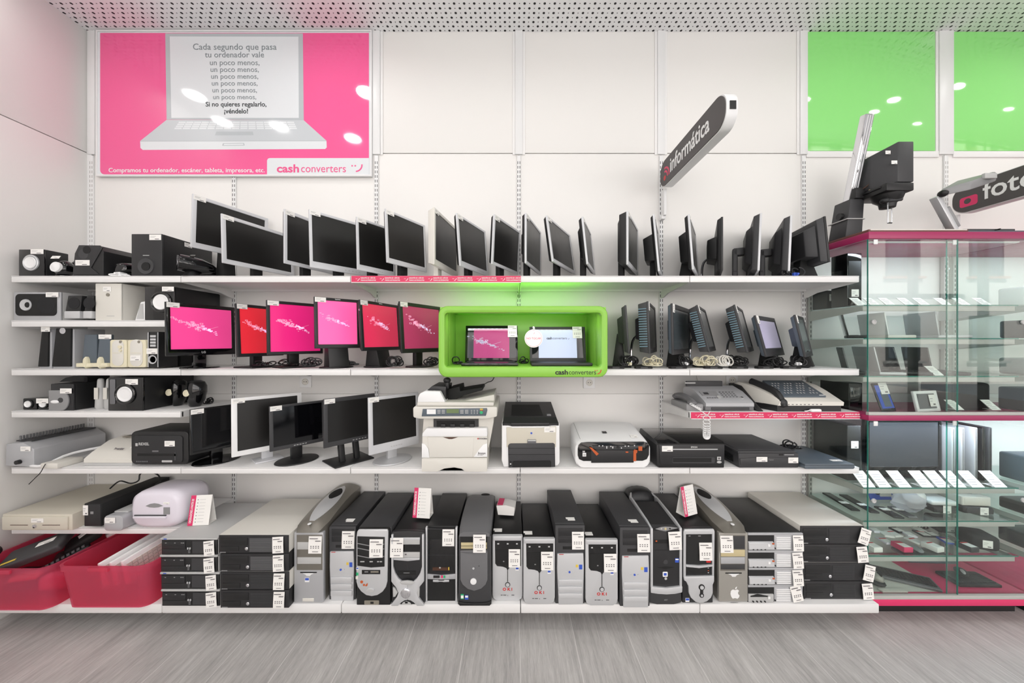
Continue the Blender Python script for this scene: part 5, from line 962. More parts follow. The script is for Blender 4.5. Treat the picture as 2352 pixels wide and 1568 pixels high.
t = T('hanging_tag', 'round white tag with pink NO TOCAR lettering hung on the right laptop', 'tag', (XP(1226, 1.97), -.46, ZP(798, 1.97))); b = B(); b.prism(circ(0, .052, .052, 36), -.001, .001, 'paper'); b.build('disc', t)
b = B(); b.ring(-.0001, .0001, 0, .0002, 0, 0, 0, 0, -.0015, -.001, 'paper', 0); b = B(); out = circ(0, .052, .047, 36); inn = circ(0, .052, .0458, 36)
for i in range(36): b.prism([out[i], out[(i+1) % 36], inn[(i+1) % 36], inn[i]], -.0016, -.001, 'pink')
b.build('pink_ring', t); text(t, 'lettering', 'NO TOCAR', .0165, (0, -.0014, .047), 'pink', align='CENTER', sx=.95); smile(t, -.008, -.0012, .078, .014, 'pink'); b = B(); b.tube([(0, 0, .104), (.002, .01, .112), (0, .02, .118)], .006, 'light_grey'); b.build('loop', t)
bundle('black charger cable knot at the left corner inside the green box', 1052, 2.08, zfl, .07, .05, .05, .0032, 'black', 6, 90)
bundle('black cable tuft between the two laptops', 1203, 2.14, zfl, .06, .05, .04, .003, 'black', 6, 91)
# ================================================================ desktop computer stacks
def unit_dc(it, tops, x0, x1): pass
def slim_units():
    g = 'stacked slim desktops with light cases'
    for k, (xa, xb, yt, yb) in enumerate(((55, 668, 628, 783), (47, 668, 817, 975), (50, 690, 1012, 1172), (60, 692, 1208, 1366))):
        z0 = Z_0+(3-k)*.0950; it = It('desktop_computer', 'slim light grey desktop with black front, %s in the leftmost stack' % ['topmost', 'second from the top', 'third from the top', 'lowest'][k], 'computer', (xa+xb)/2, 1.92, z0, Vf, g)
        W_ = it.x(xb)-it.x(xa); x0, x1 = -W_/2, W_/2; H = .0945
        b = B(); b.box(x0, x1, .002, .41, .001, H, 'light_grey', .003); b.build('case', it.o)
        b = B(); b.box(x0-.001, x1+.001, -.008, .003, H-.011, H+.0, 'light_grey', .003); b.box(x0+.003, x1-.003, -.004, .002, .0015, H-.011, 'black', .002); b.box(x0+.010, x0+.135, -.0065, -.003, H*.36, H*.80, 'black_plastic', .001); b.box(x0+.010, x0+.16, -.0058, -.003, H*.08, H*.34, 'black_plastic', .001); b.build('front_bezel', it.o)
        b = B()
        for i, xx in enumerate((.025, .075, .112, .122)): b.box(x0+xx, x0+xx+.008, -.0072, -.006, H*.68, H*.72, 'grey')
        for s in (0, 1): b.prism(circ(x0+.150+s*.012, H*.38, .004, 10, .006), -.0072, -.005, 'silver')
        for i in range(3): b.box(x0+.152, x0+.163, -.0068, -.005, H*(.12+.07*i), H*(.145+.07*i), 'grey')
        b.build('ports', it.o); b = B(); b.box(x0+.175, x1-.03, -.0062, -.003, H*.1, H*.8, 'dark_grey'); b.build('vent', it.o)
        if k in (0, 2): b = B(); b.box(x0+.018, x0+.035, -.0088, -.0075, H-.008, H-.003, 'blue'); b.build('badge', it.o)
        ptag(it.o, x1-.04, -.006, .0, .058, .078, 'tall', (0, -.12, 0))
    return Z_0+4*.0950
ztop1 = slim_units()
def dc_stack(v, rows, d, H, name_, side, top_m, g, y_last):
    for k, (xa, xb) in enumerate(rows):
        z0 = Z_0+(3-k)*H; it = It('desktop_computer', 'black desktop computer with silver button, %s %s' % (['topmost', 'second from top', 'third from top', 'lowest'][k], side), 'computer', (xa+xb)/2, d, z0, v, g)
        W_ = it.x(xb)-it.x(xa); x0, x1 = -W_/2, W_/2; h_ = H-.001
        b = B(); b.box(x0, x1, .004, .44, .0005, h_, top_m if k in (0, 2) else 'black', .002); b.build('case', it.o)
        b = B(); b.box(x0, x1, -.002, .0045, .0005, h_-.002, 'black_plastic', .002); b.box(x0+.012, x0+W_*.41, -.004, -.001, h_*.45, h_*.85, 'black', .001); b.box(x0+.012, x0+W_*.29, -.0038, -.001, h_*.12, h_*.38, 'black', .001)
        b.build('front_bezel', it.o)
        b = B(); b.box(x0+W_*.44, x0+W_*.77, -.0028, -.001, h_*.08, h_*.84, 'dark_grey')
        for i in range(13): b.box(x0+W_*.445, x0+W_*.765, -.0045, -.0025, h_*(.10+.057*i), h_*(.125+.057*i), 'mid_grey' if k < 2 and g[0] == 'd' else 'dark_grey')
        b.build('vent_grille', it.o)
        b = B(); b.lathe((x0+W_*.405, -.002, h_*.26), (0, -1, 0), [(.009, 0), (.009, .004), (.006, .006), (.001, .006)], 'chrome', 18); b.build('power_button', it.o)
        b = B(); b.box(x0+.008, x0+.040, -.0035, -.001, h_*.03, h_*.07, 'grey'); b.build('badge', it.o)
        ptag(it.o, x1-.05 if g[0] == 'd' else x1-.02, -.006, .006, .060, .086, 'tall', (0, (-.06 if k < 2 else .0) if g[0] == 'd' else (-.35, .06, -.25, .05)[k]*-1, 0))
dc_stack(Vf, [(672, 1425), (688, 1430), (690, 1430), (692, 1430)], 1.905, .1005, 'dc', 'in the second stack from the left', 'offwhite', 'desktops in the stack with white top, left', 0)
dc_stack(Vi, [(778, 1490), (778, 1500), (800, 1550), (810, 1560)], 1.97, .1045, 'dc', 'in the stack beside the glass cabinet', 'offwhite', 'black desktops stacked beside the cabinet', 0)
# silver servers
for k, (xa, xb) in enumerate(((180, 797), (182, 798), (188, 798), (180, 797))):
    H = .0973; z0 = Z_0+(3-k)*H; it = It('desktop_computer', 'silver fronted desktop with white ribbed grille, %s in its stack' % ['topmost', 'second from the top', 'third from the top', 'lowest'][k], 'computer', (xa+xb)/2, 1.95, z0, Vi, 'silver ribbed desktops in one stack')
    W_ = it.x(xb)-it.x(xa); x0, x1 = -W_/2, W_/2; h_ = H-.001
    b = B(); b.box(x0, x1, .004, .44, .0005, h_, 'black', .002); b.build('case', it.o)
    b = B(); b.box(x0, x1, -.006, .005, h_-.012, h_, 'silver_paint', .002); b.box(x0+W_*.48, x1, -.004, .005, .0005, h_-.012, 'silver_paint', .002); b.box(x0, x0+W_*.48, -.002, .005, .0, h_-.012, 'black')
    if k < 3: b.prism([(-.010, .004), (-.016, .012), (-.012, h_*.45), (-.002, h_*.52), (-.001, .004)], x0, x0+W_*.46, 'silver', axis='x', bev=.002)
    else: b.box(x0, x0+W_*.46, -.010, 0, .004, h_*.5, 'light_grey', .003); b.prism([(x0+.01, h_*.42), (x0+.05, h_*.52), (x0+.11, h_*.42), (x0+.11, h_*.36), (x0+.01, h_*.36)], -.012, -.009, 'black')
    b.build('front_bezel', it.o)
    b = B()
    for i in range(7): b.box(x0+W_*.51, x0+W_*.77, -.0085, -.003, h_*(.08+.105*i), h_*(.14+.105*i), 'white', .0005)
    b.build('grille', it.o)
    b = B()
    for i in range(4): b.box(x0+.02+i*.022, x0+.026+i*.022, -.018, -.008, .008, .013, 'black')
    b.box(x0+W_*.34, x0+W_*.38, -.0165, -.012, h_*.27, h_*.40, 'white'); b.box(x0+W_*.42, x0+W_*.46, -.0135, -.009, h_*.38, h_*.46, 'orange') if k < 3 else None; b.cyl((x0+W_*.49, -.005, .012), (x0+W_*.49, -.009, .012), .004, 'black', n=10); b.build('ports', it.o)
    ptag(it.o, x1-.032, -.008, -.0 if k < 3 else .010, .058, .086, 'tall', (0, (0, .05, .04, .2)[k]*-1, 0))
# ================================================================ towers
G_T = 'tower computers on the base deck'
def body(it, x0, x1, yt, depth, m, y0=.01, bev=.004, part='case'):
    b = B(); b.box(it.x(x0), it.x(x1), y0, depth, 0, it.z(yt), m, bev); b.build(part, it.o)
def stick2(it, x, y, s=24, yy=-.008):
    b = B(); it.R(b, x, y, x+s, y+s, yy-.001, yy, 'white'); it.R(b, x+3, y+3, x+s-3, y+s*.6, yy-.0014, yy-.0008, 'blue'); b.build('sticker', it.o)
def topcards(it, x, y0_, w_=.035):  # stickers on the case top
    b = B(); zt = it.z(y0_); b.box(it.x(x), it.x(x)+.05, .05, .07, zt, zt+.001, 'paper'); b.box(it.x(x)+.008, it.x(x)+.05, .035, .049, zt, zt+.001, 'paper'); b.build('top_sticker', it.o)
def t_ridge(v, x0, x1, yt, ya, yb, d, label, tg, pos):
    """black tower with silver lower front of three ridges: yt top, ya start of silver, yb bottom"""
    it = It('tower_computer', label, 'computer', (x0+x1)/2, d, Z_0, v, G_T); w_ = x1-x0
    body(it, x0, x1, yt+6, .45, 'dark_grey')
    b = B(); b.prism([(it.x(x0), .0), (it.x(x1), 0), (it.x(x1), it.z(yt+12)), (it.x(x0), it.z(yt+12))], -.010, .012, 'dark_grey', bev=.004)
    H_ = ya-yt; b2 = [(.14, .42), (.45, .66)]
    for a, c in b2: it.R(b, x0+w_*.10, yt+H_*a, x1-w_*.08, yt+H_*c, -.0125, -.009, 'black_plastic', .001)
    it.R(b, x0+w_*.25, yt+H_*.80, x0+w_*.66, yt+H_*.90, -.012, -.008, 'matte_black'); b.build('front_bezel', it.o)
    b = B(); hh = yb-ya
    it.P(b, [(x0+w_*.06, ya+10), (x1-w_*.06, ya+4), (x1-w_*.04, ya+hh*.3), (x1-w_*.07, yb-10), (x0+w_*.10, yb-4), (x0+w_*.05, ya+hh*.3)], -.020, -.008, 'silver', .004)
    for a in (.50, .63, .76): it.P(b, [(x0+w_*.10, ya+hh*(a+.10)), (x0+w_*.10, ya+hh*a), (x0+w_*.5, ya+hh*(a-.006)), (x1-w_*.10, ya+hh*a), (x1-w_*.10, ya+hh*(a+.10))], -.026, -.018, 'silver', .004)
    b.build('silver_cover', it.o)
    b = B()
    for s in (-1, 0, 1): it.C(b, x0+w_*.47+s*w_*.12, ya+hh*.36, 11 if s == 0 else 8, -.0225, -.019, 'blue' if s == 0 else 'silver', 14)
    b.build('buttons', it.o)
    b = B(); it.R(b, x0+w_*.12, ya+12, x0+w_*.27, ya+17, -.0208, -.019, 'red'); it.R(b, x0+w_*.68, ya+hh*.22, x0+w_*.76, ya+hh*.27, -.0208, -.019, 'yellow'); it.R(b, x0+w_*.79, ya+hh*.22, x0+w_*.90, ya+hh*.31, -.0208, -.019, 'blue'); b.build('sticker', it.o)
    it.tag(*tg, y=-.012, kind='tall', rot=0); topcards(it, x0+w_*.42, yt+4); return it
def t_oki(v, x0, x1, yt, yb, d, label, tg):
    it = It('tower_computer', label, 'computer', (x0+x1)/2, d, Z_0, v, G_T); w_ = x1-x0; h_ = yb-yt
    body(it, x0+4, x1-4, yt+8, .42, 'black')
    q = lambda a, c: (x0+w_*a, yt+h_*c)
    b = B(); it.P(b, [q(0, 0), q(1, 0), q(1, .9), q(.97, .96), q(.85, 1), q(.15, 1), q(.03, .96), q(0, .9)], -.012, .011, 'silver', .007); it.P(b, [q(.03, .0), q(.97, .0), q(.97, .07), q(.03, .07)], -.018, -.01, 'silver', .004); b.build('front_bezel', it.o)
    b = B(); it.P(b, [q(.09, .07), q(.94, .07), q(.94, .46), q(.80, .47), q(.60, .47), q(.54, .50), q(.515, .52), q(.515, .70), q(.495, .70), q(.495, .52), q(.46, .49), q(.35, .47), q(.16, .46), q(.10, .42)], -.0138, -.0118, 'gloss_black'); it.P(b, [q(.12, .21), q(.92, .21), q(.92, .45), q(.12, .43)], -.0146, -.013, 'matte_black'); b.build('drive_cover', it.o)
    b = B(); c_ = q(.505, .745); it.C(b, c_[0], c_[1], 27, -.0135, -.0118, 'gloss_black', 24); it.C(b, c_[0], c_[1], 20, -.0155, -.012, 'silver', 22); b.build('power_button', it.o)
    b = B()
    for a in (.19, .50, .80): p_ = q(a, .12); it.R(b, p_[0]-8, p_[1]-7, p_[0]+12, p_[1]+7, -.0146, -.0136, 'light_grey')
    for a, c, e in ((.28, .34, .90), (.36, .46, .90), (.50, .52, .905), (.63, .72, .90)): p_ = q(a, e); p2 = q(c, e+.012); it.R(b, p_[0], p_[1], p2[0], p2[1], -.0128, -.0118, 'mid_grey')
    p_ = q(.35, .38); it.R(b, p_[0], p_[1], p_[0]+16, p_[1]+10, -.0152, -.0144, 'grey'); b.build('markings', it.o)
    p_ = q(.50, .835); text(it.o, 'lettering', 'O K I', .021, (it.x(p_[0]), -.0125, it.z(p_[1])), 'red', bold=.03, align='CENTER', sx=1.15)
    stick2(it, q(.76, .48)[0], q(0, .48)[1], 36, -.0122); it.tag(*tg, y=-.016, kind='tall'); topcards(it, x0+w_*.02, yt+8)
def t_dome(v, x0, x1, ymid, yb, d, label, tg, mir, apple):
    it = It('tower_computer', label, 'computer', (x0+x1)/2, d, Z_0, v, G_T); w_ = x1-x0; W2 = (it.x(x1)-it.x(x0))/2; zf = it.z(ymid); L = .44
    body(it, x0+6, x1-4, ymid, L, 'taupe', .012, .006)
    def zt(x, y): return zf+.012+.050*math.sin(min(1, (y+.03)/.36)*PI/2)*(1 if y < .36 else 1-(y-.36)*1.2)+.026*(1-(x/W2)**2)
    b = B(); secs = []
    for i in range(13):
        y = -.028+(L+.02+.028)*i/12; k = W2*(.72 if i == 0 else .93 if i == 1 else 1)
        pts = [(-k, y, zf-.004+(.01 if i == 0 else 0))]+[(x, y, zt(x, y) if i else zf+.006) for x in [-k+2*k*j/12 for j in range(13)]]+[(k, y, zf-.004+(.01 if i == 0 else 0))]
        secs.append(pts)
    b.rings(secs, 'taupe'); b.build('domed_top', it.o, ang=1.0)
    def inset(y0_, y1_, wf, off, m, nm):
        b = B(); ss = []
        for i in range(15):
            u = i/14; y = y0_+(y1_-y0_)*u; k = max(.003, wf(u)*W2); ss.append([(x, y, zt(x, y)+off) for x in [-k+2*k*j/6 for j in range(7)]]+[(k*.96, y, zt(k, y)-.003), (-k*.96, y, zt(k, y)-.003)])
        b.rings(ss, m); b.build(nm, it.o, ang=1.0)
    inset(.02, .40, lambda u: .62*math.sin(PI*min(1, .04+u*.96))**.6, .0025, 'silver', 'handle_inset')
    inset(.22, .35, lambda u: .42*math.sin(PI*(.03+u*.94))**.7, .0045, 'matte_black', 'handle_opening')
    b = B(); b.ell((0, -.005, zt(0, -.005)+.001), (.010, .012, .004), 'white'); b.build('round_emblem', it.o)
    b = B(); X = it.x
    b.prism([(X(x0), .006), (X(x1), .006), (X(x1), zf), (X(x0), zf)], -.014, .013, 'silver_paint' if not apple else 'taupe_light', bev=.006); b.build('front_bezel', it.o)
    q = lambda a, c: (x0+w_*a, ymid+(yb-ymid)*c)
    def RQ(b, a0, c0, a1, c1, y, m): p = q(a0, c0); r = q(a1, c1); it.R(b, p[0], p[1], r[0], r[1], y, -.011, m, .001)
    b = B()
    if not apple:
        RQ(b, .10, .03, .97, .52, -.0150, 'taupe'); RQ(b, .13, .13, .93, .23, -.0175, 'light_grey'); RQ(b, .13, .34, .93, .43, -.0175, 'light_grey')
    else:
        RQ(b, .05, .03, .90, .52, -.0150, 'taupe'); RQ(b, .06, .04, .88, .22, -.0158, 'dark_grey'); RQ(b, .06, .23, .88, .32, -.0175, 'tan'); RQ(b, .06, .33, .88, .42, -.0170, 'silver_paint'); RQ(b, .06, .43, .88, .50, -.0160, 'dark_grey')
    b.build('drive_bays', it.o)
    b = B(); RQ(b, .22, .545, .78, .56, -.0155, 'matte_black'); p = q(.5, .56); it.P(b, [(p[0]-60, p[1]), (p[0]+60, p[1]), (p[0]+30, p[1]+14), (p[0]+18, p[1]+30), (p[0]-18, p[1]+30), (p[0]-30, p[1]+14)], -.018, -.0135, 'white', .001); b.build('floppy_slot', it.o)
    if apple:
        b = B(); p = q(.55, .835); cx, cz = it.x(p[0]), it.z(p[1]); s_ = .0262
        out = [(0, .72), (.30, .86), (.62, .84), (.86, .60), (.66, .38), (.62, .06), (.80, -.26), (.98, -.40), (.78, -.84), (.50, -1.08), (.24, -1.0), (0, -.93), (-.26, -1.0), (-.52, -1.06), (-.82, -.62), (-.98, -.05), (-.90, .52), (-.62, .82), (-.30, .86)]
        b.prism([(cx+x*s_, cz+z*s_) for x, z in out], -.0152, -.0135, 'white'); b.prism([(cx+x*s_, cz+z*s_) for x, z in ((.02, .95), (.30, 1.08), (.42, 1.5), (.12, 1.32))], -.0152, -.0135, 'white'); b.build('fruit_emblem', it.o)
        b = B(); RQ(b, .4, .965, .65, .975, -.0150, 'grey'); b.build('small_print', it.o)
    else:
        stick2(it, q(.38, .625)[0], q(0, .625)[1], 46, -.0142); b = B(); RQ(b, .30, .91, .68, .955, -.0155, 'offwhite'); b.build('label_plate', it.o)
    it.tag(*tg, y=-.018, kind='tall'); return it
t_dome(Vf, 1497, 1815, 562, 1335, 1.95, 'taupe tower with domed oval handle top, first tower from the left', (1665, 596, 1805, 775), 0, 0)
t_ridge(Vf, 1872, 2160, 492, 752, 1308, 1.975, 'black tower with silver ridged lower front, just right of the domed taupe tower', (2015, 548, 2150, 732), 0)
# W3 silver arch
it = It('tower_computer', 'silver and black tower with orange splash mark and black curved base', 'computer', 280, 1.935, Z_0, Vg, G_T)
body(it, 105, 462, 530, .46, 'dark_grey'); b = B(); it.P(b, [(98, 1362), (98, 1110), (110, 540), (125, 522), (440, 522), (452, 540), (462, 1110), (462, 1360), (420, 1372), (140, 1372)], -.012, .012, 'black', .005); b.build('front_bezel', it.o)
b = B(); it.P(b, [(102, 1080), (104, 600), (112, 545), (130, 522), (435, 522), (445, 545), (436, 1080), (420, 1140), (385, 1190), (330, 1225), (270, 1236), (210, 1225), (155, 1185), (118, 1135)], -.022, -.010, 'silver', .005); b.build('silver_cover', it.o)
b = B(); it.P(b, [(118, 905), (118, 592), (410, 600), (408, 915), (265, 925)], -.0245, -.02, 'black', .001)
for y in (640, 690, 770): it.P(b, [(122, y+30), (122, y+22), (265, y+50), (405, y+30), (405, y+38), (265, y+58)], -.0255, -.024, 'grey')
for x_, w__ in ((150, 45), (250, 34), (330, 20), (358, 24)): it.R(b, x_, 855, x_+w__, 866, -.0252, -.024, 'light_grey')
b.build('drive_bays', it.o); b = B(); it.R(b, 165, 952, 362, 996, -.0240, -.02, 'gloss_black', .001); it.R(b, 195, 965, 235, 975, -.0248, -.0235, 'grey'); it.R(b, 260, 962, 345, 978, -.0248, -.0235, 'tarnish'); b.build('card_reader', it.o)
b = B(); it.C(b, 163, 1080, 16, -.0232, -.0215, 'orange', 9); it.C(b, 188, 1112, 12, -.0232, -.0215, 'orange', 7); it.P(b, [(200, 1120), (215, 1100), (228, 1092), (225, 1120), (210, 1128)], -.0232, -.0215, 'orange'); b.build('splash_mark', it.o)
b = B(); b.prism(circ(it.x(257), it.z(1166), .022, 24, .011), -.0265, -.021, 'silver', bev=.001); b.prism(circ(it.x(257), it.z(1166), .018, 24, .008), -.0285, -.026, 'light_grey'); b.build('power_button', it.o)
b = B(); it.RR(b, 185, 1290, 342, 1335, .005, -.0145, -.011, 'tarnish'); it.R(b, 250, 1302, 285, 1325, -.0152, -.014, 'black'); b.build('ports', it.o); stick2(it, 105, 925, 26, -.0222); b = B(); it.R(b, 105, 980, 128, 1010, -.0232, -.022, 'green'); it.R(b, 100, 1020, 125, 1050, -.0232, -.022, 'offwhite'); b.build('sticker', it.o); it.tag(252, 620, 395, 808, y=-.026, kind='tall', rot=0)
# W4 X shaped
it = It('tower_computer', 'black tower with silver X shaped front and round mirrored button', 'computer', 650, 1.94, Z_0, Vg, G_T)
body(it, 482, 830, 565, .46, 'black'); b = B(); it.P(b, [(475, 1355), (475, 560), (495, 556), (655, 548), (800, 556), (828, 562), (828, 1355)], -.012, .012, 'black_plastic', .005); b.build('front_bezel', it.o)
b = B(); L_ = [(478, 560), (498, 560), (498, 900), (520, 960), (560, 1030), (620, 1075), (650, 1082)]; cx = 653
half = [(478, 575), (500, 575), (500, 830), (500, 920), (520, 990), (555, 1045), (600, 1085), (653, 1100), (653, 1272), (620, 1278), (585, 1300), (550, 1355), (478, 1355), (478, 1320), (540, 1240), (555, 1195), (530, 1140), (478, 1075)]
it.P(b, half, -.024, -.010, 'silver', .003); it.P(b, [(2*cx-x_, y_) for x_, y_ in half][::-1], -.024, -.010, 'silver', .003); it.R(b, 500, 612, 782, 640, -.018, -.01, 'silver', .001); it.P(b, [(500, 830), (500, 850), (655, 862), (780, 850), (780, 830)], -.019, -.01, 'silver', .001); b.build('silver_cross', it.o)
b = B(); it.R(b, 500, 612, 780, 688, -.0165, -.01, 'light_grey', .001); it.R(b, 500, 692, 780, 765, -.015, -.01, 'gloss_black'); it.R(b, 500, 770, 780, 828, -.0165, -.01, 'light_grey', .001); it.R(b, 620, 786, 640, 800, -.0172, -.016, 'ink'); it.R(b, 625, 620, 640, 632, -.0172, -.016, 'ink'); it.R(b, 540, 975, 735, 1015, -.014, -.01, 'matte_black'); it.R(b, 605, 992, 670, 998, -.0146, -.0135, 'grey'); b.build('drive_bays', it.o)
b = B(); it.P(b, [(570, 1078), (600, 1064), (655, 1060), (700, 1066), (735, 1080), (700, 1100), (655, 1106), (600, 1098)], -.030, -.020, 'light_grey', .002); it.P(b, [(495, 1140), (515, 1150), (548, 1195), (520, 1240), (497, 1245)], -.022, -.010, 'light_grey', .002); it.P(b, [(780, 1140), (760, 1150), (724, 1195), (752, 1240), (778, 1245)], -.022, -.010, 'light_grey', .002); b.build('side_inserts', it.o)
b = B(); R = 52/4.704*it.d/F; b.lathe((it.x(634), -.024, it.z(1197)), (0, -1, 0), [(R, -.004), (R, .004), (R*.85, .007), (R*.6, .008), (.001, .009)], 'chrome', 28); b.build('power_button', it.o)
b = B(); it.P(b, [(580, 1352), (600, 1310), (637, 1298), (675, 1312), (692, 1350)], -.0145, -.011, 'light_grey', .001); it.R(b, 622, 1302, 650, 1320, -.016, -.014, 'matte_black'); b.build('ports', it.o); it.tag(468, 612, 608, 815, y=-.020, kind='tall')
# W5
it = It('tower_computer', 'black tower with thin silver side rails and coloured port strip', 'computer', 1012, 1.965, Z_0, Vg, G_T)
body(it, 850, 1175, 515, .44, 'black'); b = B(); it.R(b, 848, 530, 1180, 1305, -.008, .012, 'black_plastic', .003); it.R(b, 862, 535, 1155, 640, -.0095, -.007, 'matte_black'); it.R(b, 862, 645, 1155, 1000, -.0095, -.007, 'gloss_black', .001); it.R(b, 865, 806, 1150, 809, -.0102, -.009, 'dark_grey'); it.R(b, 862, 1065, 1155, 1300, -.0095, -.007, 'matte_black'); b.build('front_bezel', it.o)
b = B(); it.R(b, 842, 502, 862, 1302, -.020, .0, 'silver', .003); it.R(b, 1162, 502, 1184, 1302, -.020, .0, 'silver', .003); it.P(b, [(862, 1008), (1010, 1022), (1162, 1008), (1162, 1062), (1010, 1068), (862, 1062)], -.014, -.007, 'silver_paint', .002); b.build('silver_rails', it.o)
b = B()
for x_, m_, w__ in ((925, 'black', 68), (1008, 'pink', 20), (1034, 'green', 20), (1060, 'light_grey', 34)): it.R(b, x_, 1022, x_+w__, 1048, -.0155, -.013, m_)
it.P(b, [(920, 1072), (970, 1072), (985, 1080), (1030, 1080), (1045, 1072), (1093, 1072), (1093, 1092), (1035, 1094), (1020, 1090), (990, 1090), (975, 1094), (920, 1092)], -.014, -.009, 'silver', .001); b.build('ports', it.o)
b = B(); it.R(b, 915, 940, 1098, 974, -.0105, -.009, 'brown'); it.R(b, 985, 938, 1003, 950, -.0112, -.0095, 'light_grey'); it.R(b, 1085, 938, 1095, 970, -.0112, -.0095, 'yellow'); b.build('reader_label', it.o); it.tag(1022, 530, 1150, 704, y=-.011, kind='tall')
# W6 curved dark grey
it = It('tower_computer', 'dark grey tower with rounded hood and round white button', 'computer', 1365, 1.935, Z_0, Vg, G_T); X = it.x; zf = it.z(560)
body(it, 1200, 1545, 570, .45, 'dark_grey')
b = B(); secs = []
for i in range(11):
    y = -.02+.47*i/10; hh = zf+.006+.028*math.sin(min(1, (y+.02)/.2)*PI/2)-(.03*max(0, (y-.3)/.15)**2); k = 1 if i else .92
    secs.append([(X(1192)*k, y, zf-.02), (X(1196)*k, y, hh-.010), (X(1240)*k, y, hh), (X(1500)*k, y, hh), (X(1540)*k, y, hh-.010), (X(1542)*k, y, zf-.02)])
b.rings(secs, 'mid_grey'); b.build('hood', it.o, ang=1.2); b = B(); b.ell((X(1420), .42, zf+.018), (.03, .015, .006), 'black'); b.build('hood_latch', it.o)
b = B(); it.P(b, [(1190, 1320), (1195, 600), (1545, 600), (1548, 1320), (1530, 1345), (1210, 1345)], -.010, .012, 'dark_grey', .005); it.R(b, 1215, 595, 1505, 735, -.014, -.008, 'black'); it.R(b, 1222, 668, 1500, 735, -.016, -.008, 'tan', .001); it.R(b, 1222, 700, 1500, 704, -.0168, -.015, 'black'); b.build('front_bezel', it.o)
b = B(); it.P(b, [(1215, 1060), (1215, 760), (1300, 775), (1420, 775), (1508, 757), (1508, 1060), (1485, 1115), (1440, 1155), (1365, 1180), (1295, 1158), (1240, 1112)], -.022, -.008, 'mid_grey', .004); it.P(b, [(1216, 745), (1505, 740), (1505, 758), (1420, 776), (1300, 776), (1216, 760)], -.026, -.008, 'dark_silver', .003); b.build('curved_door', it.o)
b = B(); it.C(b, 1357, 1073, 33, -.0265, -.02, 'white', 28, .001); it.C(b, 1357, 934, 22, -.0235, -.021, 'mid_grey', 20); it.C(b, 1357, 934, 12, -.0245, -.021, 'silver', 14); it.C(b, 1417, 910, 5, -.0232, -.021, 'black', 8); b.build('power_button', it.o)
b = B(); it.P(b, [(1190, 1295), (1240, 1310), (1365, 1318), (1500, 1308), (1548, 1290), (1548, 1325), (1530, 1348), (1210, 1348), (1188, 1325)], -.018, .01, 'black', .004); b.build('foot', it.o); b = B(); it.R(b, 1218, 1225, 1250, 1280, -.0115, -.0095, 'green'); it.R(b, 1220, 1240, 1248, 1270, -.0122, -.011, 'paper'); it.R(b, 1262, 1238, 1300, 1284, -.0115, -.0095, 'blue'); it.R(b, 1266, 1242, 1296, 1262, -.0122, -.011, 'paper'); b.build('sticker', it.o); it.tag(1356, 570, 1490, 755, y=-.027, kind='tall', rot=0)
t_oki(Vg, 1556, 1885, 598, 1302, 1.965, 'silver tower with red lettering under its ring button, first of the three alike', (1733, 738, 1856, 926))
t_oki(Vg, 1890, 2232, 628, 1338, 1.94, 'silver tower with red lettering, second of the three alike, left of a ridged tower', (2080, 765, 2210, 955))
t_ridge(Vh, 165, 482, 478, 775, 1336, 1.945, 'black tower with silver ridged front between two red lettered silver towers', (342, 555, 470, 738), 0)
t_oki(Vh, 488, 838, 638, 1355, 1.93, 'silver tower with red lettering, third of the three alike, between two ridged towers', (682, 787, 817, 976))
t_ridge(Vh, 858, 1180, 502, 800, 1372, 1.925, 'black tower with silver ridged front left of the tall handled tower', (1042, 580, 1178, 768), 0)
# W12 handled
it = It('tower_computer', 'tall black tower with silver frame, sloped rails and arched carrying handle', 'computer', 1350, 1.935, Z_0, Vh, G_T); X = it.x; zf = it.z(540)
body(it, 1190, 1515, 530, .45, 'dark_grey')
b = B(); it.P(b, [(1178, 1325), (1180, 560), (1520, 545), (1522, 1325), (1440, 1350), (1260, 1350)], -.008, .012, 'dark_grey', .005); it.R(b, 1210, 545, 1495, 1128, -.0115, -.007, 'black_plastic', .002); it.R(b, 1225, 640, 1490, 680, -.0125, -.01, 'matte_black'); it.R(b, 1228, 750, 1485, 753, -.0123, -.01, 'matte_black'); it.R(b, 1240, 648, 1258, 662, -.013, -.012, 'orange'); b.build('front_bezel', it.o)
b = B(); it.R(b, 1182, 515, 1210, 1200, -.018, .0, 'silver', .004); it.R(b, 1495, 510, 1522, 1200, -.018, .0, 'silver', .004); it.P(b, [(1182, 1135), (1350, 1150), (1522, 1130), (1520, 1195), (1440, 1212), (1350, 1218), (1260, 1212), (1182, 1200)], -.022, -.006, 'silver', .004)
zr = it.z(515)
for s in (X(1184), X(1500)): b.prism([(-.016, zr-.01), (-.016, zr+.0), (.05, zr+.012), (.30, zr+.028), (.34, zr+.024), (.34, zr-.01)], s, s+.011, 'silver', axis='x', bev=.002)
b.tube([(X(1190), .31, zr+.022), (X(1230), .36, zr+.034), (X(1350), .38, zr+.038), (X(1470), .36, zr+.034), (X(1508), .31, zr+.022)], .006, 'silver', 8); b.build('silver_frame', it.o)
b = B(); b.prism([(-.010, zr-.012), (.28, zr+.012), (.30, zr-.015), (-.01, zr-.02)], X(1196), X(1504), 'black_plastic', axis='x'); b.build('sloped_top', it.o)
b = B(); b.rings([[(x, y, z) for y, z in ((.33, zr-.02), (.34, zr+h_), (.36, zr+h_+.010), (.43, zr+h_+.006), (.45, zr+h_-.01), (.45, zr-.02))] for x, h_ in ((X(1190), .005), (X(1215), .030), (X(1280), .042), (X(1350), .046), (X(1420), .042), (X(1485), .030), (X(1512), .005))], 'black_plastic'); b.build('handle', it.o, ang=1)
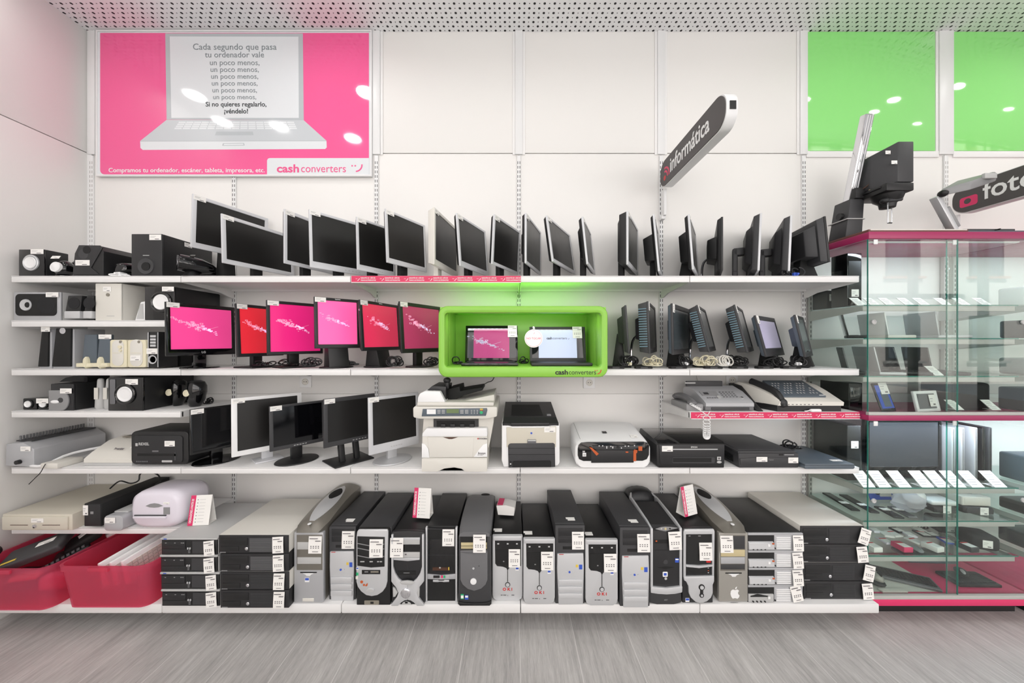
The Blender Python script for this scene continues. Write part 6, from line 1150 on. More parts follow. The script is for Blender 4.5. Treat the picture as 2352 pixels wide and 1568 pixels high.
b = B(); it.P(b, [(1235, 525), (1300, 505), (1345, 500), (1400, 503), (1485, 515), (1400, 535), (1345, 550), (1290, 540)], -.0135, -.010, 'grey', .001); it.C(b, 1345, 522, 12, -.015, -.013, 'tan', 12); it.C(b, 1302, 520, 9, -.015, -.013, 'light_grey', 12); it.C(b, 1393, 520, 9, -.015, -.013, 'black', 12); b.build('top_buttons', it.o)
b = B(); it.C(b, 1348, 880, 25, -.0125, -.011, 'dark_grey', 22); it.P(b, [(1262, 942), (1348, 930), (1440, 938), (1348, 958)], -.0122, -.011, 'matte_black'); it.RR(b, 1317, 985, 1370, 1038, .004, -.0128, -.011, 'white'); it.R(b, 1328, 998, 1358, 1024, -.0134, -.012, 'blue'); it.C(b, 1350, 1058, 14, -.0128, -.011, 'light_grey', 12); it.R(b, 1450, 840, 1490, 885, -.0128, -.011, 'blue'); it.R(b, 1454, 845, 1486, 858, -.0134, -.012, 'paper'); b.build('stickers', it.o)
it.txt('ART', 1335, 1300, 22, 'grey', -.0086); it.tag(1378, 547, 1512, 735, y=-.019, kind='tall', rot=-.05)
# W13
it = It('tower_computer', 'silver tower with curved silver apron and figure eight button', 'computer', 1693, 1.95, Z_0, Vh, G_T)
body(it, 1535, 1860, 530, .45, 'black'); b = B(); it.P(b, [(1530, 1335), (1532, 540), (1540, 520), (1862, 516), (1868, 540), (1860, 1335)], -.010, .012, 'black_plastic', .005); b.build('front_bezel', it.o)
b = B()
it.P(b, [(1532, 1045), (1534, 548), (1548, 525), (1860, 522), (1868, 545), (1862, 1045), (1842, 1045), (1842, 575), (1562, 577), (1560, 1045)], -.020, -.008, 'silver', .003); it.P(b, [(1560, 902), (1700, 912), (1845, 900), (1845, 918), (1700, 936), (1560, 922)], -.022, -.008, 'silver', .002)
it.P(b, [(1534, 1025), (1860, 1018), (1860, 1075), (1845, 1110), (1845, 1200), (1825, 1250), (1780, 1290), (1712, 1310), (1660, 1295), (1610, 1250), (1588, 1200), (1584, 1130), (1560, 1080), (1536, 1065)], -.024, -.008, 'silver', .005); b.build('silver_apron', it.o)
b = B(); it.R(b, 1562, 580, 1842, 898, -.0125, -.008, 'black'); it.R(b, 1562, 925, 1842, 1018, -.0125, -.008, 'gloss_black')
for y in (940, 968, 990): it.R(b, 1800, y, 1812, y+8, -.0132, -.012, 'orange' if y == 968 else 'light_grey')
it.R(b, 1595, 596, 1615, 604, -.0132, -.012, 'grey'); it.R(b, 1698, 596, 1725, 604, -.0132, -.012, 'grey'); it.R(b, 1785, 855, 1832, 885, -.0135, -.012, 'red'); b.build('drive_bays', it.o)
b = B(); it.C(b, 1722, 1134, 32, -.0265, -.023, 'black', 24); it.C(b, 1722, 1220, 24, -.0265, -.023, 'black', 22); it.R(b, 1706, 1150, 1738, 1215, -.0262, -.023, 'black'); it.C(b, 1722, 1134, 20, -.029, -.026, 'silver', 20); it.C(b, 1722, 1220, 12, -.029, -.026, 'silver', 16); b.build('power_button', it.o); stick2(it, 1562, 1268, 42, -.0105); it.tag(1705, 670, 1842, 855, y=-.014, kind='tall', rot=0)
t_dome(Vh, 1918, 2232, 566, 1345, 1.955, 'taupe domed tower with pale fruit emblem, last tower on the right', (1925, 590, 2062, 768), 1, 1)
# ================================================================ table tents
def tent(label, x, y, z, wd, ht, rz, lying=False, dp=.07):
    t = T('tent_card', label, 'card', (x, y, z), rz, 'red and white price tent cards')
    b = B(); th = .0012
    def face(y0, y1): b.poly([(-wd/2, y0, 0), (wd/2, y0, 0), (wd/2, y1, ht), (-wd/2, y1, ht), (-wd/2, y0+th, 0), (wd/2, y0+th, 0), (wd/2, y1+th, ht), (-wd/2, y1+th, ht)], [(0, 1, 2, 3), (7, 6, 5, 4), (0, 4, 5, 1), (1, 5, 6, 2), (2, 6, 7, 3), (3, 7, 4, 0)], 'paper')
    face(0, dp*.45); face(dp*.9, dp*.47); b.box(-wd/2, wd/2, 0, dp*.9, 0, th, 'paper'); b.build('card', t)
    a = math.atan2(dp*.45, ht); mx = Matrix.Rotation(-a, 4, 'X'); L = math.hypot(ht, dp*.45)
    b = B(mx); b.box(-wd/2, -wd/2+wd*.24, -.0008, 0, 0, L, 'pink'); b.build('pink_band', t)
    b = B(mx)
    for i in range(8): b.box(-wd*.17, -wd*.13, -.0008, 0, L*(.10+.105*i), L*(.125+.105*i), 'ink'); b.box(-wd*.06, wd*(.22+.12*((i*3) % 3)), -.0008, 0, L*(.11+.105*i), L*(.118+.105*i), 'light_grey')
    b.build('price_lines', t)
    o = text(t, 'lettering', 'ORDENADORES A PARTIR DE', .017, (0, 0, 0), 'white', bold=.02, sx=1); s_ = min(.016, L*.9/12.6)
    o.matrix_local = mx @ Matrix.Translation((-wd/2+wd*.16, -.0012, L*.08)) @ Matrix.Rotation(PI/2, 4, 'X') @ Matrix.Rotation(PI/2, 4, 'Z') @ Matrix.Diagonal((L*.86/14.2, .017, .05, 1))
    return t
tent('tall red edged tent card on the leftmost stack of slim desktops', XP(458, 2.05), -.40, ztop1+.001, .115, .165, .10)
tent('red edged tent card on top of the X fronted tower', XP(967, 2.05), 2.05+CY, Z_0+.419, .105, .165, -.12)
tent('red edged tent card standing turned on the silver apron tower', XP(1588, 2.06), 2.06+CY, Z_0+.430, .105, .165, .42)
t = T('tent_card', 'white and red tent card lying flat on the first red lettered silver tower', 'card', (XP(1162, 2.16), 2.16+CY, Z_0+.381), -.12, 'red and white price tent cards')
b = B(); b.prism([(-.05, 0), (.05, 0), (.055, .05), (.0, .062), (-.06, .055)], 0, .09, 'paper'); b.build('card', t); b = B(); b.box(-.055, -.02, .0, .09, .062, .0635, 'pink'); b.build('pink_band', t)
# ================================================================ glass cabinets
CX0, CX1 = 2.058, 3.040
YG = -.430
KS = [(1.8355, 'top'), (1.640, 'second'), (1.417, 'third'), (.760, 'fourth'), (.565, 'fifth'), (.360, 'sixth')]
def cabinet(x0, x1, label, second=False):
    t = T('display_cabinet', label, 'display cabinet', ((x0+x1)/2, 0, 0), 0, 'glass display cabinets'); h_ = (x1-x0)/2
    b = B(); b.box(-h_-.004, h_+.004, -.447, -.004, 2.212, 2.252, 'magenta', .002); b.build('top_slab', t)
    b = B(); b.box(-h_, h_, -.442, -.004, 1.163, 1.194, 'magenta', .002); b.box(-h_, h_, -.444, -.425, 1.1945, 1.212, 'cab_grey', .001); b.build('middle_slab', t)
    b = B(); b.box(-h_, h_, -.447, -.004, .098, .135, 'pink', .002); b.box(-h_, h_, -.447, -.425, .1355, .155, 'cab_grey', .001); b.build('bottom_slab', t)
    b = B(); b.box(-h_+.02, h_-.02, -.36, -.05, 0, .097, 'kick'); b.build('kick_base', t)
    b = B()
    for s in (-1, 1): b.box(s*(h_-.022)-.010, s*(h_-.022)+.010, -.030, -.008, .136, 2.211, 'cab_grey', .002)
    for s in (-1, 1):
        z = .2
        while z < 2.15: b.box(s*(h_-.022)-.003, s*(h_-.022)+.003, -.0306, -.029, z, z+.018, 'slot'); z += .0322
    b.build('rear_posts', t)
    for (z0, z1) in ((.137, 1.162), (1.213, 2.211)):
        for nm, a in (('side_pane', (-h_+.001, -h_+.007, -.428, -.035)), ('side_pane', (h_-.007, h_-.001, -.428, -.035)), ('sliding_pane', (-h_+.002, .0+.03, -.437, -.431)), ('sliding_pane', (-.02, h_-.002, -.4275, -.4225))):
            if second and nm == 'side_pane': continue
            b = B(); b.box(a[0], a[1], a[2], a[3], z0, z1, 'pane')
            if nm == 'sliding_pane':
                ex = a[1] if a[1] < .1 else a[0]
                for e in (a[0], a[1]): b.box(e-.0012, e+.0012, a[2]-.0004, a[3]+.0004, z0+.001, z1-.001, 'glass_edge')
            p = b.build(nm, t, smooth=False)
            if nm == 'sliding_pane':
                b = B(); xx = a[0]+.03 if a[1] < .1 else a[1]-.07; zz = z0+(z1-z0)*.52
                b.lathe((xx, a[2], zz if z0 > 1 else .70), (0, -1, 0), [(.013, 0), (.013, .006), (.010, .007), (.007, .003), (.001, .003)], 'light_grey', 20); b.build('lock', p)
                b = B(); b.box(a[0]+.028, a[0]+.052, a[2]-.006, a[2], z1-.03, z1-.002, 'white', .005); b.build('clip', p)
    for z, n in KS:
        b = B(); b.box(-h_+.012, h_-.06, -.402, -.035, z-.006, z, 'shelf_glass'); b.box(-h_+.012, h_-.06, -.4035, -.402, z-.0062, z+.0002, 'glass_edge'); g_ = b.build('glass_shelf', t, smooth=False)
        b = B(); b.box(-h_+.012, h_-.075, -.398, -.384, z-.036, z-.0065, 'cab_grey', .001); b.build('front_rail', g_)
        for s in (-1, 1):
            b = B(); xx = -h_+.016 if s < 0 else h_-.075; b.prism([(-.385, z-.034), (-.385, z-.0065), (-.034, z-.0065), (-.034, z-.075), (-.12, z-.065)], xx-.0015, xx+.0015, 'cab_grey', axis='x'); b.build('bracket', g_)
    b = B(); b.box(-h_+.05, h_-.05, -.40, -.385, 2.203, 2.211, 'white'); b.box(-h_+.05, h_-.05, -.40, -.385, 1.154, 1.162, 'white'); b.build('light_rail', t)
    b = B(); b.box(-h_+.055, h_-.055, -.3845, -.383, 2.204, 2.210, 'led'); b.box(-h_+.055, h_-.055, -.3845, -.383, 1.155, 1.161, 'led'); b.build('light_strip', t)
    light('cabinet_light_upper', 'AREA', (0, -.385, 2.198), (math.radians(22), 0, 0), 3, .85, .02, (.78, .87, 1), t)
    light('cabinet_light_lower', 'AREA', (0, -.385, 1.150), (math.radians(18), 0, 0), 8, .85, .02, (.78, .85, 1), t)
    return t
cabinet(CX0, CX1, 'glass display cabinet with magenta slabs, packed with laptops and gadgets')
cabinet(3.062, 4.04, 'second glass display cabinet continuing beyond the right photo edge', True)
# ---- on top of the cabinet
t = T('wooden_board', 'dark reddish brown board lying on the cabinet top', 'board', (2.36, -.225, 2.253)); b = B(); b.box(-.29, .29, -.205, .19, 0, .018, 'wine_top', .002); b.build('board', t); b = B(); b.box(-.28, .28, -.2065, -.205, .012, .0185, 'offwhite'); b.build('pale_edge', t)
t = T('black_tray', 'flat black tray with small upright lever on the cabinet top', 'tray', (2.40, -.26, 2.272)); b = B(); b.box(-.18, .17, -.12, .12, 0, .012, 'black', .003); b.build('tray', t); b = B(); b.box(-.10, -.085, -.02, .01, .012, .04, 'black', .004); b.build('lever', t)
t = T('equipment_case', 'flat dark grey stepped case on the right part of cabinet top', 'case', (2.84, -.24, 2.253)); b = B(); b.box(-.17, .17, -.17, .15, 0, .018, 'steel_blue', .003); b.box(-.17, .14, -.15, .14, .018, .034, 'dark_grey', .003); b.build('case', t); b = B(); b.cyl((.02, -.172, .026), (.02, -.15, .026), .004, 'black'); b.build('knob', t)
# photographic enlarger
ex, ey, ez = 2.125, -.23, 2.272
t = T('photo_enlarger', 'black photographic enlarger on a tilted chrome column, left on the cabinet top', 'photo enlarger', (ex, ey, ez))
b = B(); b.poly([(-.045, -.05, 0), (.06, -.05, 0), (.06, .07, 0), (-.045, .07, 0), (-.022, -.06, .235), (.065, -.06, .235), (.065, .05, .235), (-.022, .05, .235)], [(3, 2, 1, 0), (4, 5, 6, 7), (0, 1, 5, 4), (1, 2, 6, 5), (2, 3, 7, 6), (3, 0, 4, 7)], 'dark_grey', .006)
b.box(-.046, .066, -.062, .072, .108, .113, 'light_grey'); b.cyl((-.05, -.01, .14), (-.034, -.01, .14), .02, 'black'); b.build('column_foot', t)
b = B(); mx = Matrix.Translation((.02, 0, .20)) @ Matrix.Rotation(math.radians(13), 4, 'X'); b.box(-.026, .026, -.022, .022, 0, .53, 'chrome', .006, mx=mx)
for s in (-1, 0, 1): b.box(s*.014-.003, s*.014+.003, -.0235, -.020, .01, .52, 'silver', mx=mx)
b.build('column', t)
b = B(); mx = Matrix.Translation((.118, -.10, .275)) @ Matrix.Rotation(math.radians(0), 4, 'Y')
b.poly([(-.06, .0, 0), (.0, -.10, 0), (.09, -.10, 0), (.09, .10, 0), (-.06, .10, 0), (-.06, .0, .20), (.0, -.10, .235), (.09, -.10, .235), (.09, .10, .235), (-.06, .10, .20)], [(4, 3, 2, 1, 0), (5, 6, 7, 8, 9), (0, 1, 6, 5), (1, 2, 7, 6), (2, 3, 8, 7), (3, 4, 9, 8), (4, 0, 5, 9)], 'dark_grey', .005, mx=mx); b.build('lamp_housing', t)
b = B(); b.box(.05, .21, -.20, -.0, .225, .272, 'black', .006); b.box(.04, .215, -.17, -.04, .25, .262, 'black', .003); b.box(-.0, .10, -.07, -.01, .235, .30, 'black', .004); b.build('carrier', t)
b = B(); b.lathe((.14, -.12, .228), (0, 0, -1), [(.075, 0), (.065, .03), (.040, .05), (.036, .075), (.001, .08)], 'black', 24); b.ell((.08, -.16, .180), (.022, .022, .018), 'black'); b.cyl((.08, -.16, .180), (.18, -.16, .190), .010, 'dark_grey'); b.build('lens_stage', t)
b = B(); b.cyl((.10, -.16, .235), (.10, -.16, .05), .003, 'chrome', n=8); b.cyl((.155, -.13, .235), (.155, -.13, .06), .003, 'chrome', n=8); b.cyl((.10, -.16, .05), (.155, -.13, .06), .004, 'black', n=8); b.build('filter_rods', t)
b = B(); b.tube([(.03, -.05, .28), (.06, -.09, .31), (.07, -.11, .37), (.08, -.12, .41)], .003, 'brown'); b.tube([(.04, -.06, .26), (.07, -.09, .25), (.10, -.12, .27), (.08, -.11, .29), (.05, -.08, .26)], .003, 'tan'); b.build('cable', t); ptag(t, .10, -.195, .38, .035, .02, rot=(0, 0, 0)); ptag(t, .09, -.172, .45, .035, .02, rot=(0, 0, 0))
# second apparatus with folding arm
t = T('copy_stand', 'grey wedge shaped projector head on a slanted silver arm, right on the cabinet top', 'copy stand', (2.625, -.385, 2.2725))
b = B(); mx = Matrix.Translation((0, 0, 0)) @ Matrix.Rotation(math.radians(-29), 4, 'Y'); b.box(-.018, .010, -.02, .02, .008, .235, 'silver', .004, mx=mx); b.box(.011, .030, -.018, .018, .016, .15, 'grey', .004, mx=mx); b.build('arm', t)
b = B(); b.poly([(-.12, -.03, .195), (.0, -.075, .215), (.21, -.03, .285), (.08, .055, .275), (-.12, -.03, .235), (.0, -.075, .265), (.21, -.03, .345), (.08, .055, .325)], [(3, 2, 1, 0), (4, 5, 6, 7), (0, 1, 5, 4), (1, 2, 6, 5), (2, 3, 7, 6), (3, 0, 4, 7)], 'grey', .008); b.build('head', t); b = B(); b.box(.09, .16, -.068, -.052, .285, .315, 'light_grey', .002); b.ell((-.105, -.03, .212), (.02, .025, .02), 'black'); b.build('head_details', t)
# ---- price cards
N0 = set(COL.objects)
def card(zs, pxs, d, where, s=1):
    n = len(pxs)
    for i, px in enumerate(pxs):
        t = T('price_card', 'white price card leaning on the %s, %s from the left' % (where, ORD[i]), 'price card', (XP(px, d), d+CY, zs), 0, 'price cards on the '+where)
        b = B(); th = .0012; W_ = .027*s; H = .052*s; Y = .055*s; b.prism([(0, 0), (Y, H), (Y+.002, H), (.008, .0), (.05*s, 0), (.05*s, -.0 + .001), (.0, .001)][:4], -W_, W_, 'paper', axis='x'); b.box(-W_, W_, .003, .045*s, 0, .0012, 'paper'); b.build('card', t)
        b = B(); a = math.atan2(Y, H); mx = Matrix.Rotation(-a, 4, 'X'); L = math.hypot(Y, H)
        for k in range(5): b.box(-W_*.7, W_*(.2+.5*((k*7+i) % 3)/2), -.0006, .0002, L*(.15+.15*k), L*(.18+.15*k), 'grey', mx=mx)
        b.build('printed_lines', t)
card(1.8362, (1975, 2012, 2048, 2092, 2128, 2178, 2222, 2270), 2.075, 'uppermost glass shelf')
card(.7607, (1992, 2034, 2080, 2132, 2168, 2206, 2248, 2300), 2.042, 'fourth glass shelf', 1.35)
card(1.2125, (2205, 2290), 2.06, 'magenta middle slab'); card(1.4177, (2158,), 2.07, 'third glass shelf')
# ---- things in the cabinet
g = 'devices in the glass cabinet'
def box_(name, label, cat, px, d, z, w_, dp, hh, m, rz=0, bev=.006, front=None, tagp=None, extra=None, grp=None):
    t = T(name, label, cat, (XP(px, d), d+CY, z), rz, grp); b = B(); b.box(-w_/2, w_/2, 0, dp, 0, hh, m, bev, 3); b.build('body', t)
    if front: b = B(); b.box(-w_*.42, w_*.42, -.002, .001, hh*.15, hh*.85, front, .001); b.build('front_panel', t)
    if tagp: ptag(t, tagp[0], -.003, tagp[1], .045, .045)
    if extra: b = B(); extra(b); b.build('detail', t)
    return t
box_('hifi_unit', 'large black cube device behind the left cabinet glass under the magenta top', 'audio device', 1950, 2.14, 1.8362, .09, .11, .33, 'gloss_black', 0, .004, 'black', (.0, .06))
box_('hifi_unit', 'squat black box with white label beside the left end of the top shelf', 'audio device', 1912, 2.28, 1.8362, .075, .11, .12, 'black', 0, .004, None, (.0, .05))
lz = 1.6407
laptop('open black laptop on second glass shelf, furthest left', XP(1948, 2.17), 2.17+CY, lz, .16, .09, .145, .2, 'gloss_black', None, 'black', rz=.9)
laptop('open white laptop with pale lid edge on second glass shelf', XP(2095, 2.10), 2.10+CY, lz, .22, .14, .14, .15, 'white', None, 'offwhite', rz=1.35, keym='light_grey')
laptop('open silver laptop on second glass shelf, right of the white one', XP(2225, 2.10), 2.10+CY, lz, .24, .16, .145, .12, 'silver_paint', None, 'silver_paint', rz=1.3, keym='grey')
lz = 1.4177
laptop('open dark laptop on third glass shelf, furthest left', XP(1950, 2.18), 2.18+CY, lz, .15, .08, .15, .2, 'mid_grey', None, 'black', rz=1.0)
laptop('open silver laptop on third glass shelf beside the left corner', XP(2074, 2.10), 2.10+CY, lz, .20, .13, .155, .2, 'silver_paint', None, 'silver_paint', rz=1.3, keym='black')
laptop('open olive black laptop in the middle of third glass shelf', XP(2130, 2.12), 2.12+CY, lz, .22, .15, .155, .22, 'gloss_black', None, 'black', rz=1.2)
laptop('open wide black laptop at the right of third glass shelf', XP(2235, 2.09), 2.09+CY, lz, .26, .17, .15, .15, 'black', None, 'black', rz=1.15)
z = 1.2125
box_('speaker_box', 'tall black box at the left end above the magenta middle slab', 'audio device', 1965, 2.13, 1.1945, .085, .20, .17, 'black', 0, .004, 'gloss_black')
t = T('tablet', 'dark tablet with blue picture and white label leaning on the middle slab', 'tablet', (XP(2044, 2.08), 2.08+CY, 1.1985), .25, g); mx = Matrix.Rotation(-.3, 4, 'X'); b = B(mx); b.box(-.062, .062, 0, .01, 0, .175, 'gloss_black', .006); b.build('body', t); b = B(mx); b.box(-.052, .052, -.001, .0, .02, .16, 'blue'); b.box(-.025, .035, -.0014, -.0005, .03, .12, 'steel_blue'); b.build('screen', t); o = ptag(t, 0, 0, 0, .07, .07); o.matrix_local = mx @ Matrix.Translation((.02, -.0015, .105))
t = T('digital_photo_display', 'white framed digital photo display standing on the middle slab', 'photo display', (XP(2136, 2.08), 2.08+CY, 1.1985), .2, g); mx = Matrix.Rotation(-.18, 4, 'X'); b = B(mx); b.ring(-.095, .095, 0, .125, .022, .022, .018, .018, 0, .014, 'white', .004); b.build('frame', t); b = B(mx); b.box(-.074, .074, .004, .012, .017, .108, 'mid_grey'); b.build('screen', t); o = ptag(t, 0, 0, 0, .05, .07); o.matrix_local = mx @ Matrix.Translation((.04, -.001, .03))
box_('camera_bag', 'big black bag like case standing on the middle slab, right half', 'case', 2248, 2.12, 1.1945, .28, .16, .17, 'matte_black', .1, .02, None, None, lambda b: b.tube([(-.08, .05, .165), (-.05, .04, .185), (.05, .04, .185), (.08, .05, .165)], .006, 'black'))
z = .7607
box_('desktop_computer', 'tall black case at the left glass side on the fourth shelf', 'computer', 1945, 2.14, z, .085, .24, .34, 'black', 0, .004, None, (.0, .2))
t = T('flat_television', 'large dark flat screen standing on the fourth glass shelf', 'television', (XP(2078, 2.17), 2.17+CY, z), 0, g); b = B(); b.box(-.235, .235, .012, .04, .03, .37, 'black', .008); b.box(-.12, .12, .0, .11, 0, .008, 'black', .003); b.box(-.03, .03, .02, .04, .005, .05, 'black'); b.build('body', t); b = B(); b.ring(-.235, .235, .03, .37, .018, .018, .018, .045, .002, .014, 'gloss_black', .002); b.build('bezel', t); b = B(); b.box(-.218, .218, .006, .012, .074, .353, 'screen_lit'); b.build('screen', t)
for i, (px, m1, dd) in enumerate(((2190, 'silver_paint', 2.13), (2212, 'silver_paint', 2.13), (2242, 'silver_paint', 2.13), (2260, 'gloss_black', 2.13), (2277, 'dark_grey', 2.13))):
    t = T('laptop', 'closed laptop standing upright on the fourth glass shelf, %s from the left of its row' % ORD[i], 'laptop', (XP(px, dd), dd+CY, z), 0, 'closed laptops stored upright'); b = B(); b.box(-.011, .011, .0, .24, 0, .33, m1, .005); b.build('body', t); b = B(); b.box(-.0012, .0012, -.0008, .10, .006, .324, 'black'); b.build('lid_gap', t)
z = .5657
for i, (px, d, w_, hh, m) in enumerate(((1935, 2.25, .05, .25, 'black'), (1985, 2.20, .05, .25, 'dark_grey'), (2045, 2.12, .055, .14, 'black'), (2068, 2.14, .05, .14, 'mid_grey'))):
    t = T('mobile_phone', 'dark flat handheld lying on the fifth glass shelf, %s from the left' % ORD[i], 'phone', (XP(px, d), d+CY, z), -.15, 'handhelds lying on the fifth glass shelf'); b = B(); b.box(-w_/2, w_/2, -.08, hh-.08, 0, .011, m, .004); b.build('body', t); b = B(); b.box(-w_*.42, w_*.42, -.07, hh-.10, .011, .0118, 'screen_gloss'); b.build('screen', t); o = ptag(t, 0, 0, .0122, .045, .03, rot=(-PI/2, 0, 0))
t = T('blister_pack', 'blue blister pack with dark gadget on the fifth glass shelf', 'package', (XP(2028, 2.30), 2.30+CY, z+.003), 0, g); mx = Matrix.Rotation(-.4, 4, 'X'); b = B(mx); b.box(-.08, .08, 0, .006, 0, .10, 'blue', .002); b.build('card', t); b = B(mx); b.box(-.01, .07, -.001, .0, .02, .08, 'paper'); b.ell((-.03, -.012, .06), (.02, .015, .03), 'black'); b.build('gadget', t)
t = T('bagged_camera', 'white round webcam wrapped in clear plastic on the fifth glass shelf', 'webcam', (XP(2100, 2.16), 2.16+CY, z), 0, g); b = B(); b.ell((.02, .02, .085), (.055, .05, .05), 'white_gloss'); b.box(-.01, .05, -.01, .05, .0, .05, 'black', .01); b.build('body', t)
b = B(); rnd = random.Random(4); secs = []
for k in range(7):
    r = .03+.05*math.sin(PI*(k+.5)/7); secs.append([(-.04+r*1.2*math.cos(a)*rnd.uniform(.85, 1.1), r*.8*math.sin(a)*rnd.uniform(.85, 1.1)+.0, .004+k*.018) for a in [2*PI*i/14 for i in range(14)]])
b.rings(secs, 'bag_plastic'); b.build('plastic_bag', t)
box_('router', 'white flat router with rounded end on the fifth glass shelf', 'router', 2172, 2.15, z+.0305, .15, .19, .030, 'white_gloss', -.1, .012, None, None, None, g)
box_('router', 'black flat box under the white router on the fifth glass shelf', 'router', 2174, 2.13, z, .14, .20, .030, 'black', -.08, .006, 'black_plastic', (.0, .0), None, g)
box_('modem', 'beige box modem stacked on a black rounded device, fifth glass shelf', 'modem', 2283, 2.13, z+.0425, .16, .18, .055, 'offwhite', -.1, .006, 'offwhite', None, lambda b: b.box(-.02, .03, .05, .06, .055, .0565, 'ink'), g)
box_('media_player', 'black rounded media player under the beige modem', 'media player', 2285, 2.11, z, .17, .19, .042, 'black', -.1, .016, 'dark_grey', (.02, .0), None, g)
z = .3607
# packets with cards on the sixth shelf
rnd = random.Random(11)
mats_ = ['paper', 'lavender_white', 'paper', 'pink', 'paper', 'black', 'paper', 'blue', 'paper', 'dark_grey']
for i in range(10):
    px = 2004+i*24+rnd.uniform(-6, 6); d = 2.10+.16*((i*7) % 3)/2; 
    t = T('memory_card_pack', 'small %s packet with price label lying on the sixth glass shelf, %s from the left' % ({'paper': 'white', 'lavender_white': 'pale', 'pink': 'pink', 'black': 'black', 'blue': 'blue', 'dark_grey': 'grey'}[mats_[i]], ORD[i]), 'package', (XP(px, d), d+CY, z), rnd.uniform(-.3, .3), 'small packets on the sixth glass shelf')
    b = B(); b.box(-.028, .028, -.035, .04, 0, .010 if i % 3 else .03, mats_[i], .003); b.build('packet', t); b = B(); zt = .010 if i % 3 else .03; b.box(-.022, .022, -.03, .02, zt, zt+.0012, 'paper'); b.box(-.022, .022, .012, .02, zt+.0012, zt+.0018, 'red'); b.build('label', t)
for i, (px, d, w_, l) in enumerate(((2180, 2.27, .12, 'black camera case with strap, sixth glass shelf, middle right'), (2292, 2.08, .13, 'black handheld video camera case at the right of the sixth glass shelf'))):
    box_('camera_case', l, 'case', px, d, z, w_, .13, .085, 'matte_black', -.3, .02, None, (.0, .02), None, g)
bundle('black earphone cables lying on the sixth glass shelf', 2130, 2.31, z, .12, .03, .08, .0025, 'black', 5, 61)
z = .1365
t = T('shelf_liner', 'pale blue white liner sheet covering the left part of the cabinet floor', 'liner', (2.36, -.22, .1353), 0); b = B(); b.box(-.27, .20, -.19, .17, 0, .0008, 'offwhite'); b.build('sheet', t); b = B(); b.box(-.27, .20, -.191, -.19, 0, .0009, 'cab_grey'); b.build('front_edge', t)
t = T('computer_mouse', 'grey and black ergonomic mouse at the left corner of the cabinet floor', 'mouse', (XP(2028, 2.09), 2.09+CY, z), .2); b = B(); b.ell((0, .05, .038), (.033, .055, .036), 'taupe_light'); b.build('shell', t); b = B(); b.ell((-.006, .045, .018), (.042, .062, .018), 'black'); b.box(-.004, .006, .005, .03, .058, .076, 'black', .003); b.build('base', t)
keyboard('black keyboard with silver media keys on the cabinet floor, left', (XP(2022, 2.14), 2.10+CY, z), (0, 0, -.5), .30, .13, 'dark_silver', 'black', None)
keyboard('black slim keyboard raised at the back of the cabinet floor', (XP(2080, 2.27), 2.25+CY, z+.045), (.2, 0, -.05), .30, .12, 'steel_blue', 'black', None)
keyboard('black keyboard at the right of the cabinet floor', (XP(2190, 2.15), 2.09+CY, z), (0, 0, -.03), .245, .13, 'black', 'dark_grey', None)
box_('cable_card', 'flat white tray lying at the front of the cabinet floor', 'tray', 2065, 2.022, z+.0, .15, .03, .012, 'offwhite', 0, .003)
t = T('computer_mouse', 'black and silver mouse lying on the right cabinet keyboard', 'mouse', (XP(2215, 2.14), 2.14+CY, z+.0245), -.6); b = B(); b.ell((0, .04, .016), (.03, .05, .016), 'black'); b.build('shell', t); b = B(); b.ell((0, .025, .020), (.014, .03, .014), 'silver'); b.build('top_cover', t)
t = T('computer_mouse', 'white oval mouse on the raised black keyboard', 'mouse', (XP(2115, 2.27), 2.27+CY, z+.092), -.4); b = B(); b.ell((0, .03, .016), (.022, .045, .014), 'lavender_white'); b.build('shell', t); b = B(); b.box(-.001, .001, 0, .03, .027, .0305, 'grey'); b.build('button_gap', t)

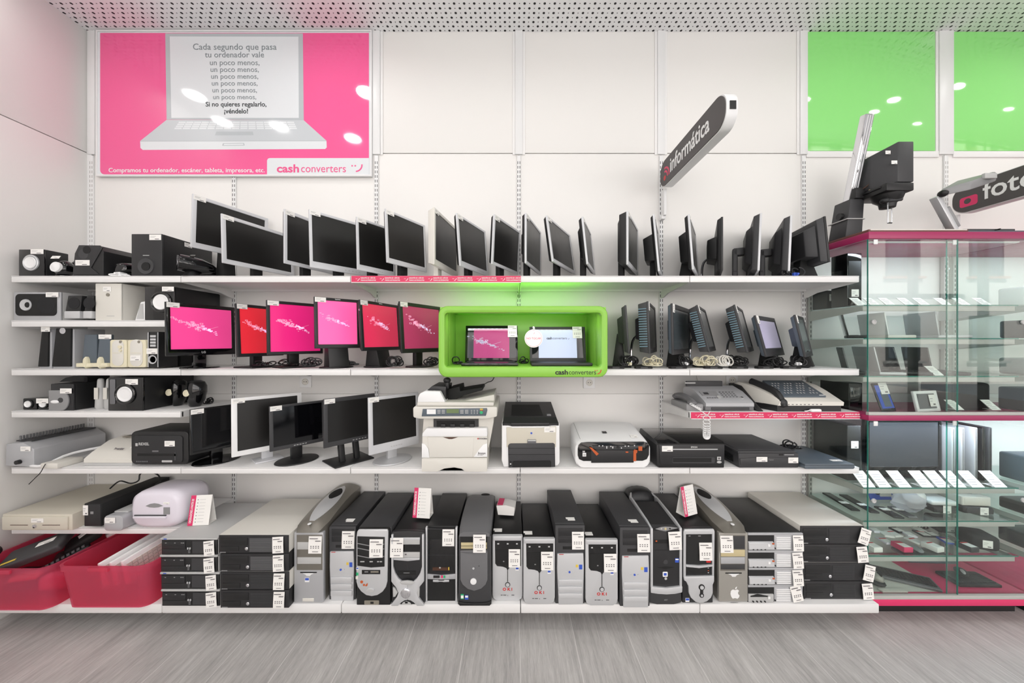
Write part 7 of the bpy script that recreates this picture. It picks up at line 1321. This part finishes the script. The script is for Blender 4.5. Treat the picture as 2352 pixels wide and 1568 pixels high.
for i in range(9):
    px = 2010+i*26; d = 2.30-.05*(i % 2)
    t = T('memory_card_pack', 'small pale packet in the back row of the sixth glass shelf, %s from the left' % ORD[i], 'package', (XP(px, d), d+CY, .3607), rnd.uniform(-.3, .3), 'small packets in the back row of the sixth shelf')
    b = B(); b.box(-.026, .026, -.03, .035, 0, .012, ['lavender_white', 'paper', 'black'][i % 3], .003); b.build('packet', t); b = B(); b.box(-.020, .020, -.024, .02, .012, .0132, 'paper'); b.build('label', t)
for i in range(4):
    px = 2090+i*28; t = T('usb_gadget', 'small dark gadget at the back of the fifth glass shelf, %s from the left' % ORD[i], 'gadget', (XP(px, 2.36), 2.36+CY, .5657), .2*i, 'small gadgets at the back of the fifth shelf')
    b = B(); b.box(-.03, .03, -.02, .02, 0, .03+.01*(i % 2), ['black', 'steel_blue', 'dark_grey', 'white'][i], .006); b.build('body', t); b = B(); b.box(-.02, .02, -.021, -.0195, .006, .02, 'grey'); b.build('front_mark', t)
# keep everything inside the glass
bpy.context.view_layer.update()
for o in [x for x in COL.objects if x not in N0 and x.parent is None]:
    pts = [m.matrix_world @ Vector(c) for m in COL.objects if m.type == 'MESH' and (m == o or m.parent == o or (m.parent and m.parent.parent == o)) for c in m.bound_box]
    if not pts: continue
    lx, hx = min(p.x for p in pts), max(p.x for p in pts); ly, hy = min(p.y for p in pts), max(p.y for p in pts)
    dx = max(0, CX0+.014-lx) or -max(0, hx-(CX1-.085)); fy = -.400 if (o.name.startswith(('price', 'mem', 'comp', 'cable', 'key'))) else -.385
    dy = max(0, fy-ly) or -max(0, hy+.04)
    o.location.x += dx; o.location.y += dy

for i, (x, z, w_, h_, m, l) in enumerate(((3.17, 1.8362, .12, .12, 'white', 'white device on the top shelf of the second cabinet'), (3.20, 1.6407, .16, .11, 'dark_grey', 'dark device on the second shelf of the second cabinet'), (3.19, 1.4177, .15, .10, 'silver_paint', 'silver device on the third shelf of the second cabinet'), (3.20, 1.1945, .18, .14, 'black', 'black device on the middle slab of the second cabinet'), (3.20, .7607, .17, .16, 'steel_blue', 'blue grey device on the fourth shelf of the second cabinet'), (3.20, .5657, .17, .07, 'black', 'black device on the fifth shelf of the second cabinet'), (3.20, .3607, .18, .09, 'dark_grey', 'dark grey device on the sixth shelf of the second cabinet'))):
    t = T('boxed_device', l+', right photo edge', 'device', (x, -.34, z), 0, 'devices in the second cabinet')
    b = B(); b.box(-w_/2, w_/2, 0, .12, 0, h_, m, .012, 3); b.build('body', t); b = B(); b.lathe((0, 0, h_*.5), (0, -1, 0), [(h_*.32, -.002), (h_*.32, .022), (h_*.22, .022), (h_*.2, .012), (.001, .012)], 'black', 24); b.build('lens', t)
